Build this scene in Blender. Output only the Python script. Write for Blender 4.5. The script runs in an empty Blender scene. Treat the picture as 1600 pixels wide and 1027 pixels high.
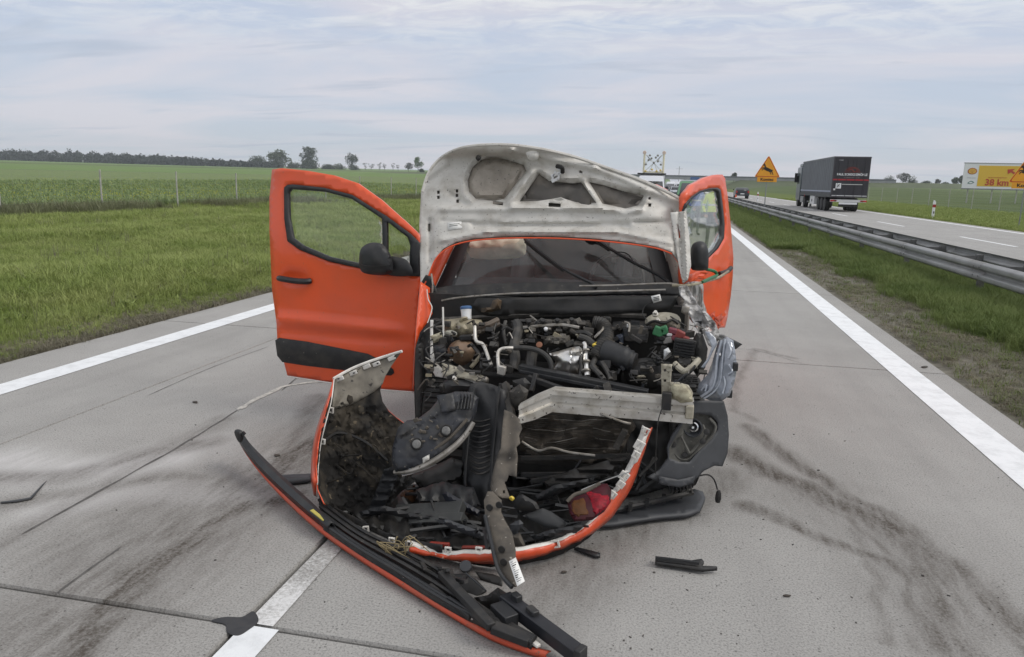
import bpy, bmesh, math, random
import numpy as np
from mathutils import Vector, Matrix, noise as mnoise
from mathutils.geometry import delaunay_2d_cdt
C = bpy.context.scene
col = C.collection
rnd = random.Random(7)
nrs = np.random.RandomState(11)

# ------------------------------------------------------------------ camera
F, CX, CY, CAMH = 1160.0, 800.0, 513.5, 1.68
RT = Matrix(((0.97706924, 0.06257975, -0.20351773),
             (0.21175573, -0.18569985, 0.95951815),
             (0.02225319, -0.98061172, -0.19469323)))
cam = bpy.data.objects.new('camera', bpy.data.cameras.new('camera')); col.objects.link(cam)
cam.data.sensor_width = 36.0; cam.data.lens = 36.0 * F / 1600.0
cam.data.clip_start = 0.05; cam.data.clip_end = 9000
M4 = Matrix.Identity(4)
for i in range(3):
    M4[i][0] = RT[i][0]; M4[i][1] = -RT[i][1]; M4[i][2] = -RT[i][2]
M4.translation = (0, 0, CAMH)
cam.matrix_world = M4
C.camera = cam
# ------------------------------------------------------------------ sky, sun, exposure
SUN_EL, SUN_AZ = math.radians(46), math.radians(98)      # azimuth from +Y towards +X
w = bpy.data.worlds.new('World'); C.world = w; w.use_nodes = True
nt = w.node_tree; N = nt.nodes; L = nt.links; N.clear()
def nd(t, **k):
    n = N.new(t)
    for a, b in k.items(): setattr(n, a, b)
    return n
out = nd('ShaderNodeOutputWorld'); bg = nd('ShaderNodeBackground'); bg.inputs[1].default_value = 0.1
L.new(bg.outputs[0], out.inputs[0])
sky = nd('ShaderNodeTexSky'); sky.sky_type = 'NISHITA'; sky.sun_disc = False
sky.sun_elevation = SUN_EL; sky.sun_rotation = SUN_AZ
tc = nd('ShaderNodeTexCoord'); sp = nd('ShaderNodeSeparateXYZ'); L.new(tc.outputs['Generated'], sp.inputs[0])
def wm(op, a, b=None, c=None, clamp=False):
    n = nd('ShaderNodeMath', operation=op); n.use_clamp = clamp
    for i, v in enumerate((a, b, c)):
        if v is None: continue
        if isinstance(v, (int, float)): n.inputs[i].default_value = v
        else: L.new(v, n.inputs[i])
    return n.outputs[0]
zc = wm('MAXIMUM', sp.outputs[2], 0.0)
zz = wm('ADD', zc, 0.09)
u = wm('DIVIDE', sp.outputs[0], zz); v = wm('DIVIDE', sp.outputs[1], zz)
def cloud(su, sv, scale, det, rough, dist, off=0.0):
    cb = nd('ShaderNodeCombineXYZ'); L.new(wm('MULTIPLY', u, su), cb.inputs[0]); L.new(wm('MULTIPLY', v, sv), cb.inputs[1]); cb.inputs[2].default_value = off
    t = nd('ShaderNodeTexNoise'); t.inputs['Scale'].default_value = scale; t.inputs['Detail'].default_value = det
    t.inputs['Roughness'].default_value = rough; t.inputs['Distortion'].default_value = dist
    L.new(cb.outputs[0], t.inputs['Vector']); return t.outputs[0]
def ramp(fac, stops):
    r = nd('ShaderNodeValToRGB'); L.new(fac, r.inputs[0])
    while len(r.color_ramp.elements) < len(stops): r.color_ramp.elements.new(0.5)
    for e, (p, c) in zip(r.color_ramp.elements, stops): e.position = p; e.color = (*c, 1)
    return r.outputs[0]
def wmix(fac, a, b, mode='MIX'):
    m = nd('ShaderNodeMix', data_type='RGBA', blend_type=mode)
    for i, vv in ((0, fac), (6, a), (7, b)):
        if isinstance(vv, (int, float)): m.inputs[i].default_value = vv
        elif isinstance(vv, tuple): m.inputs[i].default_value = (*vv, 1)
        else: L.new(vv, m.inputs[i])
    return m.outputs[2]
base = ramp(zc, [(0.0, (6.1, 6.6, 7.1)), (0.09, (5.6, 6.35, 7.5)), (0.2, (5.7, 6.4, 7.8)), (0.34, (6.9, 7.2, 7.9)), (1.0, (11.2, 11.4, 11.8))])
c1 = cloud(0.5, 0.85, 0.8, 5, 0.55, 0.6)
f1 = wm('MULTIPLY', wm('SUBTRACT', c1, 0.42), 5.5, clamp=True)
lay1 = wmix(wm('MULTIPLY', f1, 0.8), base, (7.5, 7.3, 7.9))
c2 = cloud(0.9, 1.5, 3.0, 9, 0.66, 0.8, 3.1)
hi = wm('MULTIPLY', wm('SUBTRACT', zc, 0.13), 9.0, clamp=True)
f2 = wm('MULTIPLY', wm('MULTIPLY', wm('SUBTRACT', c2, 0.43), 6.0, clamp=True), hi)
lay2 = wmix(wm('MULTIPLY', f2, 0.9), lay1, (8.9, 9.0, 9.0))
c3 = cloud(0.4, 1.3, 2.1, 6, 0.55, 0.5, 7.7)
f3 = wm('MULTIPLY', wm('SUBTRACT', c3, 0.57), 8.0, clamp=True)
lay3 = wmix(wm('MULTIPLY', f3, 0.62), lay2, (4.8, 5.4, 6.5))
dn = nd('ShaderNodeVectorMath', operation='DOT_PRODUCT'); L.new(tc.outputs['Generated'], dn.inputs[0]); dn.inputs[1].default_value = (math.sin(SUN_AZ) * math.cos(SUN_EL), math.cos(SUN_AZ) * math.cos(SUN_EL), math.sin(SUN_EL))
glow = wm('MULTIPLY', wm('POWER', wm('MAXIMUM', dn.outputs['Value'], 0.0), 5.0), wm('ADD', 0.35, wm('MULTIPLY', f2, 0.9)))
lay4 = wmix(1.0, lay3, wmix(glow, (0, 0, 0), (6.4, 6.0, 5.2)), 'ADD')
fin = wmix(0.92, sky.outputs[0], lay4)
L.new(fin, bg.inputs[0])
sun = bpy.data.objects.new('sun', bpy.data.lights.new('sun', 'SUN')); col.objects.link(sun)
sun.data.energy = 1.3; sun.data.angle = math.radians(20); sun.data.color = (1, 0.95, 0.88)
sd = Vector((math.sin(SUN_AZ) * math.cos(SUN_EL), math.cos(SUN_AZ) * math.cos(SUN_EL), math.sin(SUN_EL)))
sun.rotation_euler = sd.to_track_quat('Z', 'Y').to_euler()
C.view_settings.view_transform = 'Standard'; C.view_settings.look = 'None'
C.view_settings.exposure = 0.0; C.view_settings.gamma = 1.0; C.view_settings.use_curve_mapping = False
HAZE_DENSITY = 0.00022
C.cycles.max_bounces = 8; C.cycles.transparent_max_bounces = 16

# ------------------------------------------------------------------ helpers
def ray(px, py): return RT @ Vector(((px - CX) / F, (py - CY) / F, 1.0))
def P(px, py, Y):
    d = ray(px, py); t = Y / d.y
    return Vector((d.x * t, Y, CAMH + d.z * t))
def G(px, py, z=0.0):
    d = ray(px, py); t = (z - CAMH) / d.z
    return Vector((d.x * t, d.y * t, z))
def smooth_line(pts, n=6, closed=False):
    pts = [Vector(p) for p in pts]; m = len(pts); o = []
    for i in range(m if closed else m - 1):
        if closed: a, b, c, d = pts[i - 1], pts[i], pts[(i + 1) % m], pts[(i + 2) % m]
        else: a, b, c, d = pts[max(i - 1, 0)], pts[i], pts[i + 1], pts[min(i + 2, m - 1)]
        for k in range(n):
            t = k / n
            o.append(0.5 * ((2 * b) + (c - a) * t + (2 * a - 5 * b + 4 * c - d) * t * t + (3 * b - a - 3 * c + d) * t ** 3))
    if not closed: o.append(pts[-1])
    return o
class MB:
    def __init__(s): s.v = []; s.f = []; s.m = []
    def add(s, vs, fs, mi=0):
        b = len(s.v); s.v += [tuple(x) for x in vs]; s.f += [tuple(i + b for i in f) for f in fs]; s.m += [mi] * len(fs); return s
    def box(s, c, d, rot=None, mi=0):
        c = Vector(c); vs = []
        for z in (-.5, .5):
            for x, y in ((-.5, -.5), (.5, -.5), (.5, .5), (-.5, .5)):
                p = Vector((x * d[0], y * d[1], z * d[2]))
                if rot is not None: p = rot @ p
                vs.append(c + p)
        return s.add(vs, [(3, 2, 1, 0), (4, 5, 6, 7), (0, 1, 5, 4), (1, 2, 6, 5), (2, 3, 7, 6), (3, 0, 4, 7)], mi)
    def b2(s, lo, hi, mi=0):
        return s.box([(a + b) / 2 for a, b in zip(lo, hi)], [abs(b - a) for a, b in zip(lo, hi)], None, mi)
    def bar(s, a, b, wd, ht, up=(0, 0, 1), mi=0):
        a, b, up = Vector(a), Vector(b), Vector(up); d = b - a
        if d.length < 1e-6: return s
        y = d.normalized(); x = y.cross(up)
        if x.length < 1e-4: x = y.cross(Vector((1, 0, 0)))
        x.normalize(); z = x.cross(y)
        return s.box((a + b) / 2, (wd, d.length, ht), Matrix((x, y, z)).transposed(), mi)
    def tube(s, pts, r, n=7, caps=True, mi=0):
        pts = [Vector(p) for p in pts]; m = len(pts)
        rs = r if isinstance(r, (list, tuple)) else [r] * m
        vs = []; prev = None
        for i, p in enumerate(pts):
            t = (pts[min(i + 1, m - 1)] - pts[max(i - 1, 0)])
            t = t.normalized() if t.length > 1e-9 else Vector((0, 0, 1))
            if prev is None:
                x = t.orthogonal().normalized()
            else:
                x = prev - t * prev.dot(t); x = x.normalized() if x.length > 1e-6 else t.orthogonal().normalized()
            prev = x; y = t.cross(x)
            for k in range(n):
                a = 2 * math.pi * k / n; vs.append(p + (x * math.cos(a) + y * math.sin(a)) * rs[i])
        fs = [(i * n + k, i * n + (k + 1) % n, (i + 1) * n + (k + 1) % n, (i + 1) * n + k) for i in range(m - 1) for k in range(n)]
        if caps: fs += [tuple(range(n - 1, -1, -1)), tuple((m - 1) * n + k for k in range(n))]
        return s.add(vs, fs, mi)
    def lathe(s, c, ax, prof, n=20, mi=0):
        ax = Vector(ax).normalized(); x = ax.orthogonal().normalized(); y = ax.cross(x); c = Vector(c); vs = []
        for r, h in prof:
            for k in range(n):
                a = 2 * math.pi * k / n; vs.append(c + ax * h + (x * math.cos(a) + y * math.sin(a)) * r)
        m = len(prof)
        fs = [(i * n + k, i * n + (k + 1) % n, (i + 1) * n + (k + 1) % n, (i + 1) * n + k) for i in range(m - 1) for k in range(n)]
        fs += [tuple(range(n - 1, -1, -1)), tuple((m - 1) * n + k for k in range(n))]
        return s.add(vs, fs, mi)
    def grid(s, rows, mi=0):
        h, wd = len(rows), len(rows[0]); vs = [p for r in rows for p in r]
        return s.add(vs, [(i * wd + j, i * wd + j + 1, (i + 1) * wd + j + 1, (i + 1) * wd + j) for i in range(h - 1) for j in range(wd - 1)], mi)
    def prism(s, poly, vec, mi=0):
        n = len(poly); vec = Vector(vec); a = [Vector(p) for p in poly]
        return s.add(a + [p + vec for p in a], [tuple(range(n - 1, -1, -1)), tuple(range(n, 2 * n))] + [(i, (i + 1) % n, n + (i + 1) % n, n + i) for i in range(n)], mi)
    def join(s, o, mi=None):
        b = len(s.v); s.v += o.v; s.f += [tuple(i + b for i in f) for f in o.f]; s.m += o.m if mi is None else [mi] * len(o.f); return s
def world_loc(o):
    p = Vector((0, 0, 0))
    while o is not None: p = p + o.location; o = o.parent
    return p
def obj(name, mb, mats, parent=None, solid=0, bevel=0, smooth=True, sub=0, off=-1, moff=0, ang=35, origin=None, fixn=True):
    if not isinstance(mats, (list, tuple)): mats = [mats]
    vs = np.array(mb.v, dtype=float).reshape(-1, 3)
    if origin is not None: o0 = Vector(origin)
    elif parent is not None: o0 = world_loc(parent)
    else:
        lo, hi = vs.min(0), vs.max(0); o0 = Vector(((lo[0] + hi[0]) / 2, (lo[1] + hi[1]) / 2, lo[2]))
    me = bpy.data.meshes.new(name); me.from_pydata((vs - np.array(o0)).tolist(), [], mb.f)
    for m in mats: me.materials.append(m)
    if len(mats) > 1 and any(mb.m): me.polygons.foreach_set('material_index', mb.m)
    if fixn and not solid:
        bm = bmesh.new(); bm.from_mesh(me); bmesh.ops.recalc_face_normals(bm, faces=bm.faces); bm.to_mesh(me); bm.free()
    if smooth:
        me.shade_smooth()
        if ang: me.set_sharp_from_angle(angle=math.radians(ang))
    me.update()
    o = bpy.data.objects.new(name, me); col.objects.link(o)
    if parent is not None:
        o.parent = parent
        if origin is not None: o.location = o0 - world_loc(parent)
    else: o.location = o0
    if bevel:
        b = o.modifiers.new('bevel', 'BEVEL'); b.width = bevel; b.segments = 2; b.limit_method = 'ANGLE'; b.angle_limit = math.radians(40)
    if sub:
        q = o.modifiers.new('sub', 'SUBSURF'); q.levels = q.render_levels = sub
    if solid:
        q = o.modifiers.new('solid', 'SOLIDIFY'); q.thickness = solid; q.offset = off; q.material_offset = moff; q.material_offset_rim = moff
    return o
def tag(o, label=None, cat=None, group=None, kind=None):
    if label: o['label'] = label
    if cat: o['category'] = cat
    if group: o['group'] = group
    if kind: o['kind'] = kind
    return o
def thing(name, label, cat, loc=(0, 0, 0), rz=0, group=None):
    o = bpy.data.objects.new(name, None); col.objects.link(o); o.location = loc; o.rotation_euler = (0, 0, rz)
    o.empty_display_size = 0.2
    return tag(o, label, cat, group)
def dup(o, parent=None):
    kids = list(o.children); c = o.copy(); col.objects.link(c)
    if parent is not None: c.parent = parent
    for k in kids: dup(k, c)
    return c
def pip(x, y, poly):
    r = False; n = len(poly); j = n - 1
    for i in range(n):
        xi, yi = poly[i][0], poly[i][1]; xj, yj = poly[j][0], poly[j][1]
        if (yi > y) != (yj > y) and x < (xj - xi) * (y - yi) / (yj - yi) + xi: r = not r
        j = i
    return r
def dseg(px, py, ax, ay, bx, by):
    dx, dy = bx - ax, by - ay; q = dx * dx + dy * dy
    t = 0 if q == 0 else max(0, min(1, ((px - ax) * dx + (py - ay) * dy) / q))
    return math.hypot(px - ax - t * dx, py - ay - t * dy)
def dpoly(x, y, poly, closed=True):
    n = len(poly)
    return min(dseg(x, y, poly[i][0], poly[i][1], poly[(i + 1) % n][0], poly[(i + 1) % n][1]) for i in range(n if closed else n - 1))
def resample(poly, sp, closed=True):
    o = []; n = len(poly)
    for i in range(n if closed else n - 1):
        a, b = poly[i], poly[(i + 1) % n]; k = max(1, int(math.hypot(b[0] - a[0], b[1] - a[1]) / sp))
        for j in range(k): o.append((a[0] + (b[0] - a[0]) * j / k, a[1] + (b[1] - a[1]) * j / k))
    if not closed: o.append(tuple(poly[-1][:2]))
    return o
def cdt(outline, holes=(), sp=8, jit=0.1):
    loops = [resample(outline, sp)] + [resample(h, sp) for h in holes]
    pts = []; ed = []
    for lp in loops:
        b = len(pts); pts += [Vector(p) for p in lp]; ed += [(b + i, b + (i + 1) % len(lp)) for i in range(len(lp))]
    nb = len(pts)
    xs = [p[0] for p in outline]; ys = [p[1] for p in outline]
    y = min(ys); r = random.Random(3); row = 0
    while y < max(ys):
        x = min(xs) + (sp / 2 if row % 2 else 0)
        while x < max(xs):
            qx, qy = x + r.uniform(-jit, jit) * sp, y + r.uniform(-jit, jit) * sp
            if pip(qx, qy, outline) and not any(pip(qx, qy, h) for h in holes) and all(dpoly(qx, qy, lp) > sp * 0.45 for lp in loops): pts.append(Vector((qx, qy)))
            x += sp
        y += sp * 0.87; row += 1
    V_, E_, F_, ov, oe, of = delaunay_2d_cdt(pts, ed, [], 0, 1e-5)
    fs = []
    for f in F_:
        cx = sum(V_[i][0] for i in f) / len(f); cy = sum(V_[i][1] for i in f) / len(f)
        pa, pb, pc = (V_[i] for i in f[:3])
        if abs((pb - pa).cross(pc - pa)) < 0.02 * sp * sp: continue
        if pip(cx, cy, loops[0]) and not any(pip(cx, cy, h) for h in loops[1:]): fs.append(tuple(f))
    return V_, fs, loops
def S2(poly, n=4): return [(p[0], p[1]) for p in smooth_line([(a[0], a[1], 0) for a in poly], n, True)]
def sheet(outline, Yf, sp=8, holes=(), mb=None, mi=0):
    """thin sheet whose outline is read off the photo and whose depth Yf (metres along the road) is its own"""
    V_, fs, _ = cdt(outline, holes, sp)
    fn = Yf if callable(Yf) else (lambda x, y: Yf)
    vs = [P(p[0], p[1], fn(p[0], p[1])) for p in V_]
    out = []
    for f in fs:
        a, b, c = (vs[i] for i in f[:3]); nn = (b - a).cross(c - a)
        out.append(f if nn.dot(a - Vector((0, 0, CAMH))) < 0 else f[::-1])
    return (mb or MB()).add(vs, out, mi)
def pillow(outline, Y0, dep, sp=6, back=0.6, mb=None, mi=0, relief=None, power=0.5):
    """closed rounded body with the given front outline and real depth"""
    V_, fs, loops = cdt(outline, (), sp)
    fn = Y0 if callable(Y0) else (lambda x, y: Y0)
    lp = loops[0]; ds = [dpoly(p[0], p[1], lp) for p in V_]; dm = max(ds) or 1
    n = len(V_); fr = []; bk = []
    for p, d in zip(V_, ds):
        k = (d / dm) ** power if d > 0.05 else 0
        y = fn(p[0], p[1]); rl = relief(p[0], p[1]) if relief else 0
        fr.append(P(p[0], p[1], y - dep * k - rl)); bk.append(P(p[0], p[1], y + dep * back * k + 0.0004))
    m = mb or MB(); m.add(fr, fs, mi); m.add(bk, [f[::-1] for f in fs], mi)
    return m
def rpx(r, Y): return r / F * Y * 1.02
def ptube(pts, r, n=7, sm=5, mb=None, mi=0):
    v3 = [P(*p) for p in pts]
    if sm and len(v3) > 2: v3 = smooth_line(v3, sm)
    return (mb or MB()).tube(v3, rpx(r, pts[0][2]), n, True, mi)
def lin(a, va, b, vb): return lambda t: va + (vb - va) * (t - a) / (b - a)
def sstep(a, b, x):
    t = max(0, min(1, (x - a) / (b - a))); return t * t * (3 - 2 * t)
def nz(x, y, z=0.0): return mnoise.noise(Vector((x, y, z)))

# ------------------------------------------------------------------ materials
def new_mat(name):
    m = bpy.data.materials.new(name); m.use_nodes = True
    return m, m.node_tree, m.node_tree.nodes['Principled BSDF']
class NT:
    def __init__(s, t): s.t = t
    def n(s, typ, **k):
        x = s.t.nodes.new(typ)
        for a, b in k.items(): setattr(x, a, b)
        return x
    def put(s, sock, v):
        if isinstance(v, (int, float)): sock.default_value = v
        elif isinstance(v, (tuple, list)): sock.default_value = (*v, 1) if len(v) == 3 and sock.type == 'RGBA' else v
        else: s.t.links.new(v, sock)
    def m(s, op, a, b=None, clamp=False):
        x = s.n('ShaderNodeMath', operation=op); x.use_clamp = clamp; s.put(x.inputs[0], a)
        if b is not None: s.put(x.inputs[1], b)
        return x.outputs[0]
    def mix(s, f, a, b, mode='MIX'):
        x = s.n('ShaderNodeMix', data_type='RGBA', blend_type=mode); s.put(x.inputs[0], f); s.put(x.inputs[6], a); s.put(x.inputs[7], b); return x.outputs[2]
    def noise(s, vec, sc, det=3, ro=0.55, dist=0.0):
        x = s.n('ShaderNodeTexNoise'); s.put(x.inputs['Scale'], sc); s.put(x.inputs['Detail'], det); s.put(x.inputs['Roughness'], ro); s.put(x.inputs['Distortion'], dist)
        if vec is not None: s.put(x.inputs['Vector'], vec)
        return x.outputs[0]
    def ramp(s, f, lo, hi):
        x = s.n('ShaderNodeMapRange'); s.put(x.inputs[0], f); x.inputs[1].default_value = lo; x.inputs[2].default_value = hi; return x.outputs[0]
    def pos(s): return s.n('ShaderNodeNewGeometry').outputs['Position']
    def bump(s, h, st, d, b):
        x = s.n('ShaderNodeBump'); x.inputs['Strength'].default_value = st; x.inputs['Distance'].default_value = d; s.put(x.inputs['Height'], h); s.put(b.inputs['Normal'], x.outputs[0])
def mat(name, c, rough=0.5, metal=0.0, c2=None, sc=6.0, lo=0.4, hi=0.65, spk=None, spk_sc=60, spk_t=0.66, bmp=0.0, bsc=30, coat=0.0, spec=0.5, det=5, rvar=0.0):
    m, t, b = new_mat(name); q = NT(t); p = q.pos()
    cc = c
    if c2 is not None: cc = q.mix(q.ramp(q.noise(p, sc, det, 0.6, 0.3), lo, hi), c, c2)
    if spk is not None: cc = q.mix(q.ramp(q.noise(p, spk_sc, 2, 0.6), spk_t, spk_t + 0.05), cc, spk)
    q.put(b.inputs['Base Color'], cc)
    b.inputs['Metallic'].default_value = metal
    if rvar:
        q.put(b.inputs['Roughness'], q.m('ADD', rough - rvar / 2, q.m('MULTIPLY', q.noise(p, sc * 1.7, 4), rvar)))
    else: b.inputs['Roughness'].default_value = rough
    b.inputs['Coat Weight'].default_value = coat; b.inputs['Coat Roughness'].default_value = 0.08
    b.inputs['Specular IOR Level'].default_value = spec
    if bmp: q.bump(q.noise(p, bsc, 4), bmp, 0.004, b)
    return m
def glass_mat(name, tint=(0.9, 0.95, 0.93), ref=0.12, extra=0.0, dust=0.03):
    m, t, b = new_mat(name); q = NT(t); t.nodes.remove(b)
    tr = q.n('ShaderNodeBsdfTransparent'); q.put(tr.inputs[0], tint)
    gl = q.n('ShaderNodeBsdfGlossy'); gl.inputs['Roughness'].default_value = 0.02; q.put(gl.inputs[0], (1, 1, 1))
    fr = q.n('ShaderNodeFresnel'); fr.inputs[0].default_value = 1.35
    mx = q.n('ShaderNodeMixShader'); q.put(mx.inputs[0], q.m('ADD', q.m('MULTIPLY', fr.outputs[0], ref * 5), extra)); q.put(mx.inputs[1], tr.outputs[0]); q.put(mx.inputs[2], gl.outputs[0])
    df = q.n('ShaderNodeBsdfDiffuse'); q.put(df.inputs[0], (.5, .49, .47)); m2 = q.n('ShaderNodeMixShader'); q.put(m2.inputs[0], q.m('MULTIPLY', q.ramp(q.noise(q.pos(), 9, 5, .65), .25, .7), dust)); q.put(m2.inputs[1], mx.outputs[0]); q.put(m2.inputs[2], df.outputs[0])
    t.links.new(m2.outputs[0], t.nodes['Material Output'].inputs[0]); return m
ORANGE = mat('orange_paint', (0.80, 0.094, 0.020), 0.36, 0, (0.68, 0.092, 0.028), 3.5, 0.35, 0.75, spk=(0.42, 0.10, 0.05), spk_sc=55, spk_t=0.71, coat=0.35, rvar=0.25)
ORANGES = mat('scuffed_orange', (0.62, 0.072, 0.02), 0.45, 0, (0.40, 0.075, 0.035), 9, 0.42, 0.7, spk=(0.62, 0.42, 0.34), spk_sc=34, spk_t=0.70, coat=0.2, rvar=0.25)
FADED = mat('faded_orange', (0.55, 0.075, 0.03), 0.5, 0, (0.40, 0.09, 0.05), 9, 0.4, 0.7, spk=(0.18, 0.09, 0.06), spk_sc=45, spk_t=0.68)
PRIMER = mat('silver_primer', (0.58, 0.565, 0.53), 0.5, 0.08, (0.40, 0.375, 0.33), 9, 0.46, 0.76, spk=(0.16, 0.14, 0.12), spk_sc=75, spk_t=0.665)
PRIMERD = mat('dirty_primer', (0.26, 0.235, 0.205), 0.6, 0.1, (0.12, 0.105, 0.09), 5, 0.4, 0.7, spk=(0.07, 0.06, 0.05), spk_sc=60, spk_t=0.64)
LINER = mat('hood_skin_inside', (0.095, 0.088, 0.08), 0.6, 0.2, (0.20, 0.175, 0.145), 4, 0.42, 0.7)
WHITEFL = mat('white_flange', (0.66, 0.64, 0.60), 0.5, 0, (0.38, 0.34, 0.30), 12, 0.5, 0.75, spk=(0.12, 0.1, 0.09), spk_sc=90, spk_t=0.67)
BLACK = mat('black_plastic', (0.016, 0.017, 0.019), 0.48, 0, (0.04, 0.038, 0.036), 7, 0.5, 0.75, bmp=0.15, bsc=160)
BLACKD = mat('dusty_black', (0.015, 0.015, 0.016), 0.6, 0, (0.042, 0.038, 0.033), 9, 0.45, 0.7, spk=(0.12, 0.11, 0.095), spk_sc=55, spk_t=0.70, bmp=0.2, bsc=60)
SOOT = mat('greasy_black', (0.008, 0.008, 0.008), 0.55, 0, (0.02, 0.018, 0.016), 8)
GREYP = mat('grey_bumper_plastic', (0.050, 0.053, 0.059), 0.55, 0, (0.032, 0.034, 0.038), 6, 0.4, 0.7, spk=(0.1, 0.095, 0.09), spk_sc=70, spk_t=0.69, bmp=0.1, bsc=200)
BLUEG = mat('blue_grey_plastic', (0.020, 0.022, 0.028), 0.5, 0, (0.050, 0.047, 0.043), 10, 0.48, 0.7, spk=(0.15, 0.14, 0.12), spk_sc=60, spk_t=0.68, bmp=0.15, bsc=70)
DUSTP = mat('dusty_support', (0.105, 0.090, 0.072), 0.75, 0, (0.042, 0.037, 0.032), 8, 0.4, 0.7, spk=(0.27, 0.25, 0.22), spk_sc=50, spk_t=0.66, bmp=0.25, bsc=50)
ALU = mat('aluminium', (0.62, 0.60, 0.56), 0.42, 0.55, (0.36, 0.325, 0.27), 11, 0.44, 0.72, spk=(0.06, 0.05, 0.045), spk_sc=48, spk_t=0.655, rvar=0.2, bmp=.25, bsc=25)
SHIELD = mat('heat_shield', (0.75, 0.74, 0.72), 0.28, 0.9, (0.46, 0.38, 0.28), 12, 0.5, 0.75, bmp=0.35, bsc=40)
STEEL = mat('dull_steel', (0.36, 0.34, 0.31), 0.5, 0.6, (0.17, 0.15, 0.12), 16, 0.42, 0.72, spk=(0.05, 0.04, 0.03), spk_sc=60, spk_t=0.66)
BEIGEM = mat('primed_steel', (0.42, 0.39, 0.31), 0.5, 0.1, (0.2, 0.175, 0.13), 14, 0.45, 0.72, spk=(0.06, 0.05, 0.04), spk_sc=60, spk_t=0.65)
CRUMP = mat('torn_metal', (0.50, 0.49, 0.48), 0.45, 0.3, (0.11, 0.105, 0.10), 11, 0.45, 0.60, spk=(0.45, 0.08, 0.03), spk_sc=16, spk_t=0.66, bmp=0.15, bsc=30)
RUBBER = mat('rubber', (0.018, 0.018, 0.018), 0.7, 0, (0.05, 0.046, 0.042), 12, 0.5, 0.75)
HOSE = mat('rubber_hose', (0.030, 0.029, 0.028), 0.55, 0, (0.07, 0.064, 0.055), 14, 0.45, 0.7)
ENG = mat('engine_grey', (0.070, 0.064, 0.056), 0.6, 0.2, (0.028, 0.026, 0.023), 16, 0.4, 0.65, spk=(0.19, 0.17, 0.14), spk_sc=70, spk_t=0.68, bmp=0.3, bsc=60)
RES = mat('reservoir_plastic', (0.34, 0.30, 0.21), 0.45, 0, (0.15, 0.13, 0.095), 14, 0.45, 0.7, spk=(0.09, 0.075, 0.055), spk_sc=70, spk_t=0.66)
TANK = mat('coolant_tank', (0.30, 0.20, 0.13), 0.45, 0, (0.17, 0.12, 0.08), 14, 0.45, 0.72, spk=(0.09, 0.07, 0.05), spk_sc=80, spk_t=0.67)
WHITEP = mat('white_plastic', (0.68, 0.69, 0.70), 0.4, 0, (0.45, 0.44, 0.42), 25, 0.5, 0.8)
BLUEP = mat('blue_cap', (0.05, 0.12, 0.26), 0.4)
PAPER = mat('white_label', (0.78, 0.78, 0.76), 0.6)
INK = mat('label_ink', (0.05, 0.05, 0.05), 0.6)
YELL = mat('yellow_plastic', (0.62, 0.46, 0.06), 0.45)
REDP = mat('red_plastic', (0.21, 0.035, 0.03), 0.45)
PINKP = mat('pink_plastic', (0.17, 0.035, 0.05), 0.5)
GREENP = mat('green_plastic', (0.03, 0.15, 0.06), 0.45)
AIRBAG = mat('airbag_cloth', (0.86, 0.81, 0.66), 0.85, 0, (0.74, 0.69, 0.55), 12, bmp=0.4, bsc=18)
DASH = mat('dashboard', (0.030, 0.032, 0.038), 0.65)
CABIN = mat('cabin_trim', (0.05, 0.05, 0.05), 0.8)
SEAT = mat('seat_cloth', (0.06, 0.06, 0.065), 0.9)
GLASS = glass_mat('door_glass', (0.96, 0.98, 0.965), 0.1, 0.015)
WSCREEN = glass_mat('windscreen_glass', (0.88, 0.92, 0.91), 0.05, 0.03, 0.16)
DGLASS = mat('dark_glass', (0.012, 0.015, 0.018), 0.06, 0, spec=0.8)
LENS = mat('scratched_lens', (0.30, 0.32, 0.36), 0.2, 0.3, (0.15, 0.165, 0.19), 8, 0.4, 0.65, bmp=0.2, bsc=25, coat=0.5)
LENSE = mat('lens_edge', (0.40, 0.43, 0.48), 0.25, 0.1, (0.26, 0.28, 0.32), 20, coat=0.4)
CHROME = mat('reflector_chrome', (0.72, 0.72, 0.72), 0.15, 1.0)
TAILR = mat('tail_red', (0.27, 0.006, 0.018), 0.5, 0, (0.12, 0.004, 0.010), 40, spec=0.2, bmp=0.4, bsc=120)
TAILA = mat('tail_amber', (0.12, 0.045, 0.014), 0.55, 0, (0.06, 0.028, 0.012), 12, spec=0.15)
TAILD = mat('tail_dark', (0.06, 0.010, 0.016), 0.55, 0, (0.03, 0.010, 0.012), 12, spec=0.15)
GALV = mat('galvanised', (0.33, 0.335, 0.335), 0.5, 0.35, (0.25, 0.25, 0.245), 3, 0.35, 0.7, spk=(0.14, 0.13, 0.12), spk_sc=20, spk_t=0.69)
GALVD = mat('galvanised_dark', (0.16, 0.16, 0.16), 0.6, 0.3, (0.10, 0.10, 0.10), 8)
SIGNY = mat('sign_orange', (0.80, 0.36, 0.02), 0.45, 0, (0.74, 0.32, 0.02), 3)
SIGNK = mat('sign_black', (0.02, 0.015, 0.01), 0.5)
SIGNR = mat('sign_red', (0.50, 0.05, 0.015), 0.5)
SIGNW = mat('sign_white', (0.76, 0.77, 0.79), 0.5)
GREYPOLE = mat('grey_pole', (0.25, 0.26, 0.26), 0.5, 0.4)
TARP = mat('trailer_tarp', (0.105, 0.115, 0.135), 0.55, 0, (0.075, 0.082, 0.098), 1.2, 0.35, 0.7)
TRED = mat('trailer_red', (0.36, 0.02, 0.03), 0.5)
TDARK = mat('trailer_dark', (0.028, 0.027, 0.034), 0.5)
LOGOR = mat('logo_red', (0.22, 0.03, 0.02), 0.5)
TWHITE = mat('truck_white', (0.66, 0.66, 0.66), 0.5)
CABP = mat('cab_paint', (0.05, 0.065, 0.075), 0.35, coat=0.4)
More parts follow.
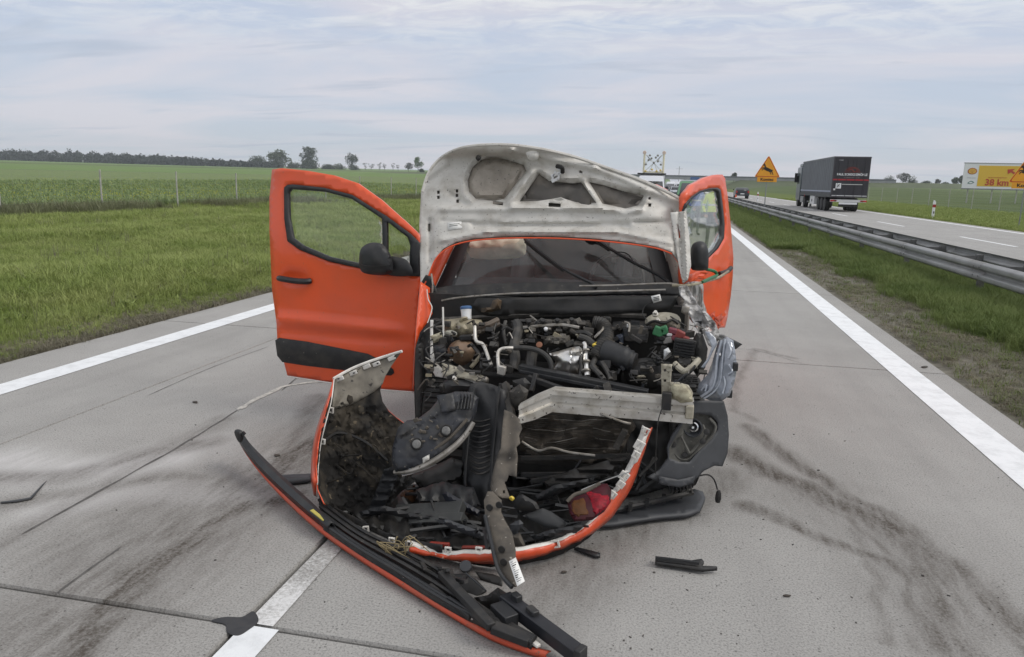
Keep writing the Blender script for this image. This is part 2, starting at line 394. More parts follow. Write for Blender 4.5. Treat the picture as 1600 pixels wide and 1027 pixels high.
REDL = mat('red_lamp', (0.5, 0.02, 0.02), 0.3)
AMBL = mat('amber_lamp', (0.6, 0.22, 0.02), 0.3)
VWHITE = mat('van_white', (0.72, 0.74, 0.78), 0.35, coat=0.4)
VGREEN = mat('car_green', (0.05, 0.20, 0.07), 0.35, coat=0.4)
VDARK = mat('car_dark', (0.03, 0.035, 0.042), 0.35, 0.2, coat=0.4)
VSILV = mat('car_silver', (0.40, 0.42, 0.45), 0.35, 0.4, coat=0.4)
VBLUE = mat('lorry_blue', (0.06, 0.11, 0.24), 0.45)
VYEL = mat('hivis_yellow', (0.62, 0.74, 0.06), 0.6, 0, (0.5, 0.62, 0.05), 10)
CONC = mat('bridge_concrete', (0.30, 0.31, 0.32), 0.85, 0, (0.24, 0.25, 0.26), 0.4)
CONER = mat('cone_orange', (0.62, 0.09, 0.03), 0.5)
POSTW = mat('weathered_post', (0.42, 0.42, 0.38), 0.7, 0, (0.3, 0.3, 0.27), 5)
WIRE = mat('fence_wire', (0.30, 0.31, 0.30), 0.6, 0.3)
BARK = mat('bark', (0.07, 0.06, 0.05), 0.9, 0, (0.045, 0.04, 0.034), 4)
def leaf_mat(name, a, b, sc=0.6):
    m, t, bs = new_mat(name); q = NT(t); p = q.pos()
    oi = q.n('ShaderNodeObjectInfo').outputs['Random']
    c = q.mix(q.ramp(q.noise(p, sc, 3), 0.3, 0.7), a, b)
    q.put(bs.inputs['Base Color'], c); bs.inputs['Roughness'].default_value = 0.7; bs.inputs['Specular IOR Level'].default_value = 0.25
    tr = q.n('ShaderNodeBsdfTranslucent'); q.put(tr.inputs[0], c)
    mx = q.n('ShaderNodeMixShader'); mx.inputs[0].default_value = 0.25; q.put(mx.inputs[1], bs.outputs[0]); q.put(mx.inputs[2], tr.outputs[0])
    t.links.new(mx.outputs[0], t.nodes['Material Output'].inputs[0]); return m
GRASSM = leaf_mat('grass_blades', (0.205, 0.27, 0.068), (0.33, 0.375, 0.135), 0.9)
GRASSR = leaf_mat('median_grass', (0.115, 0.165, 0.045), (0.18, 0.225, 0.075), 0.9)
DRYG = leaf_mat('dry_grass', (0.26, 0.235, 0.17), (0.16, 0.155, 0.11), 1.2)
CROPM = leaf_mat('rape_leaves', (0.185, 0.26, 0.11), (0.26, 0.325, 0.15), 0.4)
CROPY = leaf_mat('rape_flowers', (0.58, 0.56, 0.03), (0.5, 0.48, 0.03), 0.8)
WEEDM = leaf_mat('dry_weeds', (0.19, 0.19, 0.115), (0.15, 0.17, 0.085), 0.4)
LEAFA = leaf_mat('leaf_dark', (0.042, 0.062, 0.034), (0.075, 0.098, 0.045), 0.25)
LEAFB = leaf_mat('leaf_light', (0.075, 0.10, 0.045), (0.11, 0.14, 0.06), 0.25)
LEAFC = leaf_mat('leaf_spring', (0.09, 0.15, 0.05), (0.12, 0.18, 0.06), 0.25)
LEAFG = leaf_mat('leaf_grey', (0.10, 0.105, 0.085), (0.13, 0.13, 0.10), 0.25)
FORL = leaf_mat('forest_leaf', (0.038, 0.050, 0.040), (0.065, 0.078, 0.055), 0.03)

# --- road concrete with the dirt the wreck dragged over it and a dark patch by the wing
def ring(pxs): return [tuple(G(a, b))[:2] for a, b in pxs]
DARK_MARKS = [  # (polyline on the ground, half width m, strength)
    (ring([(1165, 665), (1230, 712), (1300, 762), (1380, 802), (1432, 848)]), 0.085, 0.8),
    (ring([(1140, 705), (1200, 738), (1270, 768), (1340, 800), (1410, 836)]), 0.13, 0.95),
    (ring([(1410, 836), (1450, 880), (1468, 940), (1475, 1010)]), 0.17, 0.7),
    (ring([(1400, 830), (1480, 878), (1540, 930), (1600, 985)]), 0.12, 0.75),
    (ring([(1165, 790), (1230, 816), (1300, 848), (1380, 876)]), 0.07, 0.75),
    (ring([(1380, 876), (1440, 905), (1500, 960)]), 0.10, 0.6),
    (ring([(470, 770), (380, 795), (340, 818), (300, 846)]), 0.10, 0.85),
    (ring([(300, 846), (226, 896), (188, 938), (151, 979), (124, 1027)]), 0.13, 0.95),
    (ring([(300, 846), (160, 900), (40, 1000)]), 0.24, 0.45),
    (ring([(500, 690), (455, 715), (425, 745)]), 0.16, 0.95),  # dark patch left of the wing corner
    (ring([(0, 745), (100, 745), (230, 710), (330, 690)]), 0.13, 0.6),
    (ring([(0, 790), (120, 770), (250, 745), (420, 755)]), 0.11, 0.5),
    (ring([(560, 830), (700, 900), (820, 960), (900, 900), (1000, 830)]), 0.2, 0.45),
    (ring([(820, 890), (900, 860), (1060, 800), (1140, 745)]), 0.16, 0.55),
    (ring([(60, 1000), (200, 900), (330, 800), (480, 700)]), 0.50, 0.55),
    (ring([(420, 760), (330, 760), (240, 790), (120, 860)]), 0.34, 0.42),
    (ring([(350, 655), (260, 700), (150, 765), (0, 850)]), 0.10, 0.45),
    (ring([(455, 705), (480, 650), (500, 620)]), 0.10, 0.6),  # upper end of the dark patch along the wing
    (ring([(1300, 780), (1400, 850), (1500, 960), (1540, 1027)]), 0.42, 0.33),
    (ring([(1330, 830), (1370, 900), (1380, 1000)]), 0.05, 0.5), (ring([(1500, 900), (1560, 970), (1590, 1027)]), 0.05, 0.55), (ring([(1250, 770), (1330, 815), (1400, 870), (1430, 950)]), 0.045, 0.6),
    (ring([(1180, 655), (1145, 640), (1150, 600), (1180, 545), (1240, 560)]), 0.05, 0.4),
]
STAIN_L = [(ring([(0, 720), (80, 735), (180, 733), (270, 712)]), 0.24, 0.6), (ring([(60, 800), (200, 775), (330, 770), (430, 770)]), 0.16, 0.45),
           (ring([(330, 690), (420, 750)]), 0.2, 0.3)]
def stain_mask(q, p2, lst, warp, amp):
    tot = None
    wv = q.n('ShaderNodeTexNoise'); wv.inputs['Scale'].default_value = warp; wv.inputs['Detail'].default_value = 4; q.put(wv.inputs['Vector'], p2)
    ad = q.n('ShaderNodeVectorMath', operation='MULTIPLY_ADD'); q.put(ad.inputs[0], wv.outputs['Color']); ad.inputs[1].default_value = (amp, amp, 0); q.put(ad.inputs[2], p2)
    sh = q.n('ShaderNodeVectorMath', operation='ADD'); q.put(sh.inputs[0], ad.outputs[0]); sh.inputs[1].default_value = (-amp / 2, -amp / 2, 0)
    pp = sh.outputs[0]
    for poly, wd, st in lst:
        dm = None
        for (ax, ay), (bx, by) in zip(poly[:-1], poly[1:]):
            s1 = q.n('ShaderNodeVectorMath', operation='SUBTRACT'); q.put(s1.inputs[0], pp); s1.inputs[1].default_value = (ax, ay, 0)
            ba = Vector((bx - ax, by - ay, 0)); l2 = max(ba.length_squared, 1e-6)
            d1 = q.n('ShaderNodeVectorMath', operation='DOT_PRODUCT'); q.put(d1.inputs[0], s1.outputs[0]); d1.inputs[1].default_value = ba / l2
            h = q.m('ADD', d1.outputs['Value'], 0.0, True)
            sc = q.n('ShaderNodeVectorMath', operation='SCALE'); sc.inputs[0].default_value = ba; q.put(sc.inputs['Scale'], h)
            s2 = q.n('ShaderNodeVectorMath', operation='DISTANCE'); q.put(s2.inputs[0], s1.outputs[0]); q.put(s2.inputs[1], sc.outputs[0])
            d = s2.outputs['Value']
            dm = d if dm is None else q.m('MINIMUM', dm, d)
        r = q.n('ShaderNodeMapRange', interpolation_type='SMOOTHSTEP'); q.put(r.inputs[0], dm); r.inputs[1].default_value = wd * 1.5; r.inputs[2].default_value = 0.0
        r.inputs[3].default_value = 0; r.inputs[4].default_value = st
        tot = r.outputs[0] if tot is None else q.m('MAXIMUM', tot, r.outputs[0])
    return tot
def dirt_group(name, dl, ll):
    grp = bpy.data.node_groups.new(name, 'ShaderNodeTree')
    grp.interface.new_socket('Dark', in_out='OUTPUT', socket_type='NodeSocketFloat'); grp.interface.new_socket('Light', in_out='OUTPUT', socket_type='NodeSocketFloat')
    q = NT(grp); go = q.n('NodeGroupOutput')
    fl = q.n('ShaderNodeVectorMath', operation='MULTIPLY'); q.put(fl.inputs[0], q.pos()); fl.inputs[1].default_value = (1, 1, 0)
    mp = q.n('ShaderNodeMapping'); q.put(mp.inputs[0], fl.outputs[0]); mp.inputs['Rotation'].default_value = (0, 0, 0.6 if 'left' in name else -0.9); mp.inputs['Scale'].default_value = (22, 5, 1)
    brk = q.ramp(q.noise(mp.outputs[0], 0.9, 6, 0.6), 0.22, 0.70)
    brk2 = q.ramp(q.noise(fl.outputs[0], 60, 4, 0.75), 0.15, 0.60)
    bm_ = q.m('ADD', 0.20, q.m('MULTIPLY', q.m('MULTIPLY', brk, brk2), 1.25))
    q.put(go.inputs[0], q.m('MULTIPLY', stain_mask(q, fl.outputs[0], dl, 3.0, 0.16), bm_, True))
    if ll: q.put(go.inputs[1], q.m('MULTIPLY', stain_mask(q, fl.outputs[0], ll, 2.0, 0.3), q.m('ADD', 0.45, q.m('MULTIPLY', brk, 0.75)), True))
    return grp
DIRT = {'L': dirt_group('road_marks_left', [t for t in DARK_MARKS if t[0][0][0] < -1.45], STAIN_L), 'R': dirt_group('road_dirt_right', [t for t in DARK_MARKS if t[0][0][0] >= -1.45], [])}
def road_mat(name, base=(0.293, 0.287, 0.279), paint=None, wear=0.0, dirt='R'):
    m, t, b = new_mat(name); q = NT(t); p = q.pos()
    big = q.noise(p, 0.8, 6, 0.62, 0.4); mid = q.noise(p, 5, 5, 0.65); fine = q.noise(p, 110, 3, 0.75)
    oi = q.n('ShaderNodeObjectInfo').outputs['Random']
    c = q.mix(q.ramp(big, 0.3, 0.7), tuple(x * 0.80 for x in base), tuple(x * 1.12 for x in base))
    c = q.mix(q.m('MULTIPLY', q.ramp(mid, 0.40, 0.75), 0.35), c, (0.22, 0.215, 0.21))
    c = q.mix(q.m('MULTIPLY', q.ramp(fine, 0.35, 0.72), 0.55), c, (0.52, 0.51, 0.48))
    c = q.mix(q.m('MULTIPLY', q.ramp(fine, 0.47, 0.28), 0.8), c, (0.11, 0.105, 0.1))
    vo = q.n('ShaderNodeTexVoronoi'); vo.inputs['Scale'].default_value = 38; q.put(vo.inputs['Vector'], p)
    spot = q.m('MULTIPLY', q.ramp(vo.outputs['Distance'], 0.22, 0.12), q.ramp(q.noise(p, 9, 2), 0.52, 0.6))
    c = q.mix(q.m('MULTIPLY', spot, 0.75), c, (0.07, 0.068, 0.066))
    mps = q.n('ShaderNodeMapping'); q.put(mps.inputs[0], p); mps.inputs['Scale'].default_value = (3.2, 0.12, 1)
    c = q.mix(q.m('MULTIPLY', q.ramp(q.noise(mps.outputs[0], 1.0, 4), 0.48, 0.75), 0.25), c, (0.17, 0.165, 0.16))
    c = q.mix(q.m('MULTIPLY', q.m('SUBTRACT', oi, 0.5), 0.16, True), c, (0.2, 0.2, 0.2))
    if paint is not None:
        wn = q.noise(p, 70, 4, 0.75); sx_ = q.n('ShaderNodeSeparateXYZ'); q.put(sx_.inputs[0], p); ysep = sx_.outputs[1]
        f = q.ramp(wn, 0.30 + wear * 0.40, 0.20 + wear * 0.40) if not wear else q.ramp(q.m('SUBTRACT', q.m('ADD', q.m('MULTIPLY', wn, 0.8), q.m('MULTIPLY', q.noise(p, 5, 4), 0.5)), q.m('MULTIPLY', q.ramp(ysep, 2.35, 3.1), 0.34)), 0.42, 0.66)
        pc = q.mix(q.ramp(q.noise(p, 6, 5, 0.7), 0.45, 0.8), paint, tuple(x * 0.74 for x in paint))
        c = q.mix(f, pc, c) if not wear else q.mix(f, c, pc)
    if dirt:
        g = q.n('ShaderNodeGroup'); g.node_tree = DIRT[dirt]
        c = q.mix(g.outputs[1], c, (0.56, 0.55, 0.55)); c = q.mix(q.m('MULTIPLY', g.outputs[0], 1.05, True), c, (0.074, 0.063, 0.053))
    q.put(b.inputs['Base Color'], c); b.inputs['Roughness'].default_value = 0.82; b.inputs['Specular IOR Level'].default_value = 0.3
    q.bump(q.m('ADD', fine, q.m('MULTIPLY', mid, 0.5)), 0.5, 0.006, b)
    return m
ROAD = road_mat('slab_concrete'); ROADL = road_mat('left_slab_concrete', dirt='L')
ROADF = road_mat('far_concrete', (0.315, 0.31, 0.305), dirt=False)
LINE = road_mat('edge_line_paint', paint=(0.78, 0.80, 0.82)); LINEL = road_mat('left_line_paint', paint=(0.74, 0.76, 0.78), dirt='L')
LINEW = road_mat('worn_line_paint', paint=(0.66, 0.66, 0.66), wear=1.0, dirt='L')
TAR = mat('joint_tar', (0.022, 0.023, 0.026), 0.6, 0, (0.036, 0.036, 0.038), 20)
CRACK = mat('crack_dirt', (0.07, 0.068, 0.065), 0.9, 0, (0.13, 0.125, 0.12), 20)
PATCH = mat('crack_filler', (0.55, 0.53, 0.48), 0.9, 0, (0.36, 0.35, 0.32), 30, 0.45, 0.6)
def ground_mat():
    m, t, b = new_mat('field_ground'); q = NT(t); p = q.pos(); s = q.n('ShaderNodeSeparateXYZ'); q.put(s.inputs[0], p)
    X, Y = s.outputs[0], s.outputs[1]
    dist = q.n('ShaderNodeVectorMath', operation='LENGTH'); q.put(dist.inputs[0], p)
    D = q.m('ADD', q.m('MULTIPLY', X, -0.8), q.m('MULTIPLY', Y, 0.42))
    D = q.m('ADD', D, q.m('MULTIPLY', q.noise(p, 0.02, 3), 14))
    near = q.mix(q.ramp(q.noise(p, 0.9, 6, 0.65), 0.35, 0.65), (0.155, 0.185, 0.058), (0.22, 0.24, 0.09))
    near = q.mix(q.m('MULTIPLY', q.ramp(q.noise(p, 14, 4, 0.7), 0.5, 0.7), 0.6), near, (0.055, 0.065, 0.025))
    crop = q.mix(q.ramp(q.noise(p, 1.3, 6, 0.7), 0.35, 0.65), (0.125, 0.17, 0.072), (0.19, 0.235, 0.105))
    lg = q.mix(q.ramp(q.noise(p, 0.03, 4), 0.3, 0.7), (0.135, 0.20, 0.072), (0.16, 0.225, 0.085))
    dk = q.mix(q.ramp(q.noise(p, 0.02, 4), 0.3, 0.7), (0.10, 0.135, 0.055), (0.125, 0.16, 0.065))
    stepn = lambda v, a, bb: q.ramp(v, a, bb)
    c = q.mix(stepn(q.m('MULTIPLY', X, -1.0), 21.6, 23.0), near, crop)
    c = q.mix(stepn(D, 175, 178), c, lg); c = q.mix(stepn(D, 400, 408), c, dk); c = q.mix(stepn(D, 560, 575), c, lg)
    rg = q.mix(q.ramp(q.noise(p, 0.05, 5), 0.35, 0.65), (0.105, 0.135, 0.052), (0.075, 0.105, 0.042))
    rn = q.mix(q.ramp(q.noise(p, 0.6, 5, 0.65), 0.35, 0.65), (0.095, 0.13, 0.035), (0.135, 0.165, 0.05))
    c = q.mix(stepn(X, 15.0, 15.5), c, rn); c = q.mix(stepn(X, 24.0, 28.0), c, rg)
    rb = q.mix(q.ramp(q.noise(p, 0.012, 3), 0.45, 0.55), (0.09, 0.125, 0.05), (0.13, 0.17, 0.065)); c = q.mix(stepn(X, 90, 110), c, rb)
    med = q.mix(q.ramp(q.noise(p, 7, 6, 0.7), 0.35, 0.65), (0.05, 0.065, 0.02), (0.085, 0.1, 0.03))
    mf = q.m('MULTIPLY', stepn(X, 2.5, 2.6), stepn(X, 6.6, 6.4)); c = q.mix(mf, c, med)
    soil = q.mix(q.ramp(q.noise(p, 11, 6, 0.7), 0.35, 0.65), (0.23, 0.215, 0.18), (0.13, 0.125, 0.105))
    wx = q.m('ADD', X, q.m('MULTIPLY', q.m('SUBTRACT', q.noise(p, 1.1, 4), 0.5), 1.1))
    sf = q.m('MULTIPLY', stepn(X, 2.45, 2.5), stepn(wx, 4.2, 3.5)); c = q.mix(sf, c, soil)
    sf2 = q.m('MULTIPLY', stepn(X, -5.6, -5.65), stepn(wx, -6.5, -6.15))
    sl = q.m('MULTIPLY', q.m('LESS_THAN', X, -5.3), stepn(wx, -6.2, -5.85)); c = q.mix(sl, c, (0.16, 0.145, 0.115))
    q.put(b.inputs['Base Color'], c); b.inputs['Roughness'].default_value = 0.95; b.inputs['Specular IOR Level'].default_value = 0.1
    q.bump(q.m('ADD', q.noise(p, 18, 5, 0.7), q.noise(p, 2, 3)), 0.6, 0.05, b)
    return m
GROUND = ground_mat()

# ------------------------------------------------------------------ the setting
def zt(x, y):
    r = math.hypot(x, y)
    s = 0.012 if x < 4 else 0.0075
    return s * max(0, r - 60) * sstep(16, 60, abs(x - 4.5))
g = MB()
xs = sorted(set([-5.6, 2.55, 6.4, 14.9] + list(np.linspace(-24, 30, 37)) + [sgn * 30 * 1.16 ** k for k in range(34) for sgn in (-1, 1)]))
ys = sorted(set(list(np.linspace(-12, 60, 41)) + [-12 - 30 * 1.5 ** k for k in range(8)] + [60 * 1.13 ** k for k in range(1, 36)]))
def gz(x, y):
    z = zt(x, y)
    if -5.6 <= x <= 2.55 or 6.4 <= x <= 14.9: return z - 0.06
    if x < -6 and abs(y) < 200: z += 0.10 * sstep(-6, -9, x) * (1 + 0.6 * nz(x * 0.25, y * 0.12)) + 0.0
    if -6.0 <= x or x > 0: z += 0
    if 2.6 < x < 6.4: z += -0.02 + 0.04 * nz(x, y * 0.3)
    return z - 0.012
g.grid([[(x, y, gz(x, y)) for x in xs] for y in ys])
tag(obj('ground', g, GROUND, origin=(0, 0, 0), fixn=False), kind='structure')
# concrete slabs of the near carriageway, one object per slab
ground_root = bpy.data.objects.new('carriageway', None); col.objects.link(ground_root); tag(ground_root, kind='structure')
colx = [(-5.72, -4.018), (-4.008, -1.528), (-1.508, 2.585)]
def slab_mesh(x0, x1, y0, y1):
    m = MB(); b = 0.006
    m.add([(x0, y0, -0.012), (x1, y0, -0.012), (x1, y1, -0.012), (x0, y1, -0.012), (x0 + b, y0 + b, 0), (x1 - b, y0 + b, 0), (x1 - b, y1 - b, 0), (x0 + b, y1 - b, 0),
           (x0, y0, -0.2), (x1, y0, -0.2), (x1, y1, -0.2), (x0, y1, -0.2)],
          [(4, 5, 6, 7), (0, 1, 5, 4), (1, 2, 6, 5), (2, 3, 7, 6), (3, 0, 4, 7), (8, 9, 1, 0), (9, 10, 2, 1), (10, 11, 3, 2), (11, 8, 0, 3)])
    return m
for k in range(-2, 7):
    y0 = 2.29 + 5.15 * k
    for ci, (x0, x1) in enumerate(colx):
        o = obj('slab', slab_mesh(x0, x1, y0 + 0.010, y0 + 5.15 - 0.010), ROAD if ci == 2 else ROADL, ground_root, smooth=False, fixn=False)
yfar = 2.29 + 5.15 * 7
f = MB(); f.b2((-5.72, yfar, -0.2), (2.585, 900, 0.0)); obj('far_pavement', f, ROAD, ground_root, smooth=False)
f = MB(); f.b2((-5.70, -8, -0.22), (2.57, yfar, -0.035)); obj('joint_bed', f, TAR, ground_root, smooth=False)
f = MB(); f.b2((-5.72, -60, -0.2), (2.585, 2.29 - 10.32, 0.0)); obj('far_pavement', f, ROAD, ground_root, smooth=False)
def flat(poly, z): m = MB(); m.add([(x, y, z) for x, y in poly], [tuple(range(len(poly)))]); return m
fr = MB(); fr.b2((6.4, -60, -0.2), (14.9, 900, 0.0)); tag(obj('opposite_carriageway', fr, ROADF, smooth=False), kind='structure')
for nm, x0, x1, mt in (('edge_line', -5.16, -4.91, LINEL), ('edge_line', 2.07, 2.345, LINE), ('edge_line', 14.15, 14.38, LINE), ('edge_line', 6.95, 7.18, LINE)):
    tag(obj(nm, flat([(x0, -20), (x1, -20), (x1, 700), (x0, 700)], 0.004), mt, fixn=False), kind='structure')
dash = flat([(-1.50, -1.0), (-1.35, -1.0), (-1.355, 2.285), (-1.50, 2.285)], 0.004)
tag(obj('lane_dash', dash, LINEL, fixn=False), kind='structure')
tag(obj('worn_lane_dash', flat([(-1.497, 2.30), (-1.388, 2.30), (-1.40, 3.12), (-1.497, 3.12)], 0.004), LINEW, fixn=False), kind='structure')
for y0 in (14, 26, 38, 50, 62, 74, 98, 122): tag(obj('lane_dash', flat([(-1.50, y0), (-1.36, y0), (-1.36, y0 + 4), (-1.50, y0 + 4)], 0.004), LINE, fixn=False), kind='structure')
for k in range(-1, 14):
    y0 = 26.3 + 12 * k; tag(obj('lane_dash', flat([(10.54, y0), (10.68, y0), (10.68, y0 + 4.8), (10.54, y0 + 4.8)], 0.004), LINE, fixn=False), kind='structure')
def crack(pts, wd, mt, name='crack', z=0.003, rough=0.6):
    p2 = [G(*p) for p in pts]; p2 = smooth_line(p2, 10); a = []; b = []
    for i, p in enumerate(p2):
        t = (p2[min(i + 1, len(p2) - 1)] - p2[max(i - 1, 0)]).normalized(); nrm = Vector((-t.y, t.x, 0))
        j = nz(p.x * 6, p.y * 6) * wd * rough; k = wd * (0.55 + 0.45 * nz(p.x * 9, p.y * 9, 4)) * min(1, (i + 0.5) * 0.4, (len(p2) - i - 0.5) * 0.4)
        a.append(Vector((p.x, p.y, z)) + nrm * (k + j)); b.append(Vector((p.x, p.y, z)) + nrm * (-k + j))
    m = MB(); m.grid([a, b]); return tag(obj(name, m, mt, fixn=False), kind='structure')
crack([(34, 836), (110, 793), (200, 743), (290, 692), (350, 655), (372, 641)], 0.011, CRACK)
crack([(88, 928), (140, 890), (190, 855)], 0.010, CRACK)
crack([(372, 641), (395, 628), (440, 606), (470, 600), (520, 598), (640, 614)], 0.035, PATCH, 'crack_filler', 0.0035, 1.0)
crack([(440, 611), (465, 590), (480, 578)], 0.012, CRACK)
crack([(228, 620), (330, 575), (425, 540)], 0.005, CRACK)
crack([(1135, 545), (1180, 548), (1260, 570)], 0.005, CRACK)
for z0, blob in ((0.006, [(330, 972), (352, 966), (378, 966), (396, 957), (404, 972), (390, 985), (372, 995), (355, 990), (352, 978)]),):
    pb = [G(*p) for p in S2(blob, 4)]; m = MB(); m.prism([(p.x, p.y, 0.0005) for p in pb], (0, 0, z0)); tag(obj('tar_patch', m, TAR, bevel=0.002), kind='structure')
# ------------------------------------------------------------------ the wrecked car
CXW = -0.72
car = thing('wrecked_van', 'crashed orange van with raised crumpled bonnet, both front doors open and engine bay torn open', 'van', (CXW, 4.6, 0))
def part(name, mb, mats, parent=None, **k): return obj(name, mb, mats, parent or car, **k)
# --- body shell: sills, pillars, roof, cargo box with bulkhead
sh = MB()
def section(y, wid, zb, ztp, rr=0.14, tum=0.07):
    h = wid / 2; pts = []
    for x, z in ((-h, zb), (-h, zb + 0.35), (-h + 0.01, 0.95), (-h + tum, ztp - rr), (-h + tum + rr * 0.35, ztp - rr * 0.3), (-h + tum + rr, ztp), (0, ztp + 0.025)): pts.append(Vector((CXW - 0.10 + x, y, z)))
    return pts + [Vector((2 * (CXW - 0.10) - p.x, p.y, p.z)) for p in reversed(pts[:-1])]
secs = [section(y, wd, zb, z, r) for y, wd, zb, z, r in ((5.75, 1.70, .30, 1.655, .16), (6.3, 1.74, .30, 1.68, .16), (7.2, 1.74, .30, 1.68, .15), (7.72, 1.70, .32, 1.64, .15), (7.8, 1.60, .40, 1.58, .15))]
sh.grid(secs); n_ = len(secs[0])
b0 = len(sh.v); sh.add(secs[-1], [tuple(range(n_))]); sh.add(secs[0], [tuple(range(n_))])
for i in range(len(secs) - 1): sh.add([secs[i][0], secs[i][-1], secs[i + 1][-1], secs[i + 1][0]], [(0, 1, 2, 3)])
rf = []
for y, wd, z in ((5.36, 1.16, 1.605), (5.5, 1.26, 1.64), (5.78, 1.34, 1.665)):
    rf.append([Vector((CXW - 0.10 + wd / 2 * t, y, z - 0.05 * t * t)) for t in (-1, -.8, -.4, 0, .4, .8, 1)])
sh.grid(rf); sh.grid([[p + Vector((0, 0, -.035)) for p in r] for r in rf])
body = part('body', sh, ORANGE, ang=50)
for s in (-1, 1):
    pl = MB()
    pl.tube(smooth_line([(CXW + s * .83, 4.56, .96), (CXW + s * .74 - .03, 4.95, 1.30), (CXW + s * .62 - .08, 5.36, 1.60), (CXW - .1 + s * .64, 5.8, 1.62)], 6), [.05] * 18 + [.045], 8)
    pl.b2((CXW + s * .80 - .05, 4.5, .28), (CXW + s * .80 + .05, 5.8, .42))
    pl.b2((CXW + s * .82 - .03, 4.5, .42), (CXW + s * .82 + .03, 4.62, 1.0))
    part('pillar_frame', pl, ORANGE if s < 0 else PRIMERD, bevel=.01)
fl_ = MB(); fl_.b2((CXW - .84, 4.5, .22), (CXW + .84, 7.7, .29)); fl_.b2((CXW - .95, 5.68, .3), (CXW + .76, 5.72, 1.61)); fl_.b2((CXW - .8, 4.56, .2), (CXW + .8, 4.62, .93))
part('floor_pan', fl_, CABIN)
for s in (-1, 1):
    st = MB(); xx = CXW + s * .38
    st.b2((xx - .24, 5.0, .35), (xx + .24, 5.45, .55)); st.bar((xx, 5.42, .55), (xx, 5.62, 1.12), .46, .12, (1, 0, 0)); st.b2((xx - .12, 5.58, 1.14), (xx + .12, 5.68, 1.34))
    part('seat', st, SEAT, bevel=.05)
ds = MB()
rows = []
for z, y, zz_ in ((0, 4.66, .95), (1, 4.9, .985), (2, 5.02, 1.0), (3, 5.08, .96), (4, 5.1, .75)):
    rows.append([Vector((CXW + .8 * t, y, zz_ + .03 * (1 - t * t) * (z > 0))) for t in np.linspace(-1, 1, 13)])
ds.grid(rows); part('dashboard', ds, DASH)
sw = MB(); cc_ = Vector((CXW + .36, 5.16, 1.03)); sw.tube([cc_ + Vector((math.cos(a) * .18, math.sin(a) * .08, math.sin(a) * .16)) for a in np.linspace(0, 2 * math.pi, 25)], .015, 6); sw.bar(cc_ - Vector((.17, 0, 0)), cc_ + Vector((.17, 0, 0)), .04, .03); part('steering_wheel', sw, BLACK)
part('airbag', pillow(S2([(736, 402), (728, 386), (738, 374), (770, 366), (800, 367), (819, 374), (822, 393), (813, 402), (780, 405), (752, 405)], 4), 4.98, .07, 5, relief=lambda x, y: .022 * nz(x * .07, y * .12) + .012 * nz(x * .2, y * .25)), AIRBAG, ang=None)
part('airbag', pillow(S2([(700, 404), (702, 380), (712, 366), (735, 362), (746, 372), (742, 388), (728, 402)], 4), 5.2, .06, 6), AIRBAG)
part('pale_panel', sheet([(952, 372), (1010, 380), (1046, 392), (1048, 408), (1000, 412), (956, 410)], lambda x, y: 5.40, 10), mat('pale_fill', (.42, .43, .42), .8, 0, (.33, .34, .33), 4), solid=.01)  # added pale panel standing in for a bright patch behind the windscreen
part('pale_panel', sheet([(688, 412), (692, 392), (706, 372), (742, 364), (742, 402), (716, 414)], lambda x, y: 5.16, 10), bpy.data.materials['pale_fill'], solid=.01)  # second added panel, pale in place of the bright patch at left
part('seat_belt', MB().bar(P(966, 340, 5.45), P(973, 398, 5.42), .05, .004, (0, 1, 0)), WHITEP)
# --- windscreen with cowl and wipers
wr = []
for i in range(9):
    t = i / 8; row = []
    for j in range(15):
        s_ = -1 + 2 * j / 14; hw = .80 - .20 * t
        row.append(Vector((CXW - .08 * t + hw * s_, 4.60 + .76 * t + .10 * s_ * s_ * (1 - .4 * t) - .06, .955 + .645 * t - .02 * s_ * s_)))
    wr.append(row)
ws_ = part('windscreen', MB().grid(wr), WSCREEN, ang=None)
for jj in ((0, 1), (13, 14)):
    wb = MB(); wb.grid([[r[jj[0]] + Vector((0, -.012, .010)), r[jj[1]] + Vector((0, -.012, .010))] for r in wr])
    part('windscreen_border', wb, BLACK)
def wy(x, y): return 4.50 + (450 - y) * .0052 + abs(x - 872) ** 2 * 2.5e-6
cw = sheet([(672, 452), (700, 447), (760, 443), (860, 441), (960, 441), (1045, 443), (1066, 448), (1064, 461), (1040, 459), (960, 459), (880, 461), (800, 462), (740, 464), (715, 468), (700, 474), (674, 474)],
           lambda x, y: 4.50 - (y - 441) * .0030 + .006 * math.sin(x * .35) * sstep(448, 458, y), 6)
part('cowl_panel', cw, BLACKD, solid=.02)
part('cowl_edge', ptube([(690, 470, 4.40), (720, 465, 4.40), (800, 459, 4.40), (880, 457, 4.40), (960, 455, 4.40), (1040, 453, 4.42)], 1.6), STEEL)
part('cowl_edge', ptube([(905, 447, 4.42), (960, 446, 4.42), (1040, 443, 4.43), (1062, 446, 4.43)], 1.4), STEEL)
def wiper(pts, name='wiper'):
    m = ptube([(a, b, wy(a, b) - .05) for a, b in pts], 2.6, 6, 4)
    w_ = part(name, m, BLACK)
    bl = ptube([(a, b + 4, wy(a, b) - .03) for a, b in pts[:3]], 1.5, 5, 4); part('wiper_blade', bl, RUBBER, w_)
    return w_
wiper([(820, 374), (848, 397), (880, 420), (912, 437), (925, 443), (931, 450)])
wiper([(916, 374), (936, 378), (952, 388), (985, 408), (1028, 430), (1050, 446), (1060, 458)])
part('washer_hose', ptube([(964, 394, 4.72), (976, 395, 4.72), (984, 400, 4.7), (988, 407, 4.66)], .9), RUBBER)
part('wiper_motor_cover', pillow(S2([(915, 378), (914, 372), (930, 371), (934, 379), (925, 383)]), 4.85, .03, 4), BLACK)
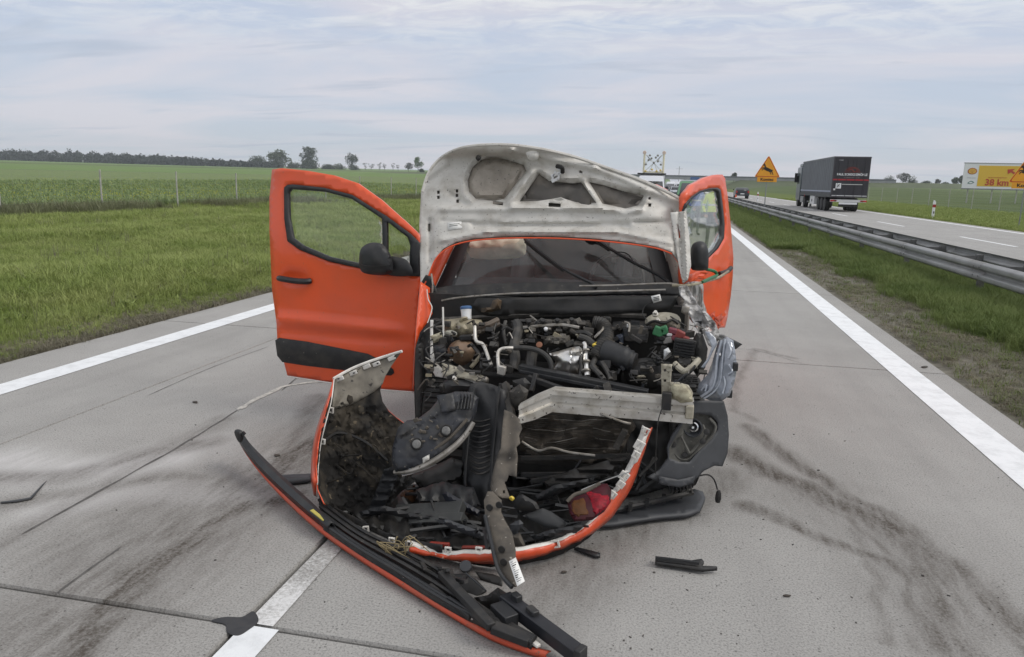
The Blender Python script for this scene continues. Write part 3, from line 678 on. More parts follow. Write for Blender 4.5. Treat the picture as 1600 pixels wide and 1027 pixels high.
# --- bonnet: inner pressing, outer skin, latch, hinges
BON = [(657, 447), (656, 400), (655, 350), (658, 300), (668, 270), (688, 245), (715, 231), (752, 225), (800, 225), (850, 232), (900, 244), (950, 261), (1000, 279), (1040, 298), (1070, 313), (1073, 330), (1076, 370), (1079, 415),
       (1068, 424), (1064, 412), (1050, 394), (1025, 385), (980, 378), (930, 373), (880, 370), (830, 369), (780, 370), (740, 373), (712, 379), (692, 389), (678, 406), (668, 432), (662, 447)]
RIB = [((832, 267), (797, 316), 9, -.020), ((910, 284), (938, 320), 8, -.018), ((700, 236), (800, 236), 9, -.022), ((800, 236), (930, 262), 9, -.022), ((930, 262), (1065, 318), 8, -.018),
       ((690, 326), (800, 326), 7, -.012), ((800, 324), (1000, 327), 7, -.02), ((740, 352), (980, 352), 8, .014), ((690, 376), (760, 362), 6, -.012), ((760, 362), (960, 362), 6, -.014), ((960, 362), (1050, 380), 6, -.012),
       ((672, 345), (672, 410), 5, .014), ((690, 345), (740, 348), 3, .008), ((700, 300), (728, 320), 5, .010), ((990, 348), (1045, 346), 4, .012), ((780, 346), (935, 346), 3, -.008), ((780, 358), (935, 358), 3, -.008),
       ((1057, 340), (1066, 410), 4, -.022), ((1050, 330), (1060, 415), 3, .02), ((1000, 300), (1000, 326), 6, .012), ((668, 285), (700, 262), 6, .010), ((842, 315), (876, 308), 5, -.014), ((876, 308), (895, 318), 4, -.012)]
H1 = [(731, 282), (738, 262), (752, 250), (775, 246), (800, 252), (818, 258), (822, 267), (788, 311), (772, 314), (744, 311), (733, 300)]
H2 = [(842, 272), (858, 283), (896, 287), (908, 285), (932, 317), (900, 316), (876, 309), (842, 314), (812, 315)]
H3 = [(921, 285), (944, 290), (977, 300), (1006, 306), (997, 321), (977, 326), (941, 318)]
def bony(x, y):
    Y = 4.46 + .34 * (447 - y) / 222.0
    Y -= .16 * sstep(250, 222, y) * (1 if x < 900 else .4)             # front lip leans forward again
    Y += .08 * sstep(1000, 1075, x) * sstep(420, 330, y)
    for (a, b), (c, d), wd, dp in RIB:
        q_ = dseg(x, y, a, b, c, d) / wd
        if q_ < 1.6: Y += 1.7 * dp * math.exp(-q_ * q_ * 2.2)
    for H_ in (H1, H2, H3):
        dh = dpoly(x, y, H_)
        if dh < 14: Y += .024 * math.exp(-(dh / 5.0) ** 2) - .012 * math.exp(-((dh - 8) / 3.0) ** 2)
    if x > 900: Y += .014 * nz(x * .03, y * .05) * sstep(900, 1000, x)
    Y += .004 * nz(x * .05, y * .05, 3)
    if y > 318: Y -= .02 * sstep(318, 330, y) * sstep(660, 690, x) * sstep(1060, 1040, x)
    return Y
SM = [[(683 + a, 298 + b), (687 + a, 298 + b), (687 + a, 303 + b), (683 + a, 303 + b)] for a, b in ((0, 0), (0, 8), (29, -2), (29, 5), (30, 14))] + [[(745, 243), (751, 243), (751, 250), (745, 250)], [(1013, 318), (1018, 318), (1017, 323), (1013, 323)], [(1013, 308), (1017, 308), (1017, 312), (1013, 312)], [(770, 314), (786, 316), (786, 321), (770, 319)], [(857, 317), (876, 318), (876, 324), (857, 323)],
      [(1058, 352), (1061, 352), (1063, 372), (1060, 372)], [(669, 350), (672, 350), (672, 362), (669, 362)], [(905, 267), (910, 268), (910, 271), (905, 270)]]
bonnet = part('bonnet', sheet(BON, bony, 3.6, [H1, H2, H3] + SM), PRIMER, solid=.004, ang=60)
SKIN = [(x, y + (2.4 if (y > 366 and 664 < x < 1066) else 0)) for x, y in BON]
SKIN = [((x - 872) * .996 + 872, y + 3.0 if y < 366 else y) for x, y in SKIN]
bp = [p for p in BON]
def skiny(x, y):
    d = dpoly(x, y, SKIN); return 4.46 + .34 * (447 - y) / 222.0 - .16 * sstep(250, 222, y) * (1 if x < 900 else .4) + .008 + .035 * min(1, d / 22) + .08 * sstep(1000, 1075, x) * sstep(420, 330, y)
skin = part('bonnet_skin', sheet(SKIN, skiny, 9), [PRIMERD, ORANGE], bonnet, solid=.006, moff=1)
# stained left hollow and darker right hollows of the pressing sit between frame and skin
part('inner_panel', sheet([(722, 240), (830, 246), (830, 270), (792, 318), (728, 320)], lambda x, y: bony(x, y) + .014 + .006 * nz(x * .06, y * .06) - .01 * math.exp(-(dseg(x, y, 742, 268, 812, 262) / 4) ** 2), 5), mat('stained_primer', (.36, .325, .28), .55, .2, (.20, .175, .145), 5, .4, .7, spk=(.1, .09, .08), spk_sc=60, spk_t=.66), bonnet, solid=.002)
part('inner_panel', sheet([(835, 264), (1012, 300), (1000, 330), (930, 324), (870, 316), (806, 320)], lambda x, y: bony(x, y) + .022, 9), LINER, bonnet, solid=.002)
part('bonnet_edge', ptube([(662, 447, 4.44), (669, 433, 4.45), (679, 408, 4.48), (693, 392, 4.51), (713, 382, 4.53), (741, 376, 4.54), (780, 373, 4.545), (830, 372, 4.545), (880, 373, 4.545), (930, 376, 4.54), (980, 381, 4.53), (1025, 388, 4.52), (1050, 397, 4.51)], 1.2), ORANGE, bonnet)
part('bonnet_rim', ptube([(660, 300, 4.60), (670, 270, 4.65), (689, 247, 4.68), (716, 233, 4.62), (752, 227, 4.58), (800, 227, 4.58), (850, 234, 4.62), (900, 246, 4.70), (950, 263, 4.72), (1000, 281, 4.70), (1040, 299, 4.69), (1070, 315, 4.68)], 2.6, 6), PRIMER, bonnet)
lt = MB(); Yl = bony(868, 272) - .03
for a, b, c, d, wd in ((862, 284, 873, 279, 5), (861, 276, 876, 270, 5), (872, 262, 879, 266, 6), (868, 268, 862, 283, 3), (874, 270, 872, 282, 3)): lt.bar(P(a, b, Yl), P(c, d, Yl), wd / F * 4.6, .02, (0, 1, 0))
part('bonnet_latch', lt, WHITEP, bonnet, bevel=.003); part('latch_spring', ptube([(870, 260, Yl), (878, 262, Yl - .02), (879, 270, Yl)], 3.4), SOOT, bonnet)
part('striker_pad', pillow(S2([(823, 243), (823, 238), (838, 236), (842, 243), (838, 250), (827, 250)]), 4.62, .02, 4), PRIMER, bonnet)
part('rubber_stop', pillow(S2([(743, 247), (747, 242), (752, 247), (747, 252)]), 4.66, .02, 3), RUBBER, bonnet)
lbm = sheet([(699, 348), (721, 346), (722, 357), (700, 360)], lambda x, y: bony(x, y) - .004, 8); lb_ = part('warning_label', lbm, PAPER, bonnet, solid=.001)
for k in range(3): part('print_line', MB().bar(P(702, 351 + 2.6 * k, bony(705, 351) - .009), P(718 - 3 * k, 349.4 + 2.6 * k, bony(715, 350) - .009), .003, .0012, (0, 1, 0)), INK, lb_)
hg = sheet([(1047, 332), (1072, 330), (1077, 370), (1080, 415), (1075, 437), (1067, 443), (1063, 422), (1057, 396)], lambda x, y: 4.37 + (440 - y) * .0012 + .006 * nz(x * .1, y * .06) + .02 * math.exp(-((x - 1064 + (y - 380) * -.06) / 2.5) ** 2) - .016 * math.exp(-((x - 1071 + (y - 380) * -.05) / 2.0) ** 2), 3, [[(1057, 350), (1060, 350), (1063, 372), (1060, 372)], [(1061, 385), (1063, 385), (1064, 390), (1062, 390)]])
part('bonnet_hinge', hg, PRIMER, bonnet, solid=.004)
part('bonnet_hinge', sheet([(659, 440), (665, 430), (672, 432), (682, 452), (688, 476), (676, 478), (670, 460)], lambda x, y: 4.44 + .01 * nz(x * .3, y * .2), 5), BLACKD, bonnet, solid=.006)
part('hinge_arm', ptube([(674, 428, 4.45), (676, 445, 4.43), (675, 462, 4.42)], 1.6), STEEL, bonnet)
# --- passenger side door (photo left), open square to the road
DOOR = [(425, 265), (440, 263), (480, 267), (521, 274), (558, 286), (595, 312), (632, 345), (655, 367), (657, 400), (657, 431), (652, 505), (649, 560), (647, 612), (595, 608), (520, 598), (449, 587), (443, 564), (434, 545), (432, 505), (425, 453), (421, 361), (421, 310)]
GAP = [(445, 294), (450, 290), (458, 289), (506, 294), (550, 305), (580, 324), (602, 337), (640, 365), (654, 379), (655, 431), (610, 429), (562, 418), (513, 407), (469, 389), (451, 376), (446, 342)]
def dy(x, y):
    Y = 4.55 + (655 - x) * .00042
    Y += .10 * sstep(420, 265, y) ** 1.3 * 1.0
    Y += .05 * sstep(540, 620, y) - .026 * math.exp(-((y - 498 - (x - 430) * .10) / 9) ** 2) * sstep(655, 590, x) + .014 * math.exp(-((y - 514 - (x - 430) * .10) / 8) ** 2) * sstep(655, 590, x)
    Y += .022 * math.exp(-(dseg(x, y, 452, 433, 470, 434) / 9) ** 2)
    Y += .03 * sstep(438, 421, x)
    return Y
door = part('door', sheet(DOOR, dy, 7, [GAP]), ORANGE, solid=.035, ang=50)
G1 = [(450, 300), (454, 295), (506, 299), (548, 310), (576, 328), (597, 342), (598, 414), (560, 412), (515, 402), (473, 384), (457, 372), (451, 340)]
G2 = [(604, 346), (637, 371), (641, 384), (640, 400), (640, 420), (604, 412)]
part('window_frame', sheet([((x - 550) * 1.012 + 550, (y - 350) * 1.015 + 350) for x, y in GAP[:-5]] + [(562, 419.5), (513, 408.5), (468, 390.5), (449, 377), (444, 342)], lambda x, y: dy(x, y) - .012, 5, [G1, G2]), BLACK, door, solid=.03)
part('window_pane', sheet([(448, 293), (506, 296), (550, 308), (601, 340), (601, 417), (515, 405), (455, 376), (447, 340)], lambda x, y: dy(x, y) + .018, 12), GLASS, door, solid=.004)
part('window_pane', sheet([(602, 342), (640, 369), (644, 384), (643, 423), (602, 414)], lambda x, y: dy(x, y) + .018, 12), GLASS, door, solid=.004)
part('rubbing_strip', pillow([(430, 532), (436, 528), (480, 534), (540, 546), (575, 553), (600, 566), (614, 577), (616, 583), (611, 587), (585, 586), (540, 579), (480, 572), (441, 566), (433, 556)], lambda x, y: dy(x, y) - .004, .018, 6, .1, power=.35), BLACKD, door)
part('door_handle', ptube([(436, 435, 4.63), (442, 436, 4.60), (460, 439, 4.595), (478, 440, 4.60), (485, 439, 4.62)], 5, 8), BLACK, door)
part('handle_cup', pillow(S2([(449, 431), (459, 427), (470, 431), (468, 444), (459, 449), (450, 443)]), lambda x, y: dy(x, y) + .004, .006, 4, .1), ORANGE, door)
mir = part('mirror', pillow(S2([(561, 408), (563, 391), (572, 382), (585, 379), (598, 382), (608, 394), (613, 408), (612, 427), (590, 430), (569, 427), (562, 419)], 3), 4.44, .06, 5, 1.3, power=.4), BLACK, door)
part('mirror_arm', pillow(S2([(606, 402), (622, 402), (636, 407), (645, 423), (640, 431), (612, 431), (606, 424)], 3), 4.50, .02, 5, 1.2), BLACK, mir)
part('mirror_glass', pillow(S2([(568, 392), (585, 386), (602, 394), (606, 422), (588, 426), (568, 420)], 3), 4.535, .003, 6), DGLASS, mir)
part('mirror_seam', ptube([(563, 413, 4.405), (575, 416, 4.385), (595, 416, 4.385), (611, 414, 4.40)], .8), SOOT, mir)
part('door_edge', ptube([(449, 588, 4.66), (520, 599, 4.64), (595, 609, 4.61), (646, 613, 4.59)], 1.3), WHITEFL, door)
# --- driver side door (photo right), half open
RD = [(1064, 316), (1083, 289), (1103, 278), (1120, 273), (1129, 273), (1133, 279), (1137, 306), (1141, 344), (1146, 402), (1145, 432), (1142, 462), (1137, 495), (1133, 512), (1114, 513), (1090, 505), (1074, 480), (1063, 440), (1062, 380)]
RG = [(1067, 328), (1081, 308), (1094, 299), (1108, 295), (1121, 294), (1126, 297), (1129, 320), (1132, 350), (1131, 372), (1122, 388), (1108, 402), (1094, 411), (1067, 416)]
def ry(x, y): return 4.66 + max(x - 1078, -5 + (x - 1073) * .1) * .0135 + .05 * sstep(420, 275, y) - .03 * math.exp(-((y - 480) / 22) ** 2) * 0 + .004 * nz(x * .1, y * .08)
rdoor = part('door', sheet(RD, ry, 6, [RG]), ORANGE, solid=.035, ang=50)
part('window_pane', sheet([((x - 1100) * 1.03 + 1100, (y - 350) * 1.02 + 350) for x, y in RG], lambda x, y: ry(x, y) + .015, 12), GLASS, rdoor, solid=.004)
gi = [((x - 1100) * .90 + 1099, (y - 352) * .955 + 352) for x, y in RG]
part('window_frame', sheet([((x - 1100) * 1.015 + 1100, (y - 350) * 1.01 + 350) for x, y in RG], lambda x, y: ry(x, y) - .014, 4, [gi]), BLACK, rdoor, solid=.03)
part('mirror', pillow(S2([(1079, 392), (1083, 381), (1094, 377), (1103, 381), (1107, 394), (1107, 412), (1104, 422), (1082, 422), (1079, 410)], 3), 4.52, .06, 4, 1.0, power=.4), BLACK, rdoor)
part('door_handle', ptube([(1124, 428, 5.20), (1131, 426, 5.24), (1138, 423, 5.30), (1142, 419, 5.38)], 3.6), BLACK, rdoor)
part('bare_metal_patch', sheet(S2([(1070, 444), (1090, 440), (1099, 446), (1099, 470), (1104, 486), (1100, 500), (1086, 490), (1074, 470)], 3), lambda x, y: ry(x, y) - .006, 5), CRUMP, rdoor, solid=.002, )['label'] = 'scraped patch where the orange paint is gone'
tn = MB()
for k in range(9):
    x0 = rnd.uniform(1098, 1130); y0 = rnd.uniform(490, 508); tri = [(x0, y0), (x0 + rnd.uniform(4, 12), y0 + rnd.uniform(-8, 6)), (x0 + rnd.uniform(-3, 8), y0 + rnd.uniform(6, 13))]
    tn.add([P(a, b, ry(a, b) - rnd.uniform(.02, .07)) for a, b in tri], [(0, 1, 2)])
part('torn_paint_edge', tn, FADED, rdoor, solid=.002)
part('torn_wing_strip', sheet([(1070, 432), (1090, 424), (1108, 426), (1100, 431), (1104, 438), (1092, 436), (1078, 442)], lambda x, y: 4.50 + (x - 1070) * .006 + .02 * nz(x * .2, y * .3), 4), ORANGE, solid=.002)
part('wire_sleeve', ptube([(1050, 446, 4.40), (1075, 446, 4.42), (1098, 441, 4.55), (1122, 434, 4.85), (1138, 424, 5.1)], 2.2), RES)
part('wire_sleeve', ptube([(1097, 441, 4.52), (1110, 435, 4.66), (1120, 430, 4.8), (1116, 424, 4.78), (1104, 421, 4.7)], 2.6), GREENP)
# --- left front wing liner, wing edge, right wing wreck
part('front_wing', sheet([(657, 440), (672, 450), (672, 470), (676, 490), (667, 505), (656, 520), (650, 545), (648, 600), (645, 612), (647, 560), (651, 500), (655, 460)], lambda x, y: 4.44 - (y - 440) * .0016 - (672 - x) * .004, 5), [ORANGE, PRIMERD], solid=.003, moff=1)
part('wing_flange', ptube([(667, 452, 4.38), (669, 468, 4.36), (675, 482, 4.33), (668, 505, 4.28)], .9), WHITEFL)
part('arch_liner', sheet([(668, 505), (678, 512), (674, 530), (668, 560), (672, 600), (684, 640), (690, 665), (650, 655), (648, 600), (650, 545), (657, 520)], lambda x, y: 4.16 + .05 * math.sin((x - 650) * .16) - (y - 505) * .0006 + .02 * nz(x * .06, y * .05), 6), BLACKD, solid=.006)
part('arch_liner', pillow([(650, 540), (659, 535), (664, 570), (666, 655), (650, 655), (648, 600)], 4.02, .03, 5), BLACKD)
cr = MB()
def cry(x, y): return 4.30 - (y - 450) * .0030 + .10 * nz(x * .055, y * .045) + .035 * abs(nz(x * .12, y * .09, 5))
part('crumpled_wing', sheet([(1060, 448), (1074, 446), (1082, 462), (1092, 478), (1106, 490), (1118, 505), (1124, 520), (1112, 522), (1104, 510), (1094, 522), (1084, 505), (1076, 492), (1066, 482), (1070, 468), (1062, 460)], cry, 3.5), CRUMP, solid=.003, ang=25)
part('crumpled_wing', sheet([(1096, 515), (1108, 512), (1120, 522), (1136, 524), (1143, 532), (1132, 536), (1122, 532), (1116, 545), (1107, 540)], lambda x, y: 4.0 + .04 * nz(x * .15, y * .1), 4), CRUMP, solid=.003, ang=25)
part('torn_bracket', sheet([(1066, 478), (1078, 480), (1074, 494), (1064, 488)], 4.02, 5), STEEL, solid=.003)
part('plastic_shard', sheet([(1136, 526), (1160, 538), (1150, 546), (1138, 544)], lambda x, y: 4.1 + (x - 1136) * .004, 6), BLACK, solid=.004)
# --- bulkhead and dark engine cavity
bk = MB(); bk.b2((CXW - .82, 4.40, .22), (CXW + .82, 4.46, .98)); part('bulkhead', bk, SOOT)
sb = MB(); sb.b2((CXW - .55, 3.85, .17), (CXW + .55, 4.4, .36)); sb.b2((CXW - .38, 4.02, .36), (CXW + .30, 4.38, .60)); sb.b2((CXW - .66, 4.2, .2), (CXW - .5, 4.4, .60)); sb.b2((CXW + .48, 4.15, .2), (CXW + .74, 4.4, .62)); part('engine_block', sb, SOOT, bevel=.02)  # lower engine as plain near-black boxes, added to block light in the bay
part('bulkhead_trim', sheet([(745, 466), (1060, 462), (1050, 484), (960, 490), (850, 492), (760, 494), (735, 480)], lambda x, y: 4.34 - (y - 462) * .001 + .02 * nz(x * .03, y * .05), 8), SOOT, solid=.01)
part('rusty_bracket', pillow([(768, 488), (782, 484), (784, 470), (778, 466), (770, 470), (766, 480), (752, 482), (752, 488)], 4.28, .03, 5), mat('rusty_bracket', (.10, .065, .035), .7, .1, (.05, .04, .03), 20))
part('upper_crossbar', ptube([(690, 500, 4.33), (760, 496, 4.33), (850, 491, 4.33), (930, 491, 4.33), (1010, 494, 4.33)], 4.5, 6), ENG)
tg = sheet([(1017, 463), (1031, 460), (1034, 470), (1021, 474)], 4.30, 8); tg_ = part('paper_tag', tg, PAPER, solid=.002)
for k in range(3): part('print_line', MB().bar(P(1021, 465.5 + 2.4 * k, 4.292), P(1030, 463.5 + 2.4 * k, 4.292), .004, .0015, (0, 1, 0)), INK, tg_)
part('tag_cord', ptube([(1020, 472, 4.30), (1008, 478, 4.30), (1004, 490, 4.28), (1010, 500, 4.24)], .8), RUBBER)
# --- fluids, reservoirs, left side of the bay
ba = P(729, 499, 4.22); ax_ = P(728, 480, 4.24) - ba
part('washer_bottle_neck', MB().lathe(ba, ax_, [(.020, -.01), (.030, 0), (.031, .035), (.033, .055), (.034, .058)], 18), WHITEP)
part('washer_cap', MB().lathe(ba + ax_.normalized() * .060, ax_, [(.035, 0), (.036, .012), (.032, .018), (.01, .02)], 18), BLUEP)
part('neck_ring', MB().lathe(P(724, 499, 4.19), P(724, 499, 4.19) - P(720, 490, 4.22), [(.024, 0), (.028, .004), (.024, .012)], 14), RES)
part('brake_reservoir', pillow([(694, 500), (720, 497), (752, 500), (757, 510), (750, 522), (744, 531), (722, 530), (696, 522), (691, 510)], 4.24, .08, 5, power=.3, relief=lambda x, y: .012 * math.sin(x * .35) * (y > 508)), RES)
part('reservoir_outlet', MB().tube([P(745, 512, 4.14), P(764, 507, 4.15), P(778, 500, 4.2)], .018, 8), mat('brown_rubber', (.11, .085, .065), .6))
part('reservoir_outlet', MB().tube([P(745, 520, 4.14), P(764, 514, 4.15), P(780, 506, 4.2)], .016, 8), mat('brown_rubber_dark', (.075, .06, .048), .6))
part('filler_cap', pillow(S2([(693, 518), (705, 516), (714, 520), (712, 526), (700, 527), (694, 524)]), 4.16, .02, 4), mat('pale_cap', (.5, .49, .42), .5))
part('coolant_tank', pillow(S2([(699, 548), (706, 536), (720, 531), (736, 534), (743, 545), (741, 556), (734, 566), (722, 571), (710, 566), (702, 558)], 4), 4.12, .09, 4, power=.45, relief=lambda x, y: .006 * math.exp(-((y - 549) / 1.6) ** 2) + .004 * nz(x * .1, y * .1)), TANK, ang=None)
part('tank_bracket', MB().bar(P(719, 528, 4.1), P(737, 527, 4.1), .05, .03, (0, 0, 1)), BLACKD, bevel=.006)
part('tank_nozzle', MB().tube([P(732, 541, 4.03), P(737, 538, 4.0)], .009, 8), SOOT)
part('cream_plate', pillow([(672, 525), (689, 519), (692, 531), (676, 537)], 4.05, .02, 4, power=.25), mat('cream_plate', (.44, .41, .30), .6, 0, (.26, .23, .16), 25, .45, .7))
part('stay_rod', ptube([(692, 480, 4.10), (692.5, 505, 4.08), (693, 535, 4.06)], 1.6), WHITEFL)
part('bent_pipe', ptube([(742, 510, 4.08), (743, 530, 4.02), (747, 535, 4.0), (753, 537, 4.0), (758, 545, 3.98), (764, 562, 3.93), (768, 571, 3.9)], 2.8, 8), ALU)
part('bent_pipe', ptube([(780, 583, 3.85), (779, 572, 3.86), (778, 553, 3.9), (783, 546, 3.92), (793, 544, 3.93), (804, 544, 3.95)], 3.0, 8), ALU)
part('pipe_flange', MB().bar(P(778, 577, 3.84), P(790, 580, 3.84), .05, .03, (0, 1, 0)), ALU, bevel=.005)
part('coolant_hose', ptube([(803, 544, 3.95), (820, 544, 3.94), (838, 547, 3.93), (852, 555, 3.92), (860, 566, 3.91), (862, 582, 3.9)], 4.2, 9), HOSE)
for pts, r in (([(806, 504, 4.16), (810, 515, 4.12), (806, 530, 4.06), (803, 545, 4.02), (805, 560, 3.98), (802, 578, 3.94)], 8.5), ([(790, 502, 4.18), (787, 520, 4.12), (792, 540, 4.06)], 3), ([(775, 505, 4.18), (770, 525, 4.12), (778, 545, 4.06)], 2.5), ([(750, 505, 4.2), (765, 515, 4.12), (778, 530, 4.06)], 2),
               ([(832, 550, 3.99), (830, 562, 3.97), (829, 577, 3.94)], 9), ([(738, 540, 4.02), (750, 556, 3.98), (752, 575, 3.95)], 3), ([(690, 560, 4.02), (705, 572, 3.96), (730, 580, 3.92), (752, 582, 3.9)], 3)): part('coolant_hose', ptube(pts, r, 9), HOSE)
# shock tower and inner wing on the left
def ity(x, y): return 4.0 - (y - 555) * .0022 + .012 * nz(x * .1, y * .1)
part('inner_wing', sheet([(672, 500), (677, 500), (676, 540), (680, 565), (690, 575), (705, 580), (722, 582), (742, 587), (755, 597), (750, 604), (738, 597), (722, 592), (705, 592), (690, 590), (680, 588), (676, 580), (672, 560)], ity, 4, [[(697, 574), (701, 574), (701, 578), (697, 578)]]), WHITEFL, solid=.004)
part('inner_wing', sheet([(690, 566), (715, 574), (745, 582), (760, 590), (757, 602), (738, 594), (712, 590), (692, 588)], lambda x, y: ity(x, y) - .03, 4, [[(696, 575), (701, 575), (701, 580), (696, 580)], [(709, 581), (713, 581), (713, 585), (709, 585)]]), BEIGEM, solid=.004)
part('bolt', MB().lathe(P(711, 594, 3.82), (0, -.7, .7), [(.013, 0), (.013, .02), (.008, .022), (.008, .035)], 8), ALU)
part('shock_dome', pillow(S2([(690, 608), (695, 594), (712, 590), (735, 594), (745, 604), (738, 612), (712, 616), (696, 614)], 3), 3.93, .06, 5), mat('dark_dome', (.05, .05, .052), .55, 0, (.09, .085, .08), 16, .5, .7))
part('side_block', pillow([(675, 540), (694, 538), (700, 550), (692, 562), (680, 560)], 4.03, .04, 4, power=.3), BLUEG)
part('pale_bracket', sheet([(733, 573), (748, 555), (753, 558), (738, 577)], 3.95, 4), RES, solid=.012)
part('steel_plug', pillow(S2([(751, 594), (757, 588), (764, 592), (762, 600), (754, 602)]), 3.85, .02, 3), STEEL)
# --- engine top
def eng(o, Y, d, name, mt=ENG, pw=.25, **k): return part(name, pillow(o, Y, d, 4.5, power=pw, **k), mt, ang=30)
eng([(815, 505), (845, 499), (905, 498), (925, 505), (925, 520), (900, 530), (850, 532), (822, 528)], 4.22, .06, 'cylinder_head', relief=lambda x, y: .014 * math.sin(x * .42) + .008 * nz(x * .3, y * .3))
eng([(848, 527), (862, 524), (890, 524), (893, 537), (870, 541), (850, 540)], 4.08, .05, 'intake_cover', mat('cover_grey', (.11, .10, .085), .6, 0, (.06, .055, .048), 20), relief=lambda x, y: .012 * (math.sin(x * .75) > .75))
eng([(822, 522), (838, 520), (840, 534), (824, 536)], 4.10, .04, 'intake_cover')
for k in range(4): part('injector', MB().lathe(P(826 + 22 * k, 517 - k, 4.13), (.1, -.5, .9), [(.014, 0), (.014, .03), (.009, .032), (.009, .06), (.013, .062), (.013, .075)], 8), BLACKD)
part('injector_cap', MB().lathe(P(853, 516, 4.06), (0, -.6, .8), [(.010, 0), (.012, .015), (.006, .02)], 8), WHITEP)
part('fuel_rail', ptube([(818, 512, 4.12), (850, 509, 4.10), (880, 508, 4.10), (905, 512, 4.1)], 2.6), STEEL)
part('oil_cap', MB().lathe(P(843, 540, 4.0), (0, -.8, .6), [(.016, 0), (.018, .012), (.010, .014)], 14), mat('copper_cap', (.22, .10, .06), .5, .5))
for k in range(16):
    a = rnd.uniform(815, 925); b = rnd.uniform(498, 540); Y = 4.16 - (b - 498) * .003
    part('engine_fitting', MB().box(P(a, b, Y), (rnd.uniform(.02, .06), rnd.uniform(.02, .05), rnd.uniform(.015, .035)), Matrix.Rotation(rnd.uniform(-.6, .6), 3, rnd.choice('XYZ'))), rnd.choice((ENG, ENG, BLACKD, STEEL, HOSE)), bevel=.004)
part('heat_shield', pillow([(858, 552), (872, 549), (892, 543), (905, 541), (911, 548), (911, 566), (906, 588), (888, 588), (872, 585), (862, 578), (868, 566)], 3.97, .075, 3.5, power=.4, relief=lambda x, y: .018 * math.exp(-((x - 893 + (y - 550) * .1) / 2.5) ** 2) + .015 * nz(x * .1, y * .13)), SHIELD, ang=40)
part('exhaust_pipe', ptube([(914, 536, 4.04), (916, 548, 4.0), (916, 562, 3.95), (917, 575, 3.9), (918, 588, 3.86)], 4.6, 9), SHIELD)
for y_ in (549, 566, 580): part('pipe_clamp', MB().lathe(P(916, y_, 3.985 - (y_ - 549) * .0035), P(916, 560, 3.95) - P(916, 550, 3.98), [(.02, -.006), (.024, -.004), (.024, .004), (.02, .006)], 12), STEEL)
part('black_pipe', ptube([(908, 545, 3.98), (906, 560, 3.93), (908, 575, 3.9), (906, 588, 3.86)], 3, 7), SOOT)
cs = smooth_line([P(928, 506, 4.14), P(940, 508, 4.13), P(946, 518, 4.1), P(946, 532, 4.05), P(938, 546, 4.0), P(930, 560, 3.96)], 9)
part('intake_hose', MB().tube(cs, [.040 + .006 * (i % 2) for i in range(len(cs))], 12), HOSE)
part('hose_clip', pillow([(925, 538), (932, 534), (934, 541), (927, 545)], 3.99, .015, 3), YELL)
part('air_duct', MB().tube(smooth_line([P(944, 550, 4.0), P(962, 555, 3.98), P(980, 562, 3.96), P(992, 566, 3.95)], 5), [.068, .070, .070, .068, .066, .064, .064, .062, .066, .066, .058, .058, .058, .05, .05, .05][:16], 14), BLACK)
for pts, r in (([(932, 558, 3.96), (926, 572, 3.9), (936, 584, 3.86), (944, 594, 3.82)], 4.5), ([(940, 566, 3.92), (950, 582, 3.87), (954, 594, 3.83)], 4), ([(905, 526, 4.05), (918, 530, 4.04), (928, 538, 4.02)], 5), ([(898, 520, 4.1), (915, 520, 4.08), (925, 526, 4.06)], 4)): part('coolant_hose', ptube(pts, r, 8), HOSE)
# battery, fuse box, control unit
part('battery_box', MB().b2(P(974, 534, 4.16), (P(1014, 512, 4.34).x, 4.34, P(974, 511, 4.16).z)), mat('battery_case', (.085, .08, .073), .6, 0, (.05, .047, .043), 12, .4, .7), bevel=.008)
part('battery_lid', sheet([(958, 503), (985, 499), (1015, 502), (1020, 512), (975, 513), (956, 510)], lambda x, y: 4.16 + (513 - y) * .014, 5), BLACKD, solid=.02)
part('battery_terminal', MB().b2(P(979, 512, 4.14), P(985, 505, 4.18)), WHITEP, bevel=.003)
part('connector', pillow([(948, 520), (956, 518), (961, 530), (960, 541), (951, 538)], 4.12, .03, 4, power=.3), mat('blue_connector', (.03, .045, .075), .5))
part('connector', pillow([(953, 530), (960, 529), (961, 536), (954, 537)], 4.07, .015, 3), mat('tan_connector', (.30, .17, .09), .6))
part('connector', pillow([(962, 524), (974, 521), (974, 537), (964, 538)], 4.13, .03, 4, power=.3), mat('navy_connector', (.022, .03, .05), .5))
part('fuse_box', pillow([(1020, 518), (1045, 512), (1070, 514), (1078, 530), (1070, 545), (1040, 546), (1024, 538)], 4.10, .05, 5, power=.25), BLACKD)
for x_, y_, mt, w_, h_ in ((1029, 518, GREENP, .055, .05), (1038, 516, GREENP, .04, .045), (1051, 517, PINKP, .045, .03), (1062, 523, REDP, .05, .045), (1070, 529, REDP, .05, .025), (1056, 528, PINKP, .05, .03), (1046, 522, WHITEP, .03, .02), (1043, 531, mat('grey_relay', (.2, .19, .18), .5), .05, .035), (1035, 528, SOOT, .04, .03)):
    part('fuse_carrier', MB().box(P(x_, y_, 4.02), (w_, .04, h_), Matrix.Rotation(rnd.uniform(-.5, .5), 3, 'Y')), mt, bevel=.006)
ec = part('control_unit', MB().box(P(1069, 545, 4.0), (.115, .05, .11), Matrix.Rotation(.1, 3, 'Y')), BLACKD, bevel=.005)
for k in range(6): part('cooling_fin', MB().box(P(1069, 534 + 4.4 * k, 3.968), (.105, .012, .006), Matrix.Rotation(.1, 3, 'Y')), BLACK, ec)
part('strut_tower', pillow(S2([(1008, 500), (1020, 491), (1040, 488), (1058, 492), (1064, 503), (1055, 512), (1030, 513), (1012, 511)], 3), 4.26, .06, 5), BEIGEM)
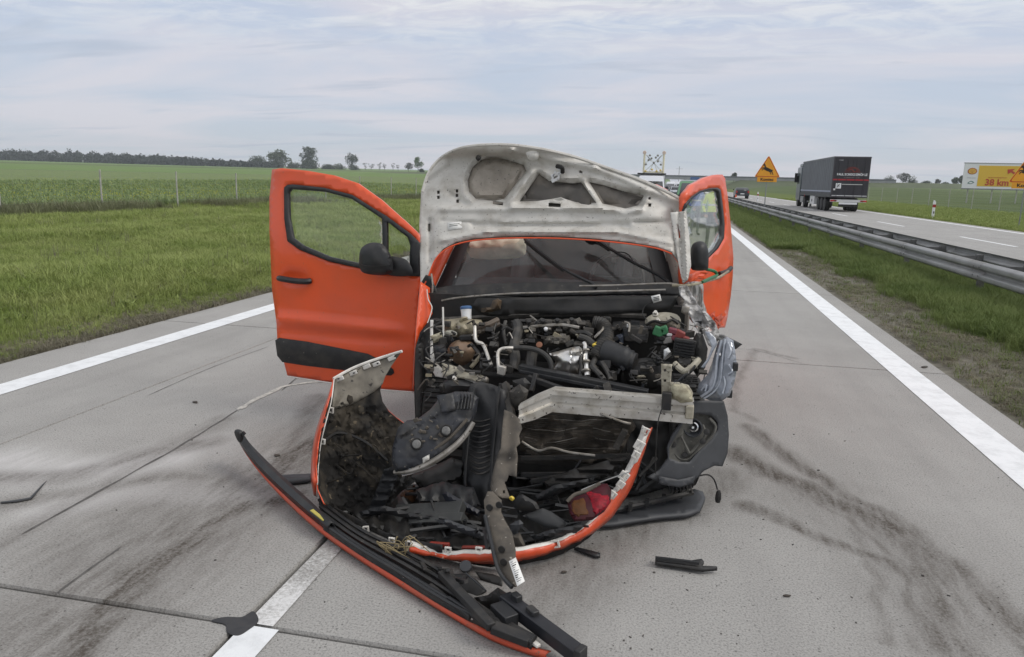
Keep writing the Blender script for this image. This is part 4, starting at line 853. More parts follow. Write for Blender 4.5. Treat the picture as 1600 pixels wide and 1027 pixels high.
part('strut_tower', pillow(S2([(1046, 506), (1056, 502), (1063, 508), (1060, 518), (1050, 518)], 3), 4.16, .03, 4), mat('taupe_cup', (.25, .21, .16), .6))
for x_, y_ in ((1024, 492), (1027, 503)): part('strut_nut', MB().lathe(P(x_, y_, 4.17), (0, -.7, .7), [(.017, 0), (.017, .01), (.010, .011), (.010, .03)], 10), ALU)
part('strut_arm', ptube([(1010, 508, 4.18), (1022, 502, 4.16), (1038, 505, 4.12), (1050, 500, 4.14), (1060, 506, 4.14)], 2.2), SOOT)
part('rail_arm', ptube([(1054, 568, 3.9), (1068, 580, 3.86), (1080, 575, 3.87), (1092, 562, 3.92)], 5, 8), BEIGEM)
part('rail_arm', pillow([(1080, 557), (1092, 560), (1094, 566), (1082, 568)], 3.95, .02, 4), BEIGEM)
part('bracket', pillow([(1037, 547), (1044, 543), (1048, 550), (1042, 556), (1037, 562)], 3.95, .02, 3), WHITEP)
part('lower_duct', pillow(S2([(975, 572), (1000, 560), (1025, 562), (1034, 580), (1030, 605), (1000, 610), (980, 600)], 3), 3.98, .08, 6), SOOT)
part('bracket', pillow([(990, 587), (1006, 586), (1010, 590), (996, 592)], 3.88, .012, 3), BEIGEM)
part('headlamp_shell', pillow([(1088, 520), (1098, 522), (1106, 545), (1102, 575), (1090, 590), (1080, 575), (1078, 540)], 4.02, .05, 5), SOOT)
# random wiring looms
for k in range(46):
    x0 = rnd.choice((rnd.uniform(668, 700), rnd.uniform(740, 800), rnd.uniform(930, 1100), rnd.uniform(1020, 1100))); y0 = rnd.uniform(500, 600)
    Y0 = 4.14 - (y0 - 500) * .0034; pts = [(x0, y0, Y0)]
    for j in range(rnd.randint(2, 4)):
        x0 += rnd.uniform(-16, 16); y0 += rnd.uniform(-10, 14); pts.append((x0, y0, 4.14 - (y0 - 500) * .0034 + rnd.uniform(-.04, .02)))
    part('wire', ptube(pts, rnd.choice((.7, .9, 1.2, 1.8)), 5, 4), rnd.choice((RUBBER, RUBBER, SOOT, HOSE, BLACKD, STEEL)))
for k in range(40):
    a = rnd.choice((rnd.uniform(668, 800), rnd.uniform(925, 1100))); b = rnd.uniform(500, 612); Y = 4.18 - (b - 498) * .0036
    part('engine_fitting', MB().box(P(a, b, Y), (rnd.uniform(.015, .07), rnd.uniform(.02, .05), rnd.uniform(.012, .05)), Matrix.Rotation(rnd.uniform(-.9, .9), 3, rnd.choice('XYZ'))), rnd.choice((ENG, BLACKD, BLACKD, SOOT, HOSE, SOOT, STEEL)), bevel=.004)
for k in range(150):
    a = rnd.uniform(668, 1100); b = rnd.uniform(498, 608) if a < 800 or a > 930 else rnd.uniform(498, 545); Y = 4.17 - (b - 498) * .0037 + rnd.uniform(-.02, .03)
    sz = rnd.uniform(.006, .022); shp = rnd.random(); R_ = Matrix.Rotation(rnd.uniform(-1.5, 1.5), 3, rnd.choice('XYZ')); mt = rnd.choice((ENG, ENG, ENG, STEEL, BLACKD, SOOT, HOSE, RES, BEIGEM, STEEL, DUSTP, DUSTP, BLUEG)) if a < 930 else rnd.choice((SOOT, BLACKD, BLACK, HOSE, ENG, BLUEG, SOOT, DUSTP))
    m = MB()
    if shp < .5: m.box(P(a, b, Y), (sz * 2.2, sz, sz), R_)
    elif shp < .8: m.lathe(P(a, b, Y), R_ @ Vector((0, -.5, 1)), [(sz * .6, -sz), (sz * .6, 0), (sz * .4, .2 * sz), (sz * .4, sz)], 8)
    else: m.tube(smooth_line([P(a, b, Y), P(a + rnd.uniform(-12, 12), b + rnd.uniform(-8, 8), Y - .02), P(a + rnd.uniform(-20, 20), b + rnd.uniform(-4, 14), Y - .03)], 4), sz * .28, 5)
    part('engine_fitting', m, mt)
# --- front structure
part('front_crossbar', MB().bar(P(812, 574, 3.86), P(1012, 614, 3.76), .05, .035, (0, 0, 1)).bar(P(812, 580, 3.84), P(1010, 620, 3.74), .02, .02), BLACK, bevel=.004)
part('front_crossbar', MB().bar(P(825, 590, 3.8), P(905, 618, 3.72), .03, .03).bar(P(838, 584, 3.8), P(830, 612, 3.75), .025, .025), BLACKD, bevel=.004)
part('front_crossbar', MB().bar(P(948, 600, 3.76), P(952, 618, 3.72), .035, .03, (0, 1, 0)), ENG)
bprof = [(-.045, .055), (-.045, .030), (-.02, .024), (-.02, -.012), (-.045, -.02), (-.045, -.062), (.03, -.062), (.03, .055)]
def beamsec(p, k=1.0): return [p + Vector((0, a * k, b * k)) for a, b in bprof]
bs = [beamsec(P(812, 645, 3.50), .8), beamsec(P(838, 634, 3.58)), beamsec(P(866, 622, 3.66)), beamsec(P(875, 623, 3.67)), beamsec(P(960, 630, 3.66)), beamsec(P(1040, 636, 3.68)), beamsec(P(1083, 640, 3.70))]
cb = MB(); cb.grid([s_ + [s_[0]] for s_ in bs]); cb.add(bs[0], [tuple(range(8))]); cb.add(bs[-1], [tuple(range(8))])
part('crash_beam', cb, ALU, ang=30)
part('beam_clip', MB().b2(P(1033, 641, 3.60), P(1050, 612, 3.64)), BLACKD, bevel=.004)
part('front_bracket', sheet([(1033, 569), (1050, 569), (1048, 580), (1047, 597), (1060, 598), (1076, 602), (1083, 614), (1081, 628), (1060, 626), (1034, 622)], lambda x, y: 3.66 - .02 * (x > 1046) + .006 * nz(x * .2, y * .2), 4, [[(1037, 577), (1041, 577), (1041, 581), (1037, 581)], [(1037, 593), (1041, 593), (1041, 597), (1037, 597)]]), BEIGEM, solid=.005)
part('crash_can', pillow([(1048, 600), (1070, 601), (1080, 612), (1083, 628), (1064, 630), (1050, 622)], 3.64, .03, 4, power=.3), mat('cream_can', (.46, .43, .31), .5, 0, (.22, .19, .13), 20, .45, .7))
part('beam_end', MB().b2(P(1070, 655, 3.64), P(1084, 626, 3.74)), BEIGEM, bevel=.006)
# radiator pack
def rady(x, y): return 3.66 + .02 * math.sin(x * .05 + y * .09) + .06 * nz(x * .035, y * .07) + .02 * nz(x * .09, y * .12, 4) + (y - 640) * .0006
rad = part('radiator', sheet([(812, 645), (870, 640), (985, 650), (990, 668), (975, 700), (965, 716), (905, 722), (850, 716), (812, 705)], rady, 6), mat('radiator_core', (.12, .10, .078), .65, .3, (.035, .03, .024), 9, .4, .7, bmp=.6, bsc=140), solid=.02)
for k in range(23):
    y_ = 650 + k * 3.0; x1 = 985 - max(0, y_ - 660) * .4
    part('radiator_fin', ptube([(x, y_ + 6 * nz(x * .03, y_ * .03, 2) + 2 * nz(x * .11, y_ * .2, 8) + (3 * math.sin(x * .06) if 6 < k < 16 else 0), rady(x, y_) - .010 - .008 * nz(x * .1, y_)) for x in np.linspace(820, x1, 14)], .55, 4, 2), STEEL if k % 5 == 2 else ENG, rad)
part('radiator_tank', MB().bar(P(977, 672, 3.60), P(962, 700, 3.60), .03, .03, (0, 1, 0)), ENG, rad)
part('radiator_edge', ptube([(815, 690, 3.58), (840, 704, 3.57), (862, 700, 3.57), (890, 707, 3.57), (930, 712, 3.57)], 2.2), STEEL, rad)
part('cooler_tube', ptube([(938, 646, 3.62), (955, 653, 3.6), (975, 660, 3.6), (985, 662, 3.62)], 2), STEEL)
for a, b, c, d, Y in ((815, 716, 985, 712, 3.6), (815, 742, 960, 740, 3.55), (830, 752, 940, 735, 3.5)): part('lower_crossbar', MB().bar(P(a, b, Y), P(c, d, Y), .02, .02), BLACKD)
# fan shroud left of the bent support, with ribs
def shy(x, y): return 3.62 - (y - 600) * .0011 + .02 * nz(x * .06, y * .03)
shr = part('fan_shroud', sheet([(735, 600), (752, 596), (790, 610), (796, 640), (782, 700), (770, 760), (760, 800), (735, 780), (722, 720), (724, 650)], shy, 7), BLACK, solid=.02)
for k in range(11): part('shroud_rib', ptube([(730 + k * .6, 655 + k * 8, shy(735, 655 + k * 8) - .012), (748, 659 + k * 8.2, shy(748, 660 + k * 8) - .03), (766, 655 + k * 8, shy(765, 655 + k * 8) - .012)], 1.7, 5, 4), BLACKD, shr)
for x_ in (732, 772): part('shroud_rib', ptube([(x_ + 8, 604, shy(x_, 604) - .025), (x_ + 2, 660, shy(x_, 660) - .025), (x_ - 4, 720, shy(x_, 720) - .025), (x_ - 6, 770, shy(x_, 770) - .02)], 2.4, 6), BLACK, shr)
for k in range(5): part('shroud_rib', MB().bar(P(712 + k * 5, 612, 3.66), P(708 + k * 5, 640, 3.62), .008, .02, (0, 1, 0)), BLACK, shr)
# bent upright support hanging in front
sup = part('bent_support', sheet([(788, 640), (800, 645), (812, 655), (816, 670), (811, 680), (813, 692), (806, 698), (808, 716), (806, 745), (795, 742), (790, 758), (797, 778), (786, 778), (770, 772), (766, 760), (771, 735), (776, 715), (783, 700), (785, 670)],
           lambda x, y: 3.42 - (y - 640) * .0030 + .03 * math.exp(-((y - 718) / 9) ** 2) - .012 * math.sin((x - 770) * .2), 4.5, [[(789, 752), (792, 752), (792, 757), (789, 757)], [(786, 766), (789, 766), (789, 771), (786, 771)]]), DUSTP, solid=.006, ang=50)
part('support_foot', pillow([(756, 782), (762, 768), (770, 768), (784, 782), (783, 800), (790, 815), (800, 832), (806, 860), (806, 880), (812, 900), (807, 918), (800, 917), (780, 895), (768, 850), (758, 808)], lambda x, y: 3.02 - (y - 770) * .0031, .02, 4.5, power=.3), DUSTP, sup, ang=50)
for x_, y_ in ((765, 793), (780, 789), (787, 878), (784, 858)): part('mounting_hole', MB().lathe(P(x_, y_, 2.985 - (y_ - 770) * .0031), (0, -1, .1), [(.012, -.004), (.016, .002), (.014, .006)], 12), SOOT, sup)
part('support_edge', ptube([(758, 806, 2.87), (768, 850, 2.74), (780, 893, 2.61), (800, 918, 2.54)], 3.5), BLACK, sup)
Ls = lambda y: 2.965 - (y - 770) * .0031
lab = part('barcode_label', sheet([(795, 877), (806, 871), (820, 908), (808, 916)], lambda x, y: Ls(y) - .008, 8), PAPER, sup, solid=.002)
for k in range(11):
    t0 = (k + .7) / 13
    a = (795 + (808 - 795) * t0 + 2.2, 877 + (916 - 877) * t0); ln = (3 + 5 * ((k * 7) % 4) / 3)
    part('print_line', MB().bar(P(a[0], a[1], Ls(a[1]) - .013), P(a[0] + ln, a[1] - 3.0 * ln / 6, Ls(a[1]) - .013), .0035 if k in (2, 7, 8) else .0016, .001, (0, 1, 0)), INK, lab)
part('yellow_plug', pillow(S2([(795, 778), (800, 775), (804, 779), (800, 783)]), 3.0, .012, 3), YELL, sup)
part('hinge_stub', pillow([(795, 612), (812, 600), (826, 610), (820, 636), (806, 642), (796, 632)], 3.58, .04, 5, power=.3), ENG)
part('hinge_stub', pillow([(800, 595), (820, 590), (830, 600), (822, 618), (808, 616)], 3.66, .03, 5), SOOT)
part('lower_strut', MB().bar(P(790, 600, 3.72), P(800, 650, 3.5), .03, .03, (0, 1, 0)), ENG)
# clear right headlamp hanging at the corner
def hy(x, y): return 3.80 - (x - 1120) * .0022 - (y - 570) * .0016
hl = part('headlight', pillow([(1122, 534), (1135, 526), (1146, 532), (1149, 550), (1152, 575), (1147, 600), (1140, 618), (1128, 627), (1110, 626), (1098, 622), (1088, 612), (1092, 600), (1106, 585), (1113, 565)], hy, .05, 4, power=.35, relief=lambda x, y: .006 * nz(x * .12, y * .12)), LENS, ang=40)
hl['label'] = 'clear lens headlight twisted outwards'
for pts, r in (([(1128, 532), (1121, 560), (1118, 590), (1112, 608), (1096, 620)], 2.2), ([(1133, 530), (1129, 560), (1126, 595), (1116, 612), (1100, 623)], 1.4), ([(1137, 535), (1142, 548), (1138, 560)], 1.4), ([(1139, 570), (1144, 580), (1138, 585)], 1.6), ([(1131, 588), (1133, 600), (1129, 615)], 1.3), ([(1096, 610), (1104, 602), (1102, 612)], 1.6)):
    part('lens_edge', ptube([(a, b, hy(a, b) - .048) for a, b in pts], r, 6), LENSE, hl)
part('chrome_reflector', pillow([(1119, 552), (1126, 548), (1126, 556), (1120, 558)], lambda x, y: hy(x, y) - .045, .008, 3), CHROME, hl)
part('trim_fin', sheet([(1101, 518), (1108, 518), (1118, 528), (1121, 538), (1115, 548), (1107, 565), (1100, 575), (1095, 574), (1106, 560), (1112, 542), (1108, 532)], lambda x, y: 3.84 - (y - 520) * .001, 3.5), LENSE, hl, solid=.006)
for x_, y_ in ((1149, 573), (1140, 615)): part('lamp_lug', MB().box(P(x_, y_, 3.70), (.025, .03, .04)), BLACK, hl, bevel=.004)
# wheels
def wheel(x, y, z=.31, steer=0.0):
    e = MB(); ax_ = Vector((math.cos(steer), math.sin(steer), 0))
    e.lathe((x, y, z), ax_, [(.20, -.085), (.27, -.095), (.305, -.08), (.312, -.05), (.312, .05), (.305, .08), (.27, .095), (.20, .085)], 36)
    t_ = part('tyre', e, RUBBER, ang=40)
    tr = MB()
    for k in range(64):
        a = 2 * math.pi * k / 64; c = Vector((x, y, z)) + (Vector((0, 0, 1)) * math.cos(a) + ax_.cross(Vector((0, 0, 1))) * math.sin(a)) * .314
        tr.box(c, (.13, .016, .004), Matrix.Rotation(steer, 3, 'Z') @ Matrix.Rotation(-a, 3, 'X'))
    part('tread', tr, RUBBER, t_)
    part('rim', MB().lathe((x, y, z), ax_, [(.20, -.07), (.19, -.05), (.06, -.02), (.06, .02), (.19, .05), (.20, .07)], 24), STEEL, t_)
wheel(CXW - .57, 4.28); wheel(CXW + .84, 4.16, .31, .08); wheel(CXW - .85, 7.0); wheel(CXW + .65, 7.0)
# ------------------------------------------------------------------ torn-off front bumper
bump = thing('torn_bumper', 'torn off orange front bumper lying inside out in front of the wrecked van', 'bumper', (-0.9, 3.1, 0))
def bpart(name, mb, m, parent=None, **k): return obj(name, mb, m, parent or bump, **k)
WING = [(628, 549), (601, 557), (575, 565), (548, 577), (521, 591), (519, 610), (512, 635), (504, 662), (498, 695), (495, 730), (497, 765), (507, 787), (530, 800), (560, 812), (590, 812), (612, 785), (625, 755), (640, 700), (636, 665), (622, 655), (608, 643), (598, 628), (594, 610), (600, 590), (612, 570)]
def wgy(x, y):
    Y = 3.52 - (y - 550) * .0012
    e = dpoly(x, y, [(521, 591), (512, 635), (498, 695), (495, 730), (497, 765), (507, 787)], False)
    Y += .16 * (1 - math.exp(-e / 45)) - .16 * math.exp(-e / 7) * sstep(592, 640, y)
    Y += .012 * nz(x * .04, y * .04) + .006 * nz(x * .15, y * .12) + (.026 * nz(x * .07 + y * .03, y * .05, 4) + .012 * nz(x * .2, y * .16, 9)) * sstep(600, 650, y)
    Y -= .03 * sstep(560, 549, y)
    return Y
MUD = mat('muddy_inside', (.052, .043, .031), .85, 0, (.009, .008, .007), 5.5, .40, .54, spk=(.15, .12, .08), spk_sc=24, spk_t=.66, bmp=1.0, bsc=26)
bpart('bumper_corner', sheet(WING, wgy, 3.6), [MUD, ORANGE], solid=.005, moff=1)
bpart('upper_inside', sheet([(626, 552), (601, 560), (575, 568), (548, 580), (524, 593), (522, 612), (519, 640), (550, 632), (585, 612), (598, 600), (602, 588), (612, 571)], lambda x, y: wgy(x, y) - .006, 5), mat('greasy_primer', (.21, .19, .155), .7, 0, (.11, .1, .083), 9, .42, .7, spk=(.05, .045, .04), spk_sc=40, spk_t=.64), solid=.002)
md2 = MB()
for k in range(40):
    a, b = rnd.uniform(503, 630), rnd.uniform(620, 800)
    if not pip(a, b, WING) or dpoly(a, b, WING) < 7: continue
    m_ = P(a, b, wgy(a, b) - .012)
    if k % 3: md2.lathe(m_, (rnd.uniform(-.3, .3), -1, .2), [(rnd.uniform(.006, .03), -.01), (rnd.uniform(.004, .012), .002), (.002, .004)], 6)
    else: md2.tube(smooth_line([m_, m_ + Vector((rnd.uniform(-.05, .05), -.02, rnd.uniform(-.03, .03))), m_ + Vector((rnd.uniform(-.1, .1), -.01, rnd.uniform(-.09, .06)))], 4), rnd.uniform(.002, .006), 5)
tag(bpart('caked_mud', md2, MUD), kind='stuff')
for pts in ([(506, 690), (530, 676), (570, 690), (606, 720)],): bpart('inner_rib', ptube([(a, b, wgy(a, b) - .012) for a, b in pts], 2.4, 6), BLACKD)
sk = MB()
lo_ = [(521, 592), (511, 622), (499, 655), (490, 690), (486, 725), (486, 750), (490, 774)]; hi_ = [(522, 592), (518, 625), (509, 660), (501, 695), (497, 730), (496, 755), (495, 776)]
A = smooth_line([P(a, b, wgy(a + 8, b) + .10 + .05 * (b > 600)) for a, b in lo_], 6); Bm = smooth_line([P((a + c) / 2 - 1, (b + d) / 2, wgy(c, d) - .02) for (a, b), (c, d) in zip(lo_, hi_)], 6); B = smooth_line([P(a, b, wgy(a, b) - .01) for a, b in hi_], 6)
sk.grid([A, Bm, B]); bpart('bumper_side', sk, ORANGES, solid=.004, ang=None)
bpart('bumper_flange', ptube([(521, 592, wgy(521, 592) - .01), (548, 577, wgy(548, 577) - .01), (575, 566, wgy(575, 566) - .01), (602, 557, wgy(602, 557) - .01), (628, 549, wgy(628, 549) - .01)], 2.6, 6), WHITEFL)
bpart('bumper_flange', ptube([(a, b, wgy(a, b) - .012) for a, b in hi_], 1.1), WHITEFL)
fl2 = MB()
for a, b in ((531, 590), (552, 581), (573, 571), (588, 567), (612, 558)):
    fl2.box(P(a, b + 2, wgy(a, b) - .02), (.045, .008, .022), Matrix.Rotation(-.45, 3, 'Y'))
bpart('flange_tab', fl2, WHITEFL, bevel=.003)
fh = MB()
for a, b in ((529, 591), (553, 582), (558, 580), (590, 567), (617, 556)): fh.box(P(a, b + 1, wgy(a, b) - .028), (.008, .006, .006), Matrix.Rotation(-.45, 3, 'Y'))
bpart('tab_hole', fh, SOOT)
def clip(a, b, Y, s=.028, rot=0.0, tilt=0.0):
    R_ = Matrix.Rotation(rot, 3, 'Y') @ Matrix.Rotation(tilt, 3, 'X'); c = P(a, b, Y); m = MB()
    for dx, dz, sx, sz in ((-.38, 0, .26, 1), (.38, 0, .26, 1), (0, .4, .5, .22), (0, -.4, .5, .22)): m.box(c + R_ @ Vector((dx * s, 0, dz * s)), (sx * s, .012, sz * s), R_)
    o = bpart('clip', m, WHITEFL, bevel=.0015); return o
clip(517, 641, wgy(517, 641) - .03, .030, .1); clip(504, 690, wgy(504, 690) - .03, .028, .1)
# the long curved band with its white return flange
loe = [(640, 866, 2.93), (680, 870, 2.93), (720, 879, 2.91), (780, 881, 2.92), (840, 871, 2.99), (900, 848, 3.15), (950, 815, 3.33), (985, 765, 3.42), (1005, 712, 3.47), (1020, 668, 3.50)]
upe = [(640, 853, 2.93), (690, 866, 2.90), (730, 866, 2.875), (785, 863, 2.875), (835, 857, 2.94), (885, 841, 3.07), (929, 812, 3.22), (962, 771, 3.33), (989, 728, 3.40), (1011, 671, 3.46)]
la = smooth_line([P(*p) for p in loe], 8); ua = smooth_line([P(*p) for p in upe], 8)
la = [p + Vector((0, .010 * nz(i * .35, 1), .008 * nz(i * .5, 2))) for i, p in enumerate(la)]; ua = [p + Vector((0, .010 * nz(i * .3, 5), .010 * nz(i * .55, 3))) for i, p in enumerate(ua)]
mid = [(p + q) / 2 + Vector((.006, -.022 + .008 * nz(i * .4, 8), .004)) for i, (p, q) in enumerate(zip(la, ua))]
bm2 = MB(); bm2.grid([la, mid, ua]); bpart('bumper_band', bm2, ORANGES, solid=.006, ang=None)
inn = [p + Vector((-.004, .030, .006)) + (Vector((-.02, .0, 0)) * sstep(40, 72, i)) for i, p in enumerate(ua)]
bm3 = MB(); bm3.grid([ua, inn]); bpart('bumper_flange', bm3, WHITEFL, solid=.004)
bk_ = [p + Vector((0, .03, -.10)) for p in inn]
bm4 = MB(); bm4.grid([inn, [p + Vector((0, .006, -.03)) for p in inn], [Vector((p.x, p.y, max(.01, p.z))) for p in bk_]]); bpart('bumper_inside', bm4, MUD, solid=.004)
for a, b, Y, s, r_ in ((1009, 674, 3.44, .034, -.35), (999, 696, 3.40, .045, -.45), (994, 711, 3.38, .034, -.45), (975, 744, 3.32, .042, -.55), (970, 757, 3.30, .034, -.55), (957, 773, 3.27, .034, -.6), (868, 850, 3.02, .036, .25), (748, 860, 2.90, .030, 0), (700, 860, 2.91, .030, 0), (663, 857, 2.93, .020, 0), (640, 851, 2.96, .034, 0), (612, 845, 3.0, .030, 0), (572, 827, 3.1, .030, .2)):
    clip(a, b, Y, s, -r_)
bpart('clip_plate', sheet([(1006, 683), (1012, 680), (1006, 700), (996, 722), (990, 726), (994, 705)], lambda x, y: 3.425 - (1010 - x) * .0022, 4), WHITEFL, solid=.003)
bpart('clip_plate', sheet([(978, 735), (984, 737), (975, 758), (964, 770), (962, 765), (970, 752)], lambda x, y: 3.345 - (980 - x) * .0022, 4), WHITEFL, solid=.003)
bpart('bumper_inside', sheet([(497, 770), (520, 792), (560, 812), (600, 832), (650, 846), (690, 852), (690, 864), (640, 862), (590, 850), (540, 828), (505, 800)], lambda x, y: 3.30 - (x - 497) * .0021, 7), BLACKD, solid=.006)
bpart('arch_liner', sheet([(600, 735), (620, 725), (622, 745), (606, 780), (590, 815), (570, 812), (578, 790), (588, 765)], lambda x, y: 3.30 - (y - 725) * .0010 + .015 * math.sin(y * .4), 5), BLACK, solid=.008)
bpart('lower_grille', MB().bar(P(618, 806, 3.28), P(722, 800, 3.2), .10, .05, (0, -.5, .8)).bar(P(620, 818, 3.24), P(726, 812, 3.16), .05, .06, (0, -.5, .8)), mat('grille_grey', (.055, .057, .055), .6, 0, (.035, .036, .036), 9), bevel=.004)
for k in range(6): bpart('grille_tab', MB().box(P(640 + 17 * k, 822 - k, 3.18 - .006 * k), (.022, .02, .03)), BLACK)
bpart('red_trim', MB().bar(P(672, 850, 3.0), P(702, 852, 2.98), .02, .02), mat('red_trim', (.25, .03, .018), .5), bevel=.004)
bpart('red_trim', MB().bar(P(722, 856, 2.97), P(760, 856, 2.96), .02, .015), mat('red_trim_dull', (.2, .028, .018), .5), bevel=.004)

# ------------------------------------------------------------------ lower bumper strip on the road
strip = thing('bumper_strip', 'long curved black and orange lower bumper strip stretched across the road', 'bumper', (-1.2, 3.0, 0))
def spart(name, mb, m, parent=None, **k): return obj(name, mb, m, parent or strip, **k)
def zst(i, n): return 0
rim = [(370, 684, .20), (385, 711, .14), (410, 743, .10), (450, 785, .07), (500, 829, .05), (560, 871, .04), (620, 909, .035), (690, 953, .03), (760, 993, .03), (820, 1016, .03), (852, 1025, .03)]
def GL(lst, dz=0.0): return smooth_line([G(a, b, z + dz) for a, b, z in lst], 8)
r0 = GL(rim); r1 = GL([(a + 5, b - 6, z + .012) for a, b, z in rim]); r2 = GL([(a + 9, b - 8, z) for a, b, z in rim]); rl = [Vector((p.x, p.y, max(.005, p.z - .03))) + Vector((.01, .012, 0)) for p in r0]
m_ = MB(); m_.grid([rl, r0, r1, r2]); spart('orange_rim', m_, FADED, solid=.004, ang=None)
# black upper rail on the far end
ra = [(367, 675, .24), (378, 694, .20), (400, 722, .16), (430, 753, .13), (470, 789, .11), (512, 824, .09)]
rb = [(378, 674, .26), (390, 692, .22), (412, 715, .18), (442, 744, .15), (482, 780, .13), (521, 817, .11)]
m_ = MB(); m_.grid([[p + Vector((0, .02, -.05)) for p in GL(ra)], GL(ra), [(p + q) / 2 + Vector((0, 0, .012)) for p, q in zip(GL(ra), GL(rb))], GL(rb), [p + Vector((.01, .03, -.06)) for p in GL(rb)]]); spart('black_rail', m_, BLACK, solid=.005)
spart('rail_end', pillow(S2([(366, 676), (370, 671), (378, 673), (381, 681), (378, 690), (372, 690)], 3), 3.52, .02, 4), BLACK)
spart('rail_hook', MB().bar(P(379, 679, 3.5), P(382, 676, 3.5), .012, .02), BLACK)
# wide ribbed bed
oa = [(505, 828, .06), (560, 866, .05), (620, 903, .045), (690, 947, .04), (760, 985, .04), (830, 1014, .04)]
ob = [(498, 782, .05), (560, 828, .05), (620, 858, .05), (675, 886, .05), (700, 905, .05), (745, 950, .05), (838, 1005, .05)]
oa2 = GL(oa); ob2 = GL(ob); n1 = 40
def rs(l, n):
    return [l[int(round(i * (len(l) - 1) / (n - 1)))] for i in range(n)]
oa2, ob2 = rs(oa2, n1), rs(ob2, n1); rows = []
for k in range(13):
    t = k / 12; rows.append([a.lerp(b, t) + Vector((0, 0, (.022 if k % 3 == 1 else 0) - .02 * math.sin(math.pi * t))) for a, b in zip(oa2, ob2)])
m_ = MB(); m_.grid(rows); spart('ribbed_bed', m_, BLACKD, solid=.006, ang=25)
for t in (.06, .16, .4, .62, .86): spart('bed_rib', MB().tube([a.lerp(b, t) + Vector((0, 0, .024)) for a, b in zip(oa2, ob2)], .009, 6), BLACK if t < .3 else BLACKD)
for t in (.2, .42, .6, .75, .92): spart('rim_clip', MB().box(r1[int(t * (len(r1) - 1))] + Vector((.01, .01, .012)), (.045, .02, .012), Matrix.Rotation(-.7, 3, 'Z')), WHITEFL, bevel=.003)
yl = spart('yellow_print', MB().bar(G(487, 797, .125), G(507, 813, .105), .018, .004), mat('yellow_ink', (.42, .36, .08), .6))
# long diagonal bars and boxes at the near end
def sbar(name, a, b, za, zb, wd, ht, m=BLACK, **k): return spart(name, MB().bar(G(*a, za), G(*b, zb), wd, ht), m, bevel=k.get('bevel', .004))
sbar('diagonal_bar', (690, 896), (768, 980), .10, .09, .035, .03, BLACKD); sbar('diagonal_bar', (770, 980), (828, 1002), .08, .06, .05, .03, BLACKD)
sbar('diagonal_bar', (672, 915), (735, 965), .06, .06, .018, .02, BLACKD); sbar('diagonal_bar', (700, 935), (765, 975), .07, .07, .015, .02, BLACK)
sbar('side_bar', (788, 936), (905, 1024), .09, .07, .055, .05, mat('navy_black', (.010, .011, .015), .5, 0, (.02, .021, .026), 9)); sbar('side_bar', (776, 950), (800, 972), .08, .08, .06, .05)
sbar('bar_lug', (802, 930), (812, 938), .12, .12, .03, .03); sbar('bar_lug', (826, 951), (838, 962), .11, .11, .03, .03); sbar('bar_lug', (902, 1022), (912, 1027), .09, .09, .05, .06)
spart('deep_pocket', pillow([(740, 934), (762, 930), (778, 918), (800, 932), (806, 945), (798, 958), (790, 972), (770, 960), (750, 944)], 2.62, .04, 6, power=.3), SOOT)
spart('deep_pocket', sheet([(700, 897), (728, 896), (745, 906), (760, 922), (740, 935), (720, 925)], lambda x, y: 2.80 - (y - 896) * .0028, 6), SOOT, solid=.01)
spart('pocket_edge', ptube([(728, 896, 2.74), (742, 908, 2.70), (759, 923, 2.64)], 1.6), GREYP)
spart('flap', sheet([(742, 893), (770, 897), (785, 903), (784, 917), (765, 910), (750, 905)], lambda x, y: 2.85 - (y - 890) * .002, 6), SOOT, solid=.006)
spart('knob', MB().lathe(P(728, 886, 2.85), (0, -.6, .8), [(.02, -.02), (.028, 0), (.026, .012), (.01, .014)], 12), GREYP)
for k in range(7):
    a = rnd.uniform(655, 740); b = 868 + (a - 655) * .45 + rnd.uniform(-4, 16); spart('snapped_rib', MB().bar(G(a, b, .06), G(a + rnd.uniform(-22, 22), b + rnd.uniform(-4, 22), rnd.uniform(.05, .14)), .016, .012), BLACKD)
hair = MB()
for k in range(16):
    c = G(622 + rnd.uniform(-14, 14), 862 + rnd.uniform(-6, 6), .07); hair.tube(smooth_line([c, c + Vector((rnd.uniform(-.06, .06), rnd.uniform(-.03, .03), rnd.uniform(.02, .07))), c + Vector((rnd.uniform(-.12, .12), rnd.uniform(-.06, .06), rnd.uniform(-.02, .05)))], 4), .0022, 4)
tag(spart('straw_tuft', hair, mat('straw', (.25, .2, .11), .9)), kind='stuff')

# ------------------------------------------------------------------ loose parts
lamp = thing('loose_headlamp', 'knocked out headlamp with two round caps lying face down beside the orange bumper corner', 'headlamp', (-1.2, 3.5, .3))
LO = [(612, 722), (613, 700), (622, 668), (636, 657), (652, 655), (672, 640), (690, 618), (712, 612), (738, 613), (748, 622), (746, 640), (737, 664), (718, 692), (690, 715), (660, 729), (630, 738), (618, 738)]
def ly(x, y): return 3.46 - (y - 610) * .0014 - (748 - x) * .0004
obj('housing', pillow(LO, ly, .06, 4.5, power=.35, relief=lambda x, y: .012 * nz(x * .05, y * .05) + .007 * nz(x * .16, y * .16) + .014 * sstep(1, -1, (x - 690) * .5 + (y - 645) * .86)), BLUEG, lamp, ang=40)
obj('lamp_rim', MB().tube(smooth_line([P(616, 738, 3.24), P(640, 736, 3.23), P(670, 725, 3.24), P(700, 706, 3.26), P(724, 684, 3.3), P(740, 660, 3.33)], 6), [.010 + .006 * math.sin(i * .1) for i in range(31)], 8), STEEL, lamp)
obj('lamp_rim', MB().tube(smooth_line([P(614, 727, 3.26), P(645, 718, 3.25), P(675, 704, 3.26), P(705, 682, 3.29), P(730, 655, 3.33)], 6), .008, 7), DUSTP, lamp)
